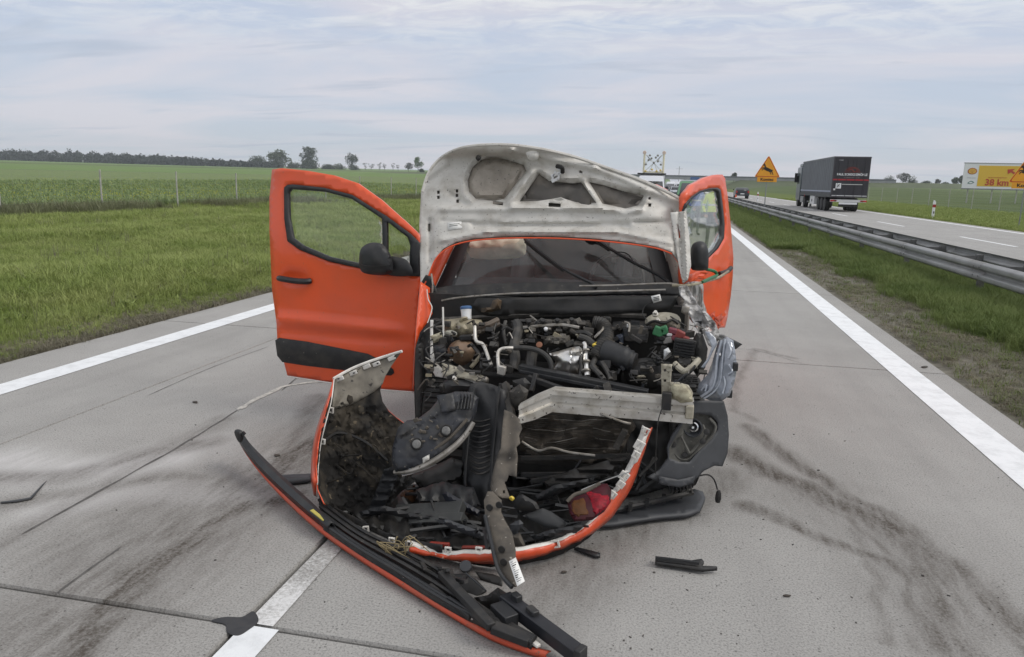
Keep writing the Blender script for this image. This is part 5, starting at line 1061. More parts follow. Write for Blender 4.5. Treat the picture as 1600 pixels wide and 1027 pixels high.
obj('lens_corner', pillow([(619, 737), (640, 729), (662, 726), (668, 727), (650, 738), (630, 743)], 3.24, .02, 4), LENSE, lamp)
obj('lens_window', pillow([(660, 716), (671, 710), (671, 718), (661, 724)], 3.235, .008, 3), WHITEFL, lamp)
for x_, y_ in ((651, 694), (697, 673)):
    c = P(x_, y_, ly(x_, y_) - .065); cp = obj('bulb_cap', MB().lathe(c, (c - Vector((0, 0, CAMH))) * -1 + Vector((0, 0, .3)), [(.030, -.03), (.030, 0), (.026, .006), (.026, .002), (.018, .002)], 20), RUBBER, lamp)
    obj('cap_centre', MB().lathe(c, (c - Vector((0, 0, CAMH))) * -1 + Vector((0, 0, .3)), [(.020, 0), (.021, .006), (.012, .010)], 16), mat('cap_grey', (.16, .16, .155), .6, 0, (.08, .08, .08), 30), cp)
obj('rib_plate', sheet([(682, 618), (708, 614), (712, 640), (690, 646)], lambda x, y: ly(x, y) - .07, 6), BLUEG, lamp, solid=.006)
for k in range(5): obj('housing_rib', MB().bar(P(720 + 5 * k, 616, ly(720, 616) - .05), P(716 + 5 * k, 640, ly(716, 640) - .06), .005, .02, (0, 1, 0)), BLUEG, lamp)
mm = MB()
for k in range(14):
    a, b = rnd.uniform(640, 690), rnd.uniform(655, 690); mm.box(P(a, b, ly(a, b) - .06), (rnd.uniform(.01, .03), .01, rnd.uniform(.005, .02)), Matrix.Rotation(rnd.uniform(-1, 1), 3, 'Y'))
tag(obj('dried_mud', mm, DUSTP, lamp, bevel=.003), kind='stuff')

tl = thing('loose_tail_lamp', 'cracked red and amber tail lamp resting inside the curve of the torn bumper', 'tail lamp', (-0.33, 3.2, .1))
def tly(x, y): return 3.16 - (y - 785) * .0026 + (x - 920) * .001
obj('dark_cover', pillow([(886, 784), (895, 778), (918, 770), (938, 756), (949, 756), (955, 766), (954, 785), (944, 800), (925, 813), (898, 815), (890, 803)], lambda x, y: tly(x, y) + .01, .03, 4, power=.3), TAILD, tl)
obj('red_lens', pillow([(916, 768), (935, 769), (952, 772), (953, 786), (945, 797), (929, 807), (924, 800), (919, 782)], tly, .028, 4, power=.3), TAILR, tl)
obj('amber_lens', pillow([(890, 783), (912, 776), (919, 786), (924, 806), (900, 810), (893, 800)], tly, .026, 4, power=.3), TAILA, tl)
obj('lamp_frame', ptube([(886, 784, 3.12), (898, 773, 3.14), (916, 767, 3.15), (938, 755, 3.17)], 3), DUSTP, tl)
obj('lamp_stay', ptube([(908, 766, 3.2), (940, 753, 3.25), (985, 737, 3.3)], 1), GALV, tl)

bc = thing('bumper_end_piece', 'dark grey plastic bumper end with its fog lamp pocket leaning against the front wheel', 'bumper', (.2, 3.9, 0))
def bcy(x, y): return 3.80 - (y - 628) * .0006 + (x - 1085) * .0018 - .03 * math.sin(max(0, min(1, (x - 1030) / 110)) * math.pi)
FP = [(1076, 652), (1090, 646), (1112, 650), (1122, 660), (1122, 672), (1108, 690), (1092, 706), (1078, 722), (1062, 722), (1046, 716), (1046, 700), (1056, 682), (1066, 664)]
obj('bumper_skin', sheet([(1084, 627), (1110, 626), (1131, 627), (1137, 650), (1139, 680), (1137, 708), (1129, 729), (1116, 728), (1100, 736), (1086, 750), (1060, 757), (1030, 754), (1012, 746), (1030, 735), (1044, 716), (1042, 700), (1050, 680), (1062, 664), (1074, 646)], bcy, 5, [FP]), GREYP, bc, solid=.012)
obj('cavity_backing', sheet([(960, 655), (1040, 655), (1075, 650), (1066, 700), (1040, 762), (1000, 775), (940, 780), (965, 720)], lambda x, y: 3.98 - (y - 650) * .0012 + .03 * nz(x * .05, y * .05), 7), SOOT, bc, solid=.01)  # black backing sheet added to give the gap behind the bumper its shade
for k in range(9): obj('torn_bracket', MB().bar(P(rnd.uniform(985, 1030), rnd.uniform(700, 760), 3.72), P(rnd.uniform(985, 1035), rnd.uniform(720, 775), 3.66), rnd.uniform(.006, .02), rnd.uniform(.006, .02), (0, 1, .2)), rnd.choice((BLACKD, SOOT, STEEL, BLACK)), bc)
obj('hanging_cable', ptube([(1036, 634, 3.56), (1028, 660, 3.55), (1025, 700, 3.55), (1024, 740, 3.56)], .9), RUBBER, bc)
obj('lower_fold', sheet([(1029, 744), (1060, 750), (1086, 744), (1084, 755), (1062, 762), (1030, 757)], lambda x, y: bcy(x, y) - .02, 5), GREYP, bc, solid=.008)
GREYD = mat('grey_dust', (.125, .122, .108), .75, 0, (.055, .054, .05), 14, .4, .68, spk=(.24, .23, .2), spk_sc=50, spk_t=.67, bmp=.4, bsc=50)
fp = obj('fog_lamp_pocket', pillow(S2(FP, 2), lambda x, y: bcy(x, y) + .05, -.03, 4.5, -.6, power=.5, relief=lambda x, y: .012 * nz(x * .12, y * .12)), GREYD, bc, ang=50)
obj('fog_lamp', MB().lathe(P(1083, 668, 3.79), P(1083, 668, 3.76) - P(1086, 664, 3.86), [(.030, -.035), (.046, -.01), (.050, .016), (.045, .018), (.036, -.008), (.016, -.024)], 20), GREYP, fp)
obj('fog_reflector', MB().lathe(P(1083, 668, 3.78), P(1083, 668, 3.76) - P(1086, 664, 3.86), [(.026, -.016), (.020, -.014), (.012, .0), (.006, .008)], 16), CHROME, fp)
for pts in ([(1064, 682, 3.75), (1074, 702, 3.74), (1078, 708, 3.74), (1088, 698, 3.75), (1102, 680, 3.77), (1098, 664, 3.78)], [(1050, 702, 3.75), (1060, 716, 3.74), (1076, 718, 3.74), (1092, 702, 3.75), (1112, 682, 3.77), (1118, 666, 3.79), (1108, 654, 3.79)]): obj('pocket_frame', ptube(pts, 2.4, 6), GREYD, fp)
for a, b in ((1052, 695), (1070, 711), (1104, 675), (1098, 690)): obj('screw_hole', MB().lathe(P(a, b, 3.74), (0, -1, .4), [(.014, -.004), (.016, .004), (.010, .006)], 10), SOOT, fp)
obj('pocket_stay', MB().bar(P(1044, 720, 3.74), P(1032, 742, 3.70), .03, .012, (0, 1, 0)), GREYD, bc, bevel=.003)
obj('grille_slats', MB().bar(P(1050, 762, 3.80), P(1080, 758, 3.82), .02, .03), BLACK, bc)
for k in range(7): obj('slat', MB().bar(P(1046 + 5.5 * k, 759, 3.78), P(1048 + 5.5 * k, 770, 3.76), .006, .03, (0, 1, 0)), BLACKD, bc)
obj('hanging_cable', ptube([(1090, 744, 3.75), (1106, 742, 3.78), (1116, 750, 3.8), (1121, 765, 3.8)], 1.3), RUBBER, bc)
obj('cable_plug', MB().lathe(P(1122, 779, 3.72), (0, -.1, 1), [(.012, -.02), (.016, 0), (.014, .03), (.008, .045)], 10), SOOT, bc)

lip = thing('bumper_lip', 'flat dark grey lower lip of the bumper lying on the road behind the orange band', 'bumper lip', (.05, 3.6, 0))
def lpy(x, y): return G(x, y, .03).y - .02
obj('lip_panel', sheet([(945, 800), (990, 790), (1040, 778), (1085, 764), (1098, 768), (1102, 778), (1094, 796), (1075, 803), (1030, 807), (960, 818), (935, 820)], lambda x, y: lpy(x, y), 7), GREYP, lip, solid=.02)
obj('lip_edge', MB().tube(smooth_line([G(950, 800, .06), G(1000, 789, .07), (G(1045, 778, .09)), G(1082, 770, .10)], 5), .014, 6), BLACKD, lip)
for k in range(4): obj('lip_tab', MB().box(G(985 + 26 * k, 792 - 6.5 * k, .08), (.02, .03, .04)), BLACKD, lip)

deb = thing('plastic_strip', 'short snapped black plastic strip lying alone on the road right of the wreck', 'debris', G(1070, 882, 0))
obj('blade', sheet([(1024, 869), (1050, 873), (1078, 876), (1096, 873), (1100, 877), (1095, 884), (1120, 885), (1121, 887), (1098, 889), (1060, 883), (1024, 878)], lambda x, y: G(x, y, .03).y, 5), BLACKD, deb, solid=.015)
obj('raised_edge', MB().bar(G(1024, 872, .045), G(1092, 880, .045), .014, .012), BLACK, deb)
def shard(label, poly, z=.02, th=.01, m=BLACK, name='plastic_shard', grp=None):
    o = obj(name, sheet(poly, lambda x, y: G(x, y, z).y, 6), m, solid=th); return tag(o, label, 'debris', grp)
shard('thin black rod poking out from under the orange band', [(897, 856), (903, 855), (938, 864), (938, 868), (930, 868)], .02, .012)
shard('black bar between the wing corner and the long strip', [(430, 745), (440, 742), (486, 740), (487, 748), (440, 754)], .03, .02, GREYP)
shard('thin black splinter on the grey powder at the far left', [(0, 784), (25, 781), (47, 777), (66, 757), (73, 751), (68, 757), (50, 779), (28, 784), (2, 786)], .008, .003)
for a, b, n_ in ((305, 628, 'lone dark scrap on the left lane near the cracked line'), (1230, 930, 'brownish scrap of dirt on the lane below the black strip'), (880, 893, 'dark scrap beside the barcode label'), (1445, 573, 'tiny dark scrap just inside the right edge line'), (432, 711, 'thin dark sliver left of the orange wing corner')):
    p = S2([(a + rnd.uniform(3, 7) * math.cos(t), b + rnd.uniform(1, 2) * math.sin(t)) for t in np.linspace(0, 5.2, 6)], 2); shard(n_, p, .008, .004, mat('scrap', (.06, .05, .042), .9), 'road_scrap')
crumbs = MB()
for k in range(170):
    a = min(1560, max(20, rnd.gauss(900, 380))); b = rnd.uniform(720, 1020) if rnd.random() < .8 else rnd.uniform(600, 720)
    p = G(a, b, .003); s_ = rnd.uniform(.0015, .006) * (1.5 if rnd.random() < .1 else 1); crumbs.box((p.x, p.y, s_ * .3), (s_ * rnd.uniform(.7, 2.2), s_, s_ * .7), Matrix.Rotation(rnd.uniform(0, 3.1), 3, 'Z'))
tag(obj('road_crumbs', crumbs, mat('crumb', (.045, .042, .04), .9, 0, (.11, .1, .09), 3), smooth=False), 'scattered crumbs of plastic and dirt on the road', kind='stuff')
# broken black plastic inside the bumper curve: the larger pieces are separate things
bits = []
def chunk(label, poly, Y, d, m=BLACKD, relief=None): return tag(obj('broken_plastic', pillow(poly, Y, d, 5, power=.25, relief=relief), m, ang=40), label, 'debris', 'broken plastic inside the bumper curve')
chunk('flat dark triangular panel right of the bent support', [(803, 783), (812, 770), (838, 785), (846, 800), (820, 800), (804, 796)], 3.16, .02, BLACKD)
chunk('broad dark panel sloping towards the red tail lamp', [(816, 806), (848, 794), (862, 800), (888, 818), (876, 828), (852, 824), (830, 814)], lambda x, y: 3.14 - (y - 800) * .002, .015, mat('mid_black', (.026, .027, .028), .5))
chunk('angled black box edge above the tail lamp', [(836, 775), (866, 758), (920, 748), (930, 745), (928, 752), (890, 764), (850, 782), (838, 784)], 3.36, .025, BLACK)
chunk('small crumpled plate under the panel', [(796, 820), (812, 812), (818, 818), (806, 836), (798, 834)], 3.02, .015, GREYP)
chunk('torn olive scrap behind the bent support foot', [(800, 838), (812, 832), (820, 850), (822, 858), (806, 858)], 2.97, .012, DUSTP)
chunk('long black runner along the right arm of the bumper', [(830, 838), (860, 828), (905, 820), (912, 822), (905, 830), (868, 838), (838, 848)], 3.04, .02, BLACK)
chunk('sloping black bar left of the bent support', [(690, 772), (698, 768), (750, 798), (748, 808), (700, 790)], 3.26, .02, mat('navy_bar', (.014, .016, .024), .5))
chunk('narrow grey bar across the lower grille', [(678, 812), (700, 812), (745, 828), (770, 842), (768, 848), (720, 832)], 3.05, .015, GREYP)
chunk('rust coloured lump behind the bumper corner', [(615, 790), (628, 770), (648, 758), (652, 775), (640, 800), (620, 808)], 3.5, .05, mat('rust_lump', (.12, .05, .018), .85, 0, (.05, .03, .018), 12, bmp=.5))
def GY(x, y, z): return G(x, y, z).y
tray = thing('undershield', 'torn black plastic undershield lying on the road inside the bumper curve', 'undershield', G(760, 810, 0))
obj('shield_sheet', sheet([(540, 795), (590, 775), (640, 758), (720, 742), (830, 738), (930, 742), (968, 752), (950, 785), (915, 812), (870, 836), (800, 852), (720, 858), (640, 846), (580, 822)], lambda x, y: GY(x, y, .03 + .03 * nz(x * .03, y * .05) + .012 * math.sin(x * .25)), 6), SOOT, tray, solid=.006)
for pts in ([(600, 800), (680, 790), (760, 800)], [(640, 830), (720, 822), (790, 836)], [(810, 800), (870, 785), (930, 765)], [(700, 770), (780, 764), (860, 770)]): obj('shield_rib', MB().tube(smooth_line([G(a, b, .07) for a, b in pts], 5), .012, 6), BLACK, tray)
chunk('tilted black battery tray left of the support foot', [(650, 765), (690, 752), (740, 762), (752, 790), (730, 800), (690, 790), (655, 785)], lambda x, y: 3.42 - (y - 750) * .003, .04, BLACK, lambda x, y: .012 * math.sin(x * .3))
chunk('black air duct piece under the headlamp', [(640, 742), (670, 732), (705, 715), (728, 722), (722, 748), (690, 760), (655, 762)], lambda x, y: 3.55 - (y - 720) * .002, .05, SOOT, lambda x, y: .02 * nz(x * .06, y * .06))
chunk('curved black moulding behind the tail lamp', [(850, 752), (890, 735), (940, 722), (975, 712), (985, 720), (950, 745), (900, 762), (860, 770)], lambda x, y: 3.5 - (y - 720) * .002, .04, SOOT, lambda x, y: .015 * math.sin(y * .5))
chunk('dark broken ledge under the panel by the orange band', [(850, 842), (880, 832), (915, 806), (922, 812), (900, 836), (862, 850)], lambda x, y: 3.06 + (850 - y) * .004, .02, BLACK)
chunk('crooked black strip across the undershield', [(560, 800), (600, 790), (660, 806), (700, 800), (700, 808), (660, 816), (600, 802), (566, 808)], lambda x, y: 3.2, .02, BLACK)
chunk('flat black louvre against the orange corner', [(585, 770), (612, 748), (640, 742), (650, 752), (625, 770), (600, 800), (588, 795)], lambda x, y: 3.42 - (y - 742) * .002, .03, SOOT, lambda x, y: .012 * math.sin((x + y) * .45))
st_ = MB()
for k in range(75):
    t = rnd.random(); a = rnd.uniform(610, 960); hi2 = 850 - max(0, a - 860) * .75; b = rnd.uniform(742, max(760, hi2)); Y = 3.62 - (b - 730) * .0055 + rnd.uniform(-.02, .10)
    c = P(a, b, Y); c.z = max(c.z, .02); d = Vector((rnd.uniform(-1, 1), rnd.uniform(-.4, .4), rnd.uniform(-.25, .25))).normalized() * rnd.uniform(.02, .12)
    st_.bar(c - d, c + d, rnd.uniform(.004, .018), rnd.uniform(.003, .012), (rnd.uniform(-.3, .3), rnd.uniform(-1, 0), 1))
tag(obj('plastic_splinters', st_, BLACK, smooth=False), 'mass of black splintered plastic piled inside the bumper curve', kind='stuff')
und = MB(); und.b2((-1.25, 3.75, .12), (-.1, 4.3, .18)); part('undertray', und, SOOT)
# ------------------------------------------------------------------ double guardrail in the median
gr = thing('guardrail', 'grey double-sided steel guardrail running along the grass median', 'guardrail', (5.4, 10, 0))
WPROF = [(-.004, .0), (-.012, .006), (-.070, .030), (-.078, .042), (-.078, .096), (-.070, .108), (-.004, .138), (.0, .148), (.0, .162), (-.004, .172), (-.070, .202), (-.078, .214), (-.078, .268), (-.070, .280), (-.012, .304), (-.004, .31)]
def rail_seg(x, sgn, y0, y1, z0=.27, out=0.0):
    m = MB(); rows = [[Vector((x + sgn * (a - out), y, z0 + b)) for a, b in WPROF] for y in (y0, y1)]
    m.grid(rows); return m
RX1, RX2 = 4.88, 5.68
for k in range(0, 18):
    y0 = 1.2 + 4 * k
    for x, s in ((RX1, 1), (RX2, -1)):
        o = obj('rail_beam', rail_seg(x, s, y0 - .16, y0 + 4.0, out=.004 * (k % 2)), GALV, gr, solid=.004, off=0, ang=20)
        if k < 9 and s == 1:
            bt = MB()
            for dy_ in (.05, .27):
                for dz in (.09, .23): bt.lathe((x - .082, y0 - .16 + dy_, .27 + dz), (-1, 0, 0), [(.014, 0), (.014, .008), (.006, .012)], 8)
            obj('splice_bolt', bt, GALVD, o)
for x, s in ((RX1, 1), (RX2, -1)): obj('rail_beam', rail_seg(x, s, 73.0, 420), GALV, gr, solid=.004, off=0, ang=20); obj('rail_beam', rail_seg(x, s, -14, 1.2), GALV, gr, solid=.004, off=0, ang=20)
pm = MB(); pm.b2((-.05, -.03, 0), (-.044, .03, .72)); pm.b2((.044, -.03, 0), (.05, .03, .72)); pm.b2((-.05, -.03, 0), (.05, -.024, .72))
p0 = None
for k in range(22):
    y = 5.35 + 4 * k
    for x in (RX1 + .06, RX2 - .06):
        if p0 is None: p0 = obj('rail_post', pm, GALVD, gr, origin=(0, 0, 0)); p = p0
        else: p = dup(p0, gr)
        p.location = Vector((x, y, -.17)) - gr.location
sm_ = MB(); sm_.b2((-.38, -.035, .60), (.38, .035, .604)); sm_.b2((-.38, -.035, .604), (.38, -.029, .68)); sm_.b2((.27, -.05, .58), (.38, .05, .70)); sm_.b2((-.38, -.05, .56), (-.32, .05, .70))
s0 = None
for k in range(48):
    if s0 is None: s0 = obj('spacer', sm_, GALVD, gr, origin=(0, 0, 0)); o = s0
    else: o = dup(s0, gr)
    o.location = Vector(((RX1 + RX2) / 2, 3.35 + 2 * k, -.17)) - gr.location

# ------------------------------------------------------------------ lettering helper
def text(body, size, loc, mt, parent, name='lettering', rot=(math.pi / 2, 0, 0), align='CENTER', xs=1.0, shear=0.0, bold=.0):
    cu = bpy.data.curves.new('t', 'FONT'); cu.body = body; cu.size = size; cu.align_x = align; cu.align_y = 'CENTER'; cu.extrude = .004; cu.shear = shear; cu.offset = bold; cu.resolution_u = 3
    to = bpy.data.objects.new('t', cu); col.objects.link(to); bpy.context.view_layer.update()
    me = bpy.data.meshes.new_from_object(to.evaluated_get(bpy.context.evaluated_depsgraph_get())); bpy.data.objects.remove(to)
    me.materials.clear(); me.materials.append(mt)
    o = bpy.data.objects.new(name, me); col.objects.link(o); o.parent = parent; o.rotation_euler = rot; o.scale = (xs, 1, 1)
    o.location = Vector(loc) - (world_loc(parent) if parent else Vector((0, 0, 0))); return o
DEER = [(-.34, .30), (-.30, .36), (-.27, .33), (-.25, .44), (-.21, .34), (-.17, .30), (-.13, .16), (-.02, .12), (.12, .05), (.26, -.02), (.33, -.02), (.34, -.07), (.30, -.10), (.34, -.22), (.40, -.36), (.36, -.37), (.28, -.23), (.22, -.16), (.20, -.19), (.26, -.34), (.22, -.35), (.14, -.19), (.05, -.14), (-.08, -.10), (-.18, -.04), (-.30, .0), (-.36, -.10), (-.39, -.08), (-.34, .05), (-.22, .05), (-.36, .08), (-.40, .0), (-.43, .02), (-.38, .13), (-.22, .13), (-.25, .24), (-.34, .25)]
def deer_sign(lab, loc, s, zb, pole_tilt=0.0, px=0.0):
    t = thing('road_sign', lab, 'road sign', loc, 0, 'deer warning signs at the roadside')
    X0, Y0, _ = loc; h = s * .866
    def rtri(k):
        c = Vector((X0, 0, zb + .30 + h / 3)); vs = [(X0 - s / 2, zb + .30), (X0 + s / 2, zb + .30), (X0, zb + .30 + h)]; r = .09 * s; o = []
        for i in range(3):
            a = Vector(vs[i - 1]); b = Vector(vs[i]); d = Vector(vs[(i + 1) % 3]); p1 = b + (a - b).normalized() * r; p2 = b + (d - b).normalized() * r
            for q_ in (0, .25, .5, .75, 1): o.append((p1 * (1 - q_) ** 2 + b * 2 * q_ * (1 - q_) + p2 * q_ * q_))
        cc = Vector((c.x, c.z)); return [cc + (p - cc) * k for p in o]
    def pz(poly, y, th, m, nm, par): o = MB(); o.prism([(p.x, y, p.y) for p in poly], (0, th, 0)); return obj(nm, o, m, par, smooth=False)
    f_ = pz(rtri(1.06), Y0, .02, SIGNY, 'sign_plate', t); pz(rtri(1.0), Y0 - .003, .003, SIGNR, 'sign_border', f_); pz(rtri(.91), Y0 - .006, .003, SIGNY, 'sign_field', f_)
    dm = MB(); k = s * .62; V_, fs, _ = cdt([(a, b) for a, b in DEER], (), .3); cz = zb + .30 + h * .36
    dm.add([(X0 + p[0] * k, Y0 - .009, cz + p[1] * k) for p in V_], fs); obj('deer_symbol', dm, SIGNK, f_, solid=.003, smooth=False)
    p_ = MB(); p_.b2((X0 - s * .40, Y0, zb), (X0 + s * .40, Y0 + .02, zb + .285)); pl_ = obj('sign_plate', p_, SIGNY, t, bevel=.01)
    text('Koniec', .235, (X0, Y0 - .006, zb + .145), SIGNK, pl_, xs=1.15, bold=.006)
    o = MB(); o.tube([(X0 + px, Y0 + .05, 0), (X0 + px, Y0 + .05, zb + .9)], .03, 8); obj('sign_pole', o, GREYPOLE, t)
    b_ = MB(); b_.b2((X0 - .2, Y0 + .02, zb + .42), (X0 + .2, Y0 + .05, zb + .46)); b_.b2((X0 - .2, Y0 + .02, zb + .10), (X0 + .2, Y0 + .05, zb + .14)); obj('sign_bracket', b_, GREYPOLE, t)
p_ = P(1198, 284.5, 48); deer_sign('orange deer sign with Koniec plate in the median left of the lorry', (p_.x, 48, 0), 1.42, p_.z)
p_ = P(1601.5, 295, 41.4); deer_sign('orange deer sign with Koniec plate cut by the right edge overlapping the billboard', (p_.x, 41.4, 0), 1.5, p_.z)

# ------------------------------------------------------------------ lorry
tx0, tx1, ty = 11.05, 13.52, 58.5
lorry = thing('lorry', 'dark curtain-sided lorry with red stripe driving away on the opposite carriageway', 'lorry', ((tx0 + tx1) / 2, ty, 0))
def lp_(name, lo, hi, m, par=None, bevel=.0): o = MB(); o.b2(lo, hi); return obj(name, o, m, par or lorry, bevel=bevel, smooth=bevel > 0)
trailer = lp_('trailer_body', (tx0 + .03, ty + .05, 1.08), (tx1 - .03, ty + 13.6, 3.92), TDARK)
cu_ = MB(); ys_ = np.linspace(ty + .12, ty + 13.5, 110)
rows = [[Vector((tx0 + .012 * math.sin(y * 9) * (0.3 + z_) + .01 * nz(y * .8, z_ * 3) - .0, y, 1.25 + 2.6 * z_)) for y in ys_] for z_ in np.linspace(0, 1, 8)]
cu_.grid(rows); obj('side_curtain', cu_, TARP, trailer, ang=None)
cu_ = MB(); cu_.grid([[p + Vector((tx1 - tx0, 0, 0)) for p in r] for r in rows]); obj('side_curtain', cu_, TARP, trailer, ang=None)
lp_('roof_rail', (tx0 - .02, ty, 3.84), (tx0 + .06, ty + 13.6, 3.95), mat('roof_rail', (.13, .14, .15), .5, .3), trailer); lp_('roof_rail', (tx1 - .06, ty, 3.84), (tx1 + .02, ty + 13.6, 3.95), mat('roof_rail_b', (.13, .14, .15), .5, .3), trailer)
lp_('side_stripe', (tx0 - .035, ty + .1, 1.42), (tx0 - .02, ty + 13.5, 1.52), mat('pale_stripe', (.33, .36, .45), .5), trailer)
lp_('side_skirt', (tx0 - .02, ty + .1, 1.06), (tx0 + .04, ty + 13.6, 1.28), mat('skirt', (.07, .075, .08), .5), trailer)
for k in range(26): lp_('curtain_buckle', (tx0 - .04, ty + .35 + .51 * k, 1.10), (tx0 - .025, ty + .41 + .51 * k, 1.36), GALVD, trailer)
rear = lp_('rear_frame', (tx0, ty - .02, 1.05), (tx1, ty + .05, 3.95), mat('rear_frame', (.07, .065, .075), .5), lorry)
for s in (0, 1): lp_('rear_door', (tx0 + .07 + 1.19 * s, ty - .05, 1.15), (tx0 + 1.23 + 1.19 * s, ty - .02, 3.86), TDARK, rear)
lp_('red_stripe', (tx0 + .02, ty - .065, 2.26), (tx1 - .02, ty - .05, 2.36), TRED, rear); lp_('red_stripe', (tx0 + .05, ty - .065, 1.16), (tx1 - .05, ty - .05, 1.20), TRED, rear)
for k in range(4): o = MB(); o.tube([(tx0 + .35 + .58 * k, ty - .07, 1.1), (tx0 + .35 + .58 * k, ty - .07, 3.85)], .016, 6); obj('lock_rod', o, TDARK, rear)
xm = (tx0 + tx1) / 2 + .05
text('PAUL SCHOCKEMÖHLE', .225, (xm, ty - .072, 2.68), SIGNW, rear, xs=.86, bold=.006); text('L O G I S T I C S', .13, (xm, ty - .072, 2.47), mat('dull_letters', (.35, .3, .3), .5), rear, xs=1.1)
lg = MB()
for r_ in (.30, .38): lg.tube([Vector((xm + math.cos(a) * r_ * 1.25, ty - .07, 2.86 + math.sin(a) * r_ * .9)) for a in np.linspace(.15, 2.9, 14)], .018, 5)
lg.tube([Vector((xm - .28 + .1 * k, ty - .07, 2.95 + .10 * math.sin(k * 1.1) + .05 * (k == 3))) for k in range(7)], .03, 5); lg.tube([(xm - .55, ty - .07, 2.86), (xm + .55, ty - .07, 2.86)], .016, 5)
obj('horse_logo', lg, LOGOR, rear)
text('SYSTEMS', .09, (tx0 + .45, ty - .072, 3.68), SIGNW, rear).scale = (.9, 1, 1) if False else (.9, 1, 1)
rear.children[-1].data.materials[0] = SIGNW
lp_('square_sticker', (tx0 + .26, ty - .075, 1.68), (tx0 + .62, ty - .06, 2.06), SIGNW, rear)
o = MB(); o.tube([Vector((tx0 + .36 + x_, ty - .08, 1.78 + z_)) for x_, z_ in ((0, 0), (.06, .1), (.1, .2), (.16, .2), (.1, .1), (.14, 0))], .018, 5); obj('sticker_mark', o, SIGNK, rear)
lp_('grab_bar', (tx0 + .66, ty - .085, 1.96), (tx1 - .42, ty - .06, 2.01), mat('pale_bar', (.5, .5, .5), .5), rear)
lp_('bump_stop', (tx0 + .12, ty - .12, 1.55), (tx0 + .24, ty - .04, 1.68), TWHITE, rear)
cross = lp_('rear_bumper', (tx0 + .02, ty + .1, .72), (tx1 - .02, ty + .2, .90), TWHITE)
for x0_, w_, m in ((.0, .42, REDL), (2.05, .42, REDL), (.28, .10, AMBL), (2.1, .1, AMBL)): lp_('tail_light', (tx0 + .02 + x0_, ty + .06, .76), (tx0 + .02 + x0_ + w_, ty + .1, .86), m, cross)
lp_('number_plate', (tx0 + .62, ty + .05, .56), (tx1 - .62, ty + .09, .70), SIGNW, cross); lp_('spray_guard', (tx0 + .60, ty + .1, .38), (tx1 - .60, ty + .14, .56), SOOT, cross)
lp_('chassis', (tx0 + .75, ty + .3, .78), (tx1 - .75, ty + 13.0, 1.08), SOOT)
def lwheel(x, y, r=.5, wd=.36, par=None):
    e = MB().lathe((x, y, r), (1, 0, 0), [(r * .55, -wd / 2), (r * .93, -wd / 2), (r, -wd * .4), (r, wd * .4), (r * .93, wd / 2), (r * .55, wd / 2)], 22); t_ = obj('tyre', e, RUBBER, par or lorry)
    obj('rim', MB().lathe((x, y, r), (1, 0, 0), [(r * .55, -wd * .42), (r * .3, -wd * .2), (r * .3, wd * .2), (r * .55, wd * .42)], 16), GALVD, t_); return t_
for y in (ty + 2.6, ty + 3.9, ty + 5.2):
    for x in (tx0 + .25, tx1 - .25): lwheel(x, y)
lp_('mudguard', (tx0 + .02, ty + 1.9, 1.0), (tx0 + .5, ty + 5.9, 1.06), SOOT)
lp_('pallet_box', (tx0 + .02, ty + 6.6, .38), (tx0 + .6, ty + 8.6, 1.05), TWHITE, bevel=.02); lp_('box_mark', (tx0 + .0, ty + 7.5, .6), (tx0 + .02, ty + 7.8, .8), GALVD)
lp_('side_guard', (tx0 + .05, ty + 8.7, .5), (tx0 + .09, ty + 10.2, .6), GALVD); lp_('landing_leg', (tx0 + .3, ty + 10.2, .1), (tx0 + .45, ty + 10.35, 1.0), GALVD)
for y in (ty + 12.0, ty + 15.6):
    for x in (tx0 + .25, tx1 - .25): lwheel(x, y)
cab = lp_('cab', (tx0 + .02, ty + 14.3, .55), (tx1 - .02, ty + 16.6, 3.55), CABP, bevel=.12)
lp_('cab_window', (tx0 + .005, ty + 15.3, 2.0), (tx0 + .03, ty + 16.3, 2.75), DGLASS, cab); lp_('fuel_tank', (tx0 + .1, ty + 12.8, .4), (tx0 + .6, ty + 14.2, .95), GALV, bevel=.05)
for s, xx in ((-1, tx0 - .12), (1, tx1 + .12)):
    lp_('mirror', (xx - .12, ty + 16.2, 2.15), (xx + .12, ty + 16.35, 3.0), SOOT, cab, .03); o = MB(); o.tube([(xx, ty + 16.3, 2.9), (xx - s * .2, ty + 16.3, 2.95)], .03, 6); obj('mirror_arm', o, SOOT, cab)
lp_('wind_deflector', (tx0 + .1, ty + 14.4, 3.5), (tx1 - .1, ty + 16.0, 3.85), CABP, cab, .1)
lp_('marker_lamp', (tx0 - .03, ty + 11.2, .95), (tx0 + .0, ty + 11.35, 1.1), REDL)

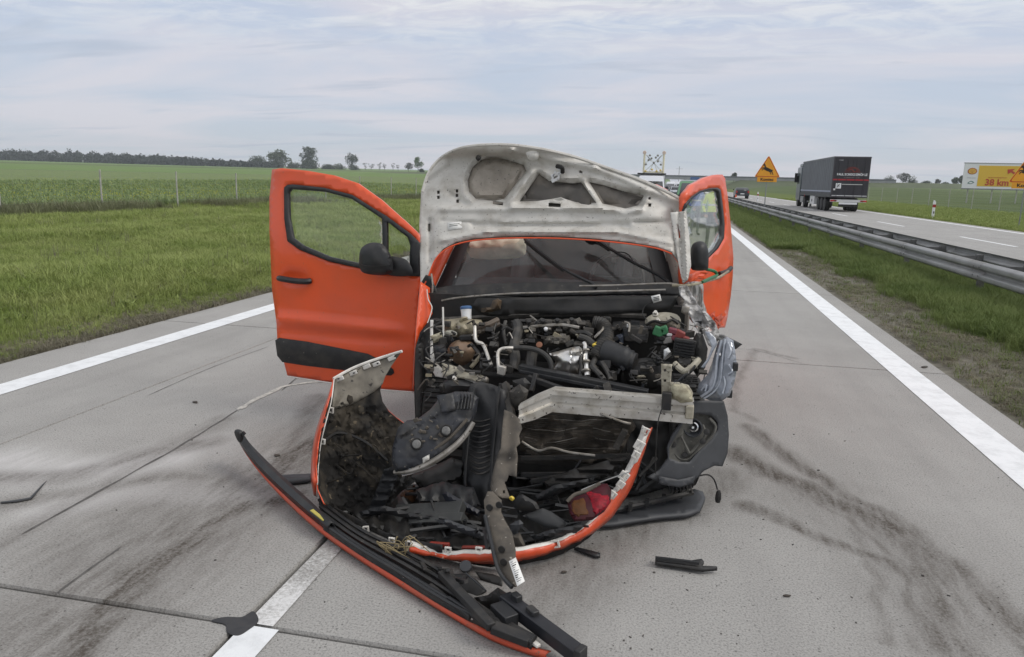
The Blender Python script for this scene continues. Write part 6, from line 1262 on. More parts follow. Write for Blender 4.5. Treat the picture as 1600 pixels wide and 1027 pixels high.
# ------------------------------------------------------------------ other vehicles
def vehicle(label, loc, L, Wd, H, paint, front=-1, style='car', name='parked_car', cat='car', group=None):
    """front = -1: nose towards the camera, +1: nose away from it"""
    x0, y0, z0 = loc; t = thing(name, label, cat, loc, 0, group)
    if style == 'van': prof = [(0, .35), (0, .95), (.10, 1.05), (.9, 1.20), (1.38, H - .45), (1.55, H - .12), (1.9, H), (L - .05, H), (L, H - .1), (L, .35)]; gl = (.95, 1.22, 1.36, H - .48)
    elif style == 'suv': prof = [(0, .4), (0, .9), (.15, 1.0), (1.2, 1.08), (1.9, H - .08), (2.4, H), (L - .6, H - .02), (L - .35, H - .12), (L - .02, 1.05), (L, .4)]; gl = (1.28, 1.12, 1.86, H - .12)
    else: prof = [(0, .35), (0, .7), (.2, .82), (1.2, .93), (2.0, H - .05), (2.5, H), (L - .9, H - .03), (L - .3, .98), (L, .9), (L, .35)]; gl = (1.28, .98, 1.95, H - .09)
    fy = lambda d: y0 + (d if front < 0 else L - d)
    m = MB(); hw = Wd / 2; secs = []
    zmax = gl[1]
    for xx, k in ((-hw, 0), (-hw + .02, 1), (hw - .02, 1), (hw, 0)): pass
    rows = []
    for sx in (-1, -.92, 0, .92, 1):
        row = []
        for d, z in prof:
            tum = 1 - .16 * sstep(zmax - .1, H, z)
            row.append(Vector((x0 + sx * hw * tum, fy(d), z0 + z - (.03 if abs(sx) == 1 and z > .5 else 0))))
        rows.append(row)
    m.grid([r + [r[0]] for r in rows]); np_ = len(prof)
    m.add(rows[0], [tuple(range(np_))]); m.add(rows[-1], [tuple(range(np_))])
    b = obj('body', m, paint, t, bevel=.04, ang=40)
    g_ = MB(); d0, za, d1, zb_ = gl; e = -.02 if front < 0 else .02
    tw = lambda z: hw * (1 - .16 * sstep(zmax - .1, H, z)) - .10
    g_.add([(x0 - tw(za), fy(d0) + e, z0 + za), (x0 + tw(za), fy(d0) + e, z0 + za), (x0 + tw(zb_), fy(d1) + e, z0 + zb_ + .02), (x0 - tw(zb_), fy(d1) + e, z0 + zb_ + .02)], [(0, 1, 2, 3)]); obj('windscreen', g_, DGLASS, t, solid=.02, off=0)
    if style != 'van':
        g_ = MB(); e = .025 if front < 0 else -.025; q1, q2 = prof[-4], prof[-3]
        da, db = (L - .40, L - .06) if style == 'suv' else (L - .8, L - .35); zA, zB = (H - .16, 1.1) if style == 'suv' else (H - .1, 1.02)
        g_.add([(x0 - tw(zA), fy(da) + e, z0 + zA), (x0 + tw(zA), fy(da) + e, z0 + zA), (x0 + tw(zB), fy(db) + e, z0 + zB), (x0 - tw(zB), fy(db) + e, z0 + zB)], [(0, 1, 2, 3)]); obj('rear_window', g_, DGLASS, t, solid=.02, off=0)
    for s in (-1, 1):
        w0 = MB(); zs = gl[1] + .05; da = gl[2] + .1; db = (L - .9) if style != 'van' else 2.3
        w0.add([(x0 + s * (tw(zs) + .105), fy(da - .35), z0 + zs), (x0 + s * (tw(zs) + .105), fy(db), z0 + zs), (x0 + s * (tw(H - .1) + .105), fy(db - .15), z0 + H - .14), (x0 + s * (tw(H - .1) + .105), fy(da + .25), z0 + H - .14)], [(0, 1, 2, 3)]); obj('side_window', w0, DGLASS, t, solid=.012, off=0)
        for d in (.85, L - .85): lwheel(x0 + s * (hw - .12), fy(d), .33, .22, t)
        hl_ = MB(); hl_.b2((x0 + s * (hw - .38), fy(.0) - .02, z0 + .62), (x0 + s * (hw - .06), fy(.0) + .02, z0 + .80)); obj('headlight', hl_, LENSE, t, bevel=.01)
        rl_ = MB(); rl_.b2((x0 + s * (hw - .22), fy(L) - .02, z0 + .80), (x0 + s * (hw - .04), fy(L) + .02, z0 + 1.05)); obj('tail_light', rl_, REDL, t, bevel=.01)
        mr_ = MB(); mr_.b2((x0 + s * (hw + .02), fy(gl[2] - .3) - .05, z0 + gl[1] + .02), (x0 + s * (hw + .2), fy(gl[2] - .3) + .05, z0 + gl[1] + (.16 if style != 'van' else .34))); obj('mirror', mr_, BLACK, t, bevel=.02)
    g_ = MB(); g_.b2((x0 - hw + .25, fy(0) - .012, z0 + .42), (x0 + hw - .25, fy(0) + .012, z0 + .60)); obj('grille', g_, BLACK, t)
    g_ = MB(); g_.b2((x0 - .26, fy(L) - .015, z0 + .62), (x0 + .26, fy(L) + .03, z0 + .73)); obj('number_plate', g_, SIGNW, t)
    return t
p_ = P(1160, 304, 108); suv = vehicle('small dark estate car driving away beyond the guardrail', (p_.x, 108, 0), 4.3, 1.8, 1.5, VDARK, 1, 'suv', 'moving_car')
VY = 53.0; pa = P(1016, 290, VY)
van = vehicle('white van with dark windscreen facing us and a lattice board on its roof', (pa.x, VY, 0), 5.4, 2.0, 2.35, VWHITE, -1, 'van', 'white_van', 'van')
fb = MB(); fb.b2((pa.x - 1.0, VY + 1.7, 2.36), (pa.x + 1.0, VY + 2.2, 2.46)); obj('roof_rack', fb, SOOT, van)
# lattice arrow board carried on the roof
bd = thing('lattice_board', 'white and yellow lattice light board standing on the white van roof', 'light board', (pa.x + .1, VY + 1.9, 2.46))
zb0 = 2.46; bw, bh = 1.36, 1.42; bx = pa.x + .1
CREAM = mat('board_cream', (.70, .66, .50), .5); YELB = mat('board_yellow', (.66, .50, .16), .5); PALE = mat('board_white', (.70, .72, .70), .5)
for s in (-1, 1):
    o = MB(); o.tube([(bx + s * bw / 2, VY + 1.9, zb0), (bx + s * bw / 2, VY + 1.9, zb0 + bh)], .07, 8); obj('board_post', o, CREAM, bd)
    o = MB(); o.lathe((bx + s * bw / 2, VY + 1.85, zb0 + bh), (0, -1, 0), [(.11, 0), (.13, .03), (.11, .07)], 14); obj('board_lamp', o, mat('lamp_pale', (.62, .50, .42), .4), bd)
o = MB(); o.b2((bx - bw / 2, VY + 1.86, zb0 + .02), (bx + bw / 2, VY + 1.94, zb0 + .12)); obj('board_rail', o, CREAM, bd)
for a, b, c, d in ((-.62, .1, .62, 1.3), (-.62, 1.3, .62, .1), (-.3, .1, 0, .75), (.3, .1, 0, .75), (-.5, 1.25, -.2, .8), (.5, 1.25, .2, .8), (-.6, .7, -.25, .95), (.6, .7, .25, .95)):
    o = MB(); o.bar((bx + a, VY + 1.88, zb0 + b), (bx + c, VY + 1.88, zb0 + d), .05, .03, (0, 1, 0)); obj('lattice_bar', o, PALE, bd)
for a, b in ((-.55, .12), (-.1, .25), (.22, .14), (.5, .2), (-.3, 1.22), (.25, 1.22), (.0, .72), (.28, .82), (-.38, .9), (.5, .6), (-.55, .6), (-.18, 1.02), (.12, 1.08)):
    o = MB(); o.lathe((bx + a, VY + 1.84, zb0 + b), (0, -1, 0), [(.07, 0), (.08, .03), (.05, .06)], 10); obj('board_lamp', o, YELB if b < .3 else mat('lamp_grey', (.22, .22, .2), .4), bd)
gp = P(1093, 300, 31)
gc = vehicle('green car with a white band parked behind the open right door', (gp.x, 31, 0), 4.6, 1.85, 1.86, VGREEN, -1, 'suv', 'green_car')
o = MB(); o.b2((gp.x - .80, 31.9, 1.20), (gp.x + .80, 32.25, 1.225)); obj('bonnet_band', o, VWHITE, gc)
o = MB(); o.b2((gp.x - .72, 33.3, 1.85), (gp.x + .72, 33.5, 1.90)); obj('roof_band', o, VWHITE, gc)
qv = [(1042, 130, 'car', VDARK, 'dark car far back in the queue, nearest the white van'), (1048, 160, 'van', VWHITE, 'white van far back in the queue'), (1058, 112, 'car', VSILV, 'silver car far back in the queue with a pale bonnet'), (1054, 190, 'suv', VDARK, 'dark upright car furthest back in the queue'), (1064, 150, 'van', VWHITE, 'pale van in the queue under the bridge')]
for px_, Y, stl, m, lb in qv:
    q_ = P(px_, 290, Y); vehicle(lb, (q_.x, Y, 0), 4.4 if stl != 'van' else 5.3, 1.85, 2.3 if stl == 'van' else (1.7 if stl == 'suv' else 1.5), m, -1, stl, 'queued_car', 'car' if stl != 'van' else 'van', 'vehicles queueing under the bridge')
qv2 = [(1046, 145, 'suv', VDARK, 'small dark car half hidden beside the white queue van'), (1051, 175, 'car', VSILV, 'silver car in the far middle of the queue'), (1060, 200, 'van', VWHITE, 'tiny white van far along the queue to the right'), (1044, 230, 'van', VSILV, 'grey van at the far left of the queue'), (1056, 250, 'car', VDARK, 'tiny dark car at the far end of the queue')]
for px_, Y, stl, m, lb in qv2:
    q_ = P(px_, 290, Y); vehicle(lb, (q_.x, Y, 0), 4.4 if stl != 'van' else 5.3, 1.85, 2.3 if stl == 'van' else (1.7 if stl == 'suv' else 1.5), m, -1, stl, 'queued_car', 'car' if stl != 'van' else 'van', 'vehicles queueing under the bridge')
q_ = P(1086, 282, 210); tr_ = thing('queued_lorry', 'blue lorry body in the queue just left of the right door top', 'lorry', (q_.x, 210, 0))
for nm, lo, hi, m in (('body', (-1.2, 1.5, 1.0), (1.2, 10, 3.9), VBLUE), ('cab', (-1.15, -.5, .5), (1.15, 1.4, 2.9), VWHITE), ('windscreen', (-1.0, -.55, 1.7), (1.0, -.5, 2.6), DGLASS), ('bumper', (-1.15, -.6, .35), (1.15, -.3, .6), BLACK)):
    o = MB(); o.b2((q_.x + lo[0], 210 + lo[1], lo[2]), (q_.x + hi[0], 210 + hi[1], hi[2])); obj(nm, o, m, tr_, bevel=.05)
for x in (-1, 1):
    for y in (.5, 4, 8): lwheel(q_.x + x, 210 + y, .48, .3, tr_)
# red cone and delineator beyond the rail
cp = P(1150, 303, 86); cone = thing('traffic_cone', 'small red traffic cone standing behind the guardrail near the dark car', 'cone', (cp.x, 86, 0))
obj('cone_body', MB().lathe((cp.x, 86, 0), (0, 0, 1), [(.20, .04), (.035, .82), (.03, .84)], 16), CONER, cone); o = MB(); o.b2((cp.x - .25, 85.75, 0), (cp.x + .25, 86.25, .045)); obj('cone_base', o, RUBBER, cone, bevel=.01)
obj('cone_band', MB().lathe((cp.x, 86, 0), (0, 0, 1), [(.149, .30), (.112, .48), (.108, .48), (.14, .30)], 16), SIGNW, cone)
dl = thing('marker_post', 'white roadside marker post with a dark red band on the far verge', 'marker post', (15.85, 51.3, 0))
dp = P(1457, 343, 51.3)
def dpost(x, y, t):
    z0 = 0
    obj('post', MB().prism([(x - .06, y - .05, z0), (x + .06, y - .05, z0), (x + .08, y + .05, z0), (x - .08, y + .05, z0)], (0, 0, .98)), SIGNW, t, bevel=.012)
    obj('post_cap', MB().prism([(x - .06, y - .05, .98), (x + .06, y - .05, .98), (x + .06, y - .05, 1.0), (x - .02, y - .05, 1.10), (x - .06, y - .05, 1.09)], (0, .1, 0)), SIGNW, t)
    o = MB(); o.b2((x - .085, y - .058, .66), (x + .085, y + .055, .84)); obj('red_band', o, mat('band_red', (.30, .02, .02), .5), t)
    o = MB(); o.b2((x - .03, y - .06, .28), (x + .03, y - .055, .42)); obj('number_mark', o, SIGNK, t)
dpost(dp.x, 51.3, dl)
dl2 = thing('marker_post', 'slim white marker post beside the orange sign in the distance on the far verge', 'marker post', (P(1184.5, 303, 92).x, 92, 0)); dpost(P(1184.5, 303, 92).x, 92, dl2)

# ------------------------------------------------------------------ billboard
by = 112.0; a_ = P(1503, 294, by); b_ = P(1503, 255, by); BL, BZ0, BZ1 = a_.x, a_.z, b_.z; BW = 13.2
bb = thing('billboard', 'long white and yellow fuel station billboard reading 38 km behind the right fence', 'billboard', (BL + BW / 2, by, 0))
o = MB(); o.b2((BL, by, BZ0), (BL + BW, by + .25, BZ1)); pn = obj('panel', o, SIGNW, bb)
o = MB(); o.b2((BL + 1.75, by - .02, BZ0 + .28), (BL + BW - .3, by, BZ1 - .28)); obj('yellow_field', o, mat('billboard_yellow', (.72, .47, .055), .5), pn)
o = MB(); o.b2((BL - .06, by - .03, BZ0 - .16), (BL + BW + .06, by + .3, BZ0)); obj('frame', o, GREYPOLE, pn); o = MB(); o.b2((BL - .06, by - .03, BZ1), (BL + BW + .06, by + .3, BZ1 + .08)); obj('frame', o, GREYPOLE, pn)
H_ = BZ1 - BZ0; cx_, cz_ = BL + .98, BZ0 + H_ * .69
def scallop(r): return [(cx_ + r * 1.15 * math.cos(a) * (1 + .03 * math.cos(a * 9)), cz_ - r * .1 + r * .92 * math.sin(a) * (1.0 if math.sin(a) > 0 else .85)) for a in np.linspace(0, 2 * math.pi, 40, endpoint=False)]
def disc(pts, y, m, nm): o = MB(); o.prism([(x, y, z) for x, z in pts], (0, .01, 0)); return obj(nm, o, m, pn, smooth=False)
YB = mat('emblem_yellow', (.72, .44, .07), .5); RB = mat('emblem_red', (.42, .09, .04), .5)
disc(scallop(.50), by - .02, RB, 'emblem_edge'); disc(scallop(.40), by - .035, YB, 'emblem_shell')
for k in range(5): o = MB(); an = math.pi * (.18 + .16 * k); o.bar((cx_, by - .04, cz_ - .30), (cx_ + .40 * math.cos(an), by - .04, cz_ - .05 + .34 * math.sin(an)), .03, .01, (0, 1, 0)); obj('emblem_ray', o, mat('emblem_ray', (.55, .25, .05), .5), pn)
text('Welcome', .28, (BL + .98, by - .01, BZ0 + H_ * .42), mat('pale_grey_letters', (.48, .50, .54), .5), pn, xs=1.0).hide_render = False
lf = [(BL + .55 + .85 * t, BZ0 + H_ * .20 + .25 * math.sin(t * math.pi) + .12 * t) for t in np.linspace(0, 1, 10)] + [(BL + .55 + .85 * t, BZ0 + H_ * .20 - .16 * math.sin(t * math.pi) + .12 * t) for t in np.linspace(1, 0, 10)[1:-1]]
disc(lf, by - .02, mat('emblem_green', (.10, .21, .19), .5), 'green_emblem'); disc([(BL + .95 + (x - BL - .95) * .6, BZ0 + H_ * .22 + (z - BZ0 - H_ * .22) * .5) for x, z in lf], by - .035, SIGNW, 'green_emblem_gap')
RL = mat('billboard_red', (.48, .06, .035), .5)
text('38 km', 1.15, (BL + 4.1, by - .05, BZ0 + H_ * .24), RL, pn, xs=1.0, bold=.03); text('ZJAZD NA STACJĘ PALIW', .20, (BL + 4.1, by - .03, BZ0 + H_ * .44), RL, pn)
o = MB(); ax1, az1 = BL + 5.15, BZ0 + H_ * .72
o.prism([(ax1, by - .05, az1 + .18), (ax1 + .9, by - .05, az1 + .28), (ax1 + .62, by - .05, az1 + .02), (ax1 + 1.5, by - .05, az1 - .55), (ax1 + 1.32, by - .05, az1 - .76), (ax1 + .45, by - .05, az1 - .18), (ax1 + .12, by - .05, az1 - .42)], (0, .02, 0)); obj('arrow', o, RL, pn, smooth=False)
for k in range(5):
    o = MB(); x = BL + .8 + 2.95 * k; o.tube([(x, by + .15, zt(x, by) - .2), (x, by + .15, BZ0)], .09, 8); obj('leg', o, POSTW, bb)

# ------------------------------------------------------------------ bridge
BY = 420.0
br = thing('overpass', 'long grey road bridge crossing the motorway in the distance', 'bridge', (10, BY, 0))
zd = P(1040, 273.5, BY).z
sl = .0135
dk_ = MB(); dk_.add([(-75, BY, zd - 2.2 - 0), (110, BY, zd - 2.2 - 0), (110, BY, zd - .7), (-75, BY, zd - .7), (-75, BY + 10, zd - 2.2), (110, BY + 10, zd - 2.2), (110, BY + 10, zd - .7), (-75, BY + 10, zd - .7)], [(0, 1, 2, 3), (4, 5, 6, 7), (0, 3, 7, 4), (1, 2, 6, 5), (3, 2, 6, 7), (0, 1, 5, 4)]); obj('deck', dk_, CONC, br)
o = MB(); o.b2((-75, BY - .1, zd - .7), (110, BY + .1, zd - .1)); obj('parapet', o, mat('parapet_dark', (.12, .13, .14), .7), br)
for x in (-6.5, 4.7, 16): o = MB(); o.b2((x - .6, BY + 2, 0), (x + .6, BY + 8, zd - 2.2)); obj('pier', o, CONC, br)
o = MB(); o.b2((-75, BY - .05, zd - .1), (110, BY, zd + .0)); obj('handrail', o, GREYPOLE, br)
EMB = mat('embankment_grass', (.075, .095, .045), .95, 0, (.10, .12, .06), .08)
o = MB()
for xs_, side in (((22, 34, 320, 520), 1), ((-14, -28, -150, -320), -1)):
    prof_ = [(xs_[0], 0.0), (xs_[1], zd - 1.6), (xs_[2], zd - 1.2), (xs_[3], 0)]
    o.grid([[Vector((x, BY - 16, -1)) if False else Vector((x, BY - 14, zt(x, BY) - .5)) for x, z in prof_], [Vector((x, BY + 1, max(z, .0) + zt(x, BY) * .0)) for x, z in prof_], [Vector((x, BY + 12, max(z, .0))) for x, z in prof_], [Vector((x, BY + 30, -1)) for x, z in prof_]])
tag(obj('embankment', o, EMB, ang=None), kind='structure')
# tiny mast beyond
mp_ = P(1061, 272, 700); mast = MB(); mast.tube([(mp_.x, 700, 0), (mp_.x, 700, P(1061, 260, 700).z)], .25, 5); mast.bar((mp_.x - 3, 700, P(1061, 264, 700).z), (mp_.x + 3, 700, P(1061, 264, 700).z), .2, .2); tag(obj('power_mast', mast, GREYPOLE), 'thin power mast standing behind the bridge', 'mast')

# ------------------------------------------------------------------ fences
def fence(label, pts, ht, r=.035, wires=7):
    t = thing('field_fence', label, 'fence', (pts[0][0], pts[0][1], zt(*pts[0][:2])))
    p0 = None
    for x, y in pts:
        z = zt(x, y) + .05
        if p0 is None:
            p0 = obj('fence_post', MB().tube([(x, y, z - .3), (x, y, z + ht * .6), (x + .01, y, z + ht)], r, 7), POSTW, t); q_ = p0; base = Vector((x, y, z))
        else:
            q_ = dup(p0, t); q_.location = p0.location + Vector((x, y, z)) - base
            q_.rotation_euler = (0, 0, 0)
    wr_ = MB()
    for k in range(wires):
        h = ht * (.12 + .84 * k / (wires - 1))
        for (x0, y0), (x1, y1) in zip(pts[:-1], pts[1:]): wr_.tube([(x0, y0, zt(x0, y0) + .05 + h), (x1, y1, zt(x1, y1) + .05 + h)], .0035, 3, False)
    for (x0, y0), (x1, y1) in zip(pts[:-1], pts[1:]):
        n = int(math.hypot(x1 - x0, y1 - y0) / .5)
        for j in range(1, n):
            s_ = j / n; x = x0 + (x1 - x0) * s_; y = y0 + (y1 - y0) * s_; wr_.tube([(x, y, zt(x, y) + .05 + ht * .1), (x, y, zt(x, y) + .05 + ht * .96)], .0025, 3, False)
    tag(obj('wire_mesh', wr_, WIRE, t, smooth=False), kind='stuff'); return t
lf_ = [(-22.5 + (y - 26.1) * .07, y) for y in (13.0, 17.4, 21.7, 26.1, 30.4, 34.7, 39.0, 43.5, 48, 52.9, 57.5, 62, 66.5, 71, 76, 82, 88, 96, 104)]
fence('wire mesh fence on pale posts between the left verge and the rape field', lf_, 1.72)
rf_ = [(26.5, y) for y in (40, 46, 52, 58, 64, 70, 76, 82, 88, 94, 100, 107, 114, 122, 132, 143, 155)]
fence('wire mesh fence on grey posts along the right field below the billboard', rf_, 1.9, .035, 8)

# ------------------------------------------------------------------ trees
def crown_mesh(seed, blobs, n, leaf, hgt):
    r = np.random.RandomState(seed); V = []; Fc = []
    for (bx_, by_, bz_, rx, ry_, rz_) in blobs:
        k = max(8, int(n * (rx * ry_ * rz_) ** .66 / sum((b[3] * b[4] * b[5]) ** .66 for b in blobs)))
        d = r.normal(size=(k, 3)); d /= np.linalg.norm(d, axis=1)[:, None]; rad = r.uniform(.45, 1.0, k) ** .5
        lump = 1 + .22 * np.sin(d[:, 0] * 5 + seed) * np.cos(d[:, 2] * 6 + seed * 2) + .12 * r.normal(size=k)
        c = d * rad[:, None] * lump[:, None] * np.array([rx, ry_, rz_]) + np.array([bx_, by_, bz_])
        a = r.normal(size=(k, 3)); a /= np.linalg.norm(a, axis=1)[:, None]; b = np.cross(a, r.normal(size=(k, 3))); b /= np.linalg.norm(b, axis=1)[:, None]
        s = leaf * r.uniform(.6, 1.5, k)[:, None]
        q4 = np.stack([c - a * s, c + b * s * .7, c + a * s, c - b * s * .7], 1).reshape(-1, 3); o0 = len(V) * 0 + sum(len(x) for x in V); V.append(q4)
        Fc += [(o0 + 4 * i, o0 + 4 * i + 1, o0 + 4 * i + 2, o0 + 4 * i + 3) for i in range(k)]
    m = MB(); m.v = [tuple(p) for p in np.concatenate(V)]; m.f = Fc; m.m = [0] * len(Fc); return m
def tree(label, px_, base_y, top_y, D, wpx, kind, mt, seed, group='trees beyond the fields', name='field_tree'):
    p = P(px_, base_y, D); top = P(px_, top_y, D); h = top.z - p.z; dist = (p - Vector((0, 0, CAMH))).length; wd = wpx / F * (RT.transposed() @ (p - Vector((0, 0, CAMH)))).z
    t = thing(name, label, 'tree', tuple(p), 0, group); r = random.Random(seed)
    tm = MB(); tr_ = max(.12, h * .018); tm.tube([p + Vector((0, 0, -1.5)), p + Vector((.02 * h, 0, h * .3)), p + Vector((0, 0, h * .7))], [tr_ * 1.4, tr_, tr_ * .4], 6)
    for k in range(9):
        a = r.uniform(0, 6.3); z0 = h * r.uniform(.22, .55); tm.tube([p + Vector((0, 0, z0)), p + Vector((math.cos(a) * wd * .2, math.sin(a) * wd * .2, z0 + h * .14)), p + Vector((math.cos(a) * wd * .38, math.sin(a) * wd * .38, z0 + h * .3))], [tr_ * .5, tr_ * .3, tr_ * .1], 4)
    obj('trunk', tm, BARK, t)
    bl = []
    if kind == 'tall':
        for k in range(11): a = r.uniform(0, 6.3); q_ = r.uniform(.05, .34) * wd; z = h * r.uniform(.36, .86); s_ = wd * r.uniform(.16, .26); bl.append((p.x + math.cos(a) * q_, p.y + math.sin(a) * q_, p.z + z, s_, s_, s_ * r.uniform(.6, .9)))
        bl.append((p.x, p.y, p.z + h * .88, wd * .2, wd * .2, h * .11))
    elif kind == 'bush':
        for k in range(8): a = r.uniform(0, 6.3); q_ = r.uniform(0, .3) * wd; z = h * r.uniform(.2, .66); s_ = wd * r.uniform(.2, .3); bl.append((p.x + math.cos(a) * q_, p.y + math.sin(a) * q_, p.z + z, s_, s_, min(s_ * .8, h * .3)))
        bl.append((p.x, p.y, p.z + h * .4, wd * .42, wd * .3, h * .42)); bl.append((p.x, p.y, p.z + h * .72, wd * .28, wd * .28, h * .26))
    elif kind == 'round':
        for k in range(7): a = r.uniform(0, 6.3); bl.append((p.x + math.cos(a) * .22 * wd, p.y, p.z + h * r.uniform(.4, .8), wd * .26, wd * .26, h * .18))
        bl.append((p.x, p.y, p.z + h * .62, wd * .42, wd * .42, h * .34))
    else:
        for k in range(9): a = r.uniform(0, 6.3); q_ = r.uniform(.1, .4) * wd; s_ = wd * r.uniform(.1, .18); bl.append((p.x + math.cos(a) * q_, p.y, p.z + h * r.uniform(.45, .9), s_, s_, s_ * .7))
    n = {'tall': 1500, 'bush': 1300, 'round': 1500, 'bare': 260}[kind]
    obj('crown', crown_mesh(seed, bl, n, max(.28, wd * (.028 if kind != 'bare' else .03)), h), mt, t, smooth=False, fixn=False); return t
TT = [('broad spreading tree with gaps in its crown left of the tallest tree', 437, 264, 233, 900, 40, 'tall', LEAFB), ('tallest rounded tree above the left door, right of the other broad tree', 480, 265.5, 228, 900, 36, 'tall', LEAFA), ('dense egg shaped tree standing alone above the sloping top of the left door', 549, 267, 239, 900, 24, 'round', LEAFA),
      ('low dark rounded tree at the right end of the far wood', 405, 263, 243, 950, 36, 'bush', LEAFA), ('dark bush filling the foot of the tall tree', 482, 266, 249, 880, 40, 'bush', LEAFA), ('dark low bush right of the tall trees', 512, 267, 256, 900, 28, 'bush', LEAFA), ('low hedge clump left of the egg shaped tree', 530, 267, 255, 900, 22, 'bush', LEAFB),
      ('thin light tree just left of the bonnet edge', 653, 270, 245, 700, 20, 'tall', LEAFC), ('small pale tree left of the thin light tree', 638, 269.5, 254, 800, 16, 'tall', LEAFG), ('low dark bush beneath the thin light tree', 659, 270.5, 263, 690, 10, 'bush', LEAFA)]
for k, (px_, top, w_, lb) in enumerate(((571, 254, 9, 'first thin bare tree right of the egg shaped tree'), (580, 255, 13, 'second and widest of the thin bare trees on the left horizon'), (593, 253, 10, 'third thin bare tree right of the egg shaped tree'), (601, 254, 10, 'fourth thin bare tree right of the egg shaped tree'), (614, 254, 7, 'slimmest bare tree, fifth from the egg shaped tree'), (622, 256, 7, 'sixth and last thin bare tree before the small pale tree'))):
    tree(lb, px_, 268.5, top, 1000, w_, 'bare', LEAFG, 50 + k, 'thin bare trees on the left horizon')
for k, a in enumerate(TT): tree(*a, 20 + k)
TT += [('dark rounded clump under the broad spreading tree', 432, 264.5, 250, 890, 34, 'bush', LEAFA), ('dark clump between the two tall trees', 459, 265.5, 253, 890, 26, 'bush', LEAFA), ('dark bush at the foot of the egg shaped tree', 553, 268, 257, 890, 22, 'bush', LEAFA)]
for k, a in enumerate(TT[-3:]): tree(*a, 140 + k)
TR = [('round dark bush just right of the lorry', 1388, 291, 274, 620, 22, 'bush', LEAFA), ('pale bare topped tree left of a dense bush', 1410, 291, 270, 620, 20, 'tall', LEAFG), ('dense dark bush right of the pale tree', 1424, 292, 274, 600, 20, 'bush', LEAFA), ('wide low dark bush in the middle of the right horizon', 1448, 292, 282, 600, 22, 'bush', LEAFA), ('small slim tree right of the wide low bush', 1464, 292.5, 280, 620, 9, 'tall', LEAFG),
      ('low bush between two slim trees left of the billboard', 1477, 293, 284, 600, 16, 'bush', LEAFA), ('slim dark tree left of the billboard', 1491, 294, 277, 600, 12, 'tall', LEAFB), ('dark tree partly behind the billboard left edge', 1501, 294, 274, 600, 14, 'tall', LEAFA), ('small pointed tree on the rise left of the orange sign', 1146, 282.5, 270, 500, 9, 'round', LEAFA),
      ('small hedge clump on the right horizon next to the lorry top edge', 1374, 291, 281, 640, 10, 'bush', LEAFG), ('round bush on the horizon between sign and lorry', 1226, 286.5, 281, 700, 16, 'bush', LEAFA)]
for k, a in enumerate(TR): tree(*a, 80 + k)
# far wood on the left as one mass of crowns
bl = []; rr = random.Random(5)
for k in range(430):
    px_ = rr.uniform(-120, 425); D = rr.uniform(820, 930); by_ = 256.3 + px_ * .0172; hp = (22 if px_ < 120 else 22 - (px_ - 120) * .034) * rr.uniform(.62, 1.04)
    if px_ > 330: hp *= .9
    p = P(px_, by_, D); tp = P(px_, by_ - hp, D); h = tp.z - p.z; bl.append((p.x, p.y, p.z + h * .52, rr.uniform(4, 7), rr.uniform(4, 7), h * .5))
tag(obj('far_wood', crown_mesh(3, bl, 26000, 1.5, 20), FORL, smooth=False, fixn=False), 'far dark mixed wood along the left horizon', kind='stuff')
bl = []
for k in range(60):
    px_ = rr.uniform(1368, 1510); D = rr.uniform(640, 720); by_ = 291 + (px_ - 1380) * .022; p = P(px_, by_, D); tp = P(px_, by_ - rr.uniform(2, 5), D); h = tp.z - p.z; bl.append((p.x, p.y, p.z + h * .4, 4, 4, h * .6))
tag(obj('far_hedge', crown_mesh(4, bl, 2500, .7, 5), FORL, smooth=False, fixn=False), 'low dark hedge line along the right horizon', kind='stuff')

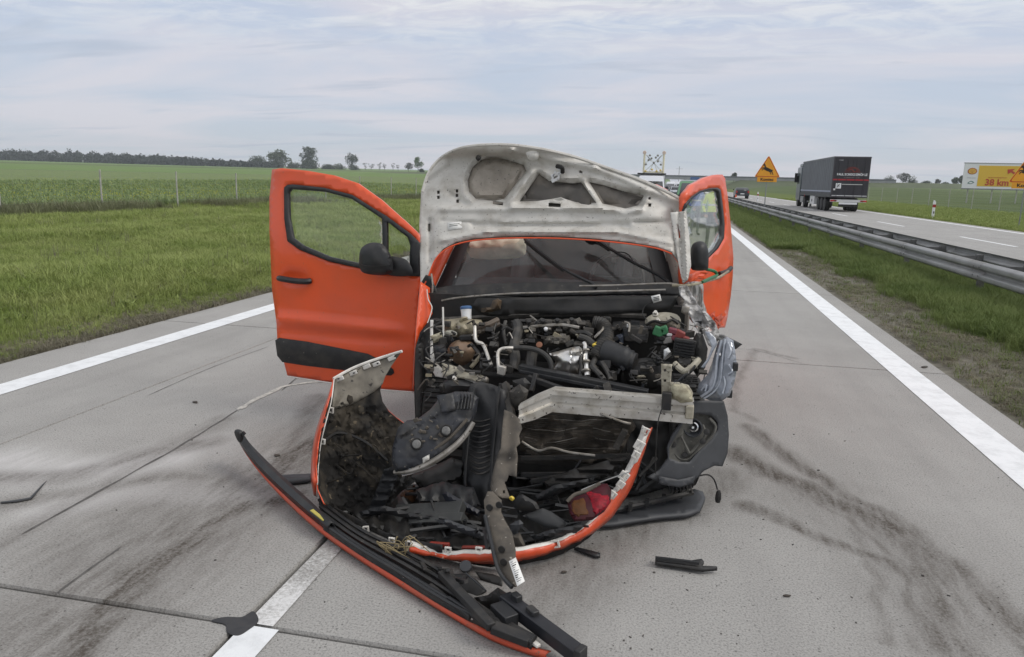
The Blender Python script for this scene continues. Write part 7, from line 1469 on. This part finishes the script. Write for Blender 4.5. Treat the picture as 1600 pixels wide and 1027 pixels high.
# ------------------------------------------------------------------ person in hi-vis behind the right door
def person(label, X, Y, vest, trousers, face=0.0, sc=1.0):
    t = thing('person', label, 'person', (X, Y, 0), face)
    J = {'pel': (0, 0, .98), 'sp': (0, 0, 1.18), 'ch': (0, .01, 1.38), 'nk': (0, 0, 1.52), 'hd': (0, -.02, 1.64), 'ht': (0, -.01, 1.76), 'hL': (-.10, 0, .93), 'hR': (.10, 0, .93), 'kL': (-.11, -.03, .50), 'kR': (.12, .02, .50), 'aL': (-.12, .02, .09), 'aR': (.13, .05, .09), 'tL': (-.13, -.13, .04), 'tR': (.15, -.10, .04),
         'sL': (-.19, 0, 1.42), 'sR': (.19, 0, 1.42), 'eL': (-.27, .02, 1.14), 'eR': (.28, -.02, 1.15), 'wL': (-.22, -.16, .95), 'wR': (.24, -.20, 1.02), 'fL': (-.19, -.23, .90), 'fR': (.20, -.28, 1.0)}
    E_ = [('pel', 'sp'), ('sp', 'ch'), ('ch', 'nk'), ('nk', 'hd'), ('hd', 'ht'), ('pel', 'hL'), ('pel', 'hR'), ('hL', 'kL'), ('hR', 'kR'), ('kL', 'aL'), ('kR', 'aR'), ('aL', 'tL'), ('aR', 'tR'), ('ch', 'sL'), ('ch', 'sR'), ('sL', 'eL'), ('sR', 'eR'), ('eL', 'wL'), ('eR', 'wR'), ('wL', 'fL'), ('wR', 'fR')]
    R_ = {'pel': .15, 'sp': .15, 'ch': .16, 'nk': .06, 'hd': .10, 'ht': .085, 'hL': .105, 'hR': .105, 'kL': .07, 'kR': .07, 'aL': .05, 'aR': .05, 'tL': .045, 'tR': .045, 'sL': .075, 'sR': .075, 'eL': .055, 'eR': .055, 'wL': .036, 'wR': .036, 'fL': .03, 'fR': .03}
    ks = list(J); me = bpy.data.meshes.new('body'); me.from_pydata([tuple(c * sc for c in J[k]) for k in ks], [(ks.index(a), ks.index(b)) for a, b in E_], []); o = bpy.data.objects.new('body', me); col.objects.link(o); o.parent = t
    m = o.modifiers.new('skin', 'SKIN'); 
    for i, k in enumerate(ks): me.skin_vertices[0].data[i].radius = (R_[k] * sc, R_[k] * sc * .8); me.skin_vertices[0].data[i].use_root = (k == 'pel')
    s_ = o.modifiers.new('sub', 'SUBSURF'); s_.levels = s_.render_levels = 2
    bm_m, tt, bb_ = new_mat('person_clothes'); q = NT(tt); tcn = q.n('ShaderNodeTexCoord'); sp_ = q.n('ShaderNodeSeparateXYZ'); q.put(sp_.inputs[0], tcn.outputs['Object']); z = sp_.outputs[2]
    c = q.mix(q.m('GREATER_THAN', z, 1.0 * sc), trousers, vest); c = q.mix(q.m('MULTIPLY', q.m('GREATER_THAN', z, 1.16 * sc), q.m('LESS_THAN', z, 1.21 * sc)), c, (.6, .6, .6)); c = q.mix(q.m('GREATER_THAN', z, 1.53 * sc), c, (.42, .25, .18)); c = q.mix(q.m('LESS_THAN', z, .1 * sc), c, (.02, .02, .02))
    q.put(bb_.inputs['Base Color'], c); bb_.inputs['Roughness'].default_value = .8; me.materials.append(bm_m)
    hr = MB(); hr.lathe((X, Y, 1.70 * sc), (0, 0, 1), [(.105, -.03), (.112, .03), (.09, .09), (.04, .12)], 14); obj('cap', hr, mat('dark_cap', (.02, .022, .03), .8), t)
    for s in (-1, 1):
        eye = MB(); eye.lathe((X + s * .034, Y - .112, 1.665 * sc), (0, -1, 0), [(.012, -.01), (.012, .0), (.006, .006)], 8); obj('eye', eye, SOOT, t)
        for k in range(5): fm = MB(); fx = X + s * .195; fm.tube([(fx + s * (k - 2) * .016, Y - .25, .93), (fx + s * (k - 2) * .018, Y - .30, .90), (fx + s * (k - 2) * .017, Y - .31, .86)], .009, 6); obj('finger', fm, mat('skin', (.42, .25, .18), .6), t)
    return t
pp = P(1112, 370, 20.5); person('person in yellow hi-vis jacket and dark trousers seen through the right door window', pp.x, 20.5, (.62, .74, .06), (.035, .04, .055))
bp_ = P(1087, 330, 26); person('person in blue jacket seen through the left part of the right door window', bp_.x, 26, (.10, .17, .46), (.12, .13, .15), .4)

# ------------------------------------------------------------------ haze
hz = MB(); hz.b2((-1500, -140, -1.5), (1500, 1450, 62))
hm = bpy.data.materials.new('haze_air'); hm.use_nodes = True; hm.node_tree.nodes.clear()
ho = hm.node_tree.nodes.new('ShaderNodeOutputMaterial'); hv = hm.node_tree.nodes.new('ShaderNodeVolumePrincipled'); hv.inputs['Color'].default_value = (.86, .92, 1, 1); hv.inputs['Density'].default_value = HAZE_DENSITY; hv.inputs['Anisotropy'].default_value = .2
hm.node_tree.links.new(hv.outputs[0], ho.inputs['Volume'])
tag(obj('haze', hz, hm, smooth=False), 'thin pale air over the motorway and fields', kind='stuff')
# ------------------------------------------------------------------ grass
def tuft(name, mt, n, h, w_, lean, seed, flowers=None):
    r = random.Random(seed); m = MB()
    for k in range(n):
        a = r.uniform(0, 6.3); d = Vector((math.cos(a), math.sin(a), 0)); b = Vector((r.uniform(-.05, .05), r.uniform(-.05, .05), 0)); hh = h * r.uniform(.55, 1.1); sd_ = Vector((-d.y, d.x, 0)) * w_ * r.uniform(.6, 1.2); l = lean * r.uniform(.3, 1.3)
        p1 = b + d * l * hh * .35 + Vector((0, 0, hh * .6)); p2 = b + d * l * hh + Vector((0, 0, hh * (1 - .25 * l)))
        m.add([b - sd_, b + sd_, p1 + sd_ * .7, p1 - sd_ * .7, p2], [(0, 1, 2, 3), (3, 2, 4)])
    if flowers:
        for k in range(flowers):
            c = Vector((r.uniform(-.12, .12), r.uniform(-.12, .12), h * r.uniform(.85, 1.15)))
            for j in range(4): a = r.uniform(0, 6.3); e = Vector((math.cos(a), math.sin(a), r.uniform(-.4, .4))) * .028; m.add([c - e * .3, c + e + Vector((0, 0, .02)), c + e.cross(Vector((0, 0, 1))) * .6], [(0, 1, 2)], 1)
    me = bpy.data.meshes.new(name); me.from_pydata(m.v, [], m.f); me.materials.append(mt)
    if flowers: me.materials.append(CROPY); me.polygons.foreach_set('material_index', m.m)
    return bpy.data.objects.new(name, me)
def plant(name, x0, tufts, pts, label):
    cl = bpy.data.collections.new(name + '_kinds')
    for t in tufts: cl.objects.link(t)
    me = bpy.data.meshes.new(name); P3 = np.array([p[:3] for p in pts], dtype=np.float32); me.from_pydata([], [], [])
    me.vertices.add(len(P3)); me.vertices.foreach_set('co', P3.ravel())
    a = me.attributes.new('siz', 'FLOAT', 'POINT'); a.data.foreach_set('value', np.array([p[3] for p in pts], dtype=np.float32))
    o = bpy.data.objects.new(name, me); col.objects.link(o); tag(o, label, kind='stuff')
    g_ = bpy.data.node_groups.new(name + '_scatter', 'GeometryNodeTree'); g_.interface.new_socket('Geometry', in_out='INPUT', socket_type='NodeSocketGeometry'); g_.interface.new_socket('Geometry', in_out='OUTPUT', socket_type='NodeSocketGeometry')
    n = g_.nodes; gi = n.new('NodeGroupInput'); go_ = n.new('NodeGroupOutput'); ci = n.new('GeometryNodeCollectionInfo'); ci.inputs['Collection'].default_value = cl; ci.inputs['Separate Children'].default_value = True; ci.inputs['Reset Children'].default_value = True
    ip = n.new('GeometryNodeInstanceOnPoints'); ip.inputs['Pick Instance'].default_value = True
    ri = n.new('FunctionNodeRandomValue'); ri.data_type = 'INT'; ri.inputs[4].default_value = 0; ri.inputs[5].default_value = len(tufts) - 1
    rv = n.new('FunctionNodeRandomValue'); rv.data_type = 'FLOAT_VECTOR'; rv.inputs[0].default_value = (-.12, -.12, 0); rv.inputs[1].default_value = (.12, .12, 6.28)
    er = n.new('FunctionNodeEulerToRotation'); na = n.new('GeometryNodeInputNamedAttribute'); na.data_type = 'FLOAT'; na.inputs['Name'].default_value = 'siz'
    k = g_.links.new; k(gi.outputs[0], ip.inputs['Points']); k(ci.outputs[0], ip.inputs['Instance']); k(ri.outputs[2], ip.inputs['Instance Index']); k(rv.outputs[0], er.inputs[0]); k(er.outputs[0], ip.inputs['Rotation']); k(na.outputs[0], ip.inputs['Scale']); k(ip.outputs[0], go_.inputs[0])
    md = o.modifiers.new('scatter', 'NODES'); md.node_group = g_; return o
def scatter(n, xr, yr, dens, siz, seed, ex=2.0):
    r = np.random.RandomState(seed); o = []
    X = r.uniform(*xr, n); u_ = r.uniform(0, 1, n); Y = yr[0] + (yr[1] - yr[0]) * u_ ** ex
    keep = r.uniform(0, 1, n)
    for x, y, k in zip(X, Y, keep):
        if k > dens(x, y): continue
        o.append((x, y, zt(x, y) + (gz(x, y) - zt(x, y)) + .005, siz(x, y) * r.uniform(.7, 1.3)))
    return o
# the verge: density follows how large the blades show
vd = lambda x, y: sstep(-5.72, -6.1, x + .28 * nz(x * 1.4, y * 1.4)) * (.5 + .5 * sstep(-.25, .25, nz(x * .5, y * .35, 2)))
vs_ = lambda x, y: (.75 + .45 * sstep(-.3, .4, nz(x * .3, y * .22, 6))) * (.5 + .5 * sstep(-5.9, -6.8, x)) * (1 + min(y, 40) * .012)
plant('verge_grass', 0, [tuft('blade', GRASSM, 16, .17, .0034, .7, s) for s in range(5)] + [tuft('blade', DRYG, 7, .14, .003, 1.0, 9)], scatter(130000, (-16, -5.78), (3.0, 40), vd, vs_, 1, 2.2) + scatter(110000, (-24, -5.9), (3.0, 85), vd, lambda x, y: vs_(x, y) * 1.15, 2, 1.7), 'green grass on the left verge')
plant('verge_weeds', 0, [tuft('stalk', WEEDM, 5, .36, .0035, .35, 90), tuft('stalk', DRYG, 6, .32, .003, .6, 91), tuft('broad', GRASSR, 9, .13, .016, 1.1, 92), tuft('broad', GRASSM, 8, .16, .013, .9, 93)], scatter(5200, (-21, -6.1), (3.2, 50), lambda x, y: .25 + .75 * sstep(-.1, .35, nz(x * .6, y * .4, 12)), lambda x, y: 1.0, 21, 1.8), 'scattered taller weeds and dry stalks in the left verge')
dd = lambda x, y: sstep(-5.7, -5.8, x) * sstep(-6.9, -6.2, x) * .8
plant('verge_dry_edge', 0, [tuft('blade', DRYG, 12, .07, .003, 1.6, s) for s in range(30, 34)], scatter(14000, (-6.9, -5.72), (3, 32), dd, lambda x, y: .9, 3), 'dead dry grass along the left pavement edge')
md_ = lambda x, y: sstep(3.35, 4.15, x + .5 * nz(x * 1.5, y * .9)) * .9
plant('median_grass', 0, [tuft('blade', GRASSR, 18, .21, .0034, .7, s) for s in range(40, 45)], scatter(60000, (2.9, 6.35), (4.5, 26), md_, lambda x, y: .62 + .5 * sstep(3.2, 4.3, x), 4) + scatter(26000, (2.75, 6.35), (22, 110), lambda x, y: .4 + .6 * md_(x, y), lambda x, y: .9, 5), 'grass growing in the median under the guardrail')
dm_ = lambda x, y: sstep(2.62, 2.8, x) * sstep(4.4, 3.4, x) * (.3 + .7 * sstep(-.2, .3, nz(x * 2, y * .7)))
plant('median_dry_edge', 0, [tuft('blade', DRYG, 12, .06, .003, 1.7, s) for s in range(50, 54)] + [tuft('blade', GRASSR, 10, .08, .003, 1.2, 55)], scatter(24000, (2.6, 4.4), (4.5, 34), dm_, lambda x, y: .85, 6), 'dead grass and moss along the median pavement edge')
fx = lambda x, y: 1.0
def crop_pts(n, seed, xr, yr, s0): 
    r = np.random.RandomState(seed); o = []
    for k in range(n):
        y = yr[0] + (yr[1] - yr[0]) * r.uniform() ** 1.3; xl = -22.9 + (y - 26) * .07; x = xl - (xr) * r.uniform() ** 1.6 - .3
        o.append((x, y, zt(x, y), s0 * r.uniform(.7, 1.25)))
    return o
plant('rape_crop', 0, [tuft('leaf', CROPM, 16, .52, .028, .55, s) for s in range(60, 64)] + [tuft('leaf', CROPM, 14, .56, .024, .5, 66, 3)], crop_pts(34000, 8, 42, (10, 110), 1.0), 'bluish green rape plants with a few yellow flowers in the left field')
def weed_pts(n, seed):
    r = np.random.RandomState(seed); o = []
    for k in range(n):
        y = 10 + 90 * r.uniform() ** 1.3; x = -22.5 + (y - 26) * .07 + r.normal() * .8 + .5
        if nz(x * .2, y * .15, 9) > -.25: o.append((x, y, gz(x, y), r.uniform(.6, 1.25)))
    return o
plant('fence_weeds', 0, [tuft('weed', WEEDM, 16, .50, .008, .5, s) for s in range(70, 74)], weed_pts(9000, 12), 'tall dull weeds growing along the left fence')
rv_ = lambda x, y: .8
plant('far_verge_grass', 0, [tuft('blade', GRASSM, 14, .22, .008, .7, s) for s in range(80, 83)], scatter(26000, (15.0, 27), (24, 120), rv_, lambda x, y: .9, 14), 'grass on the far verge beyond the opposite carriageway')
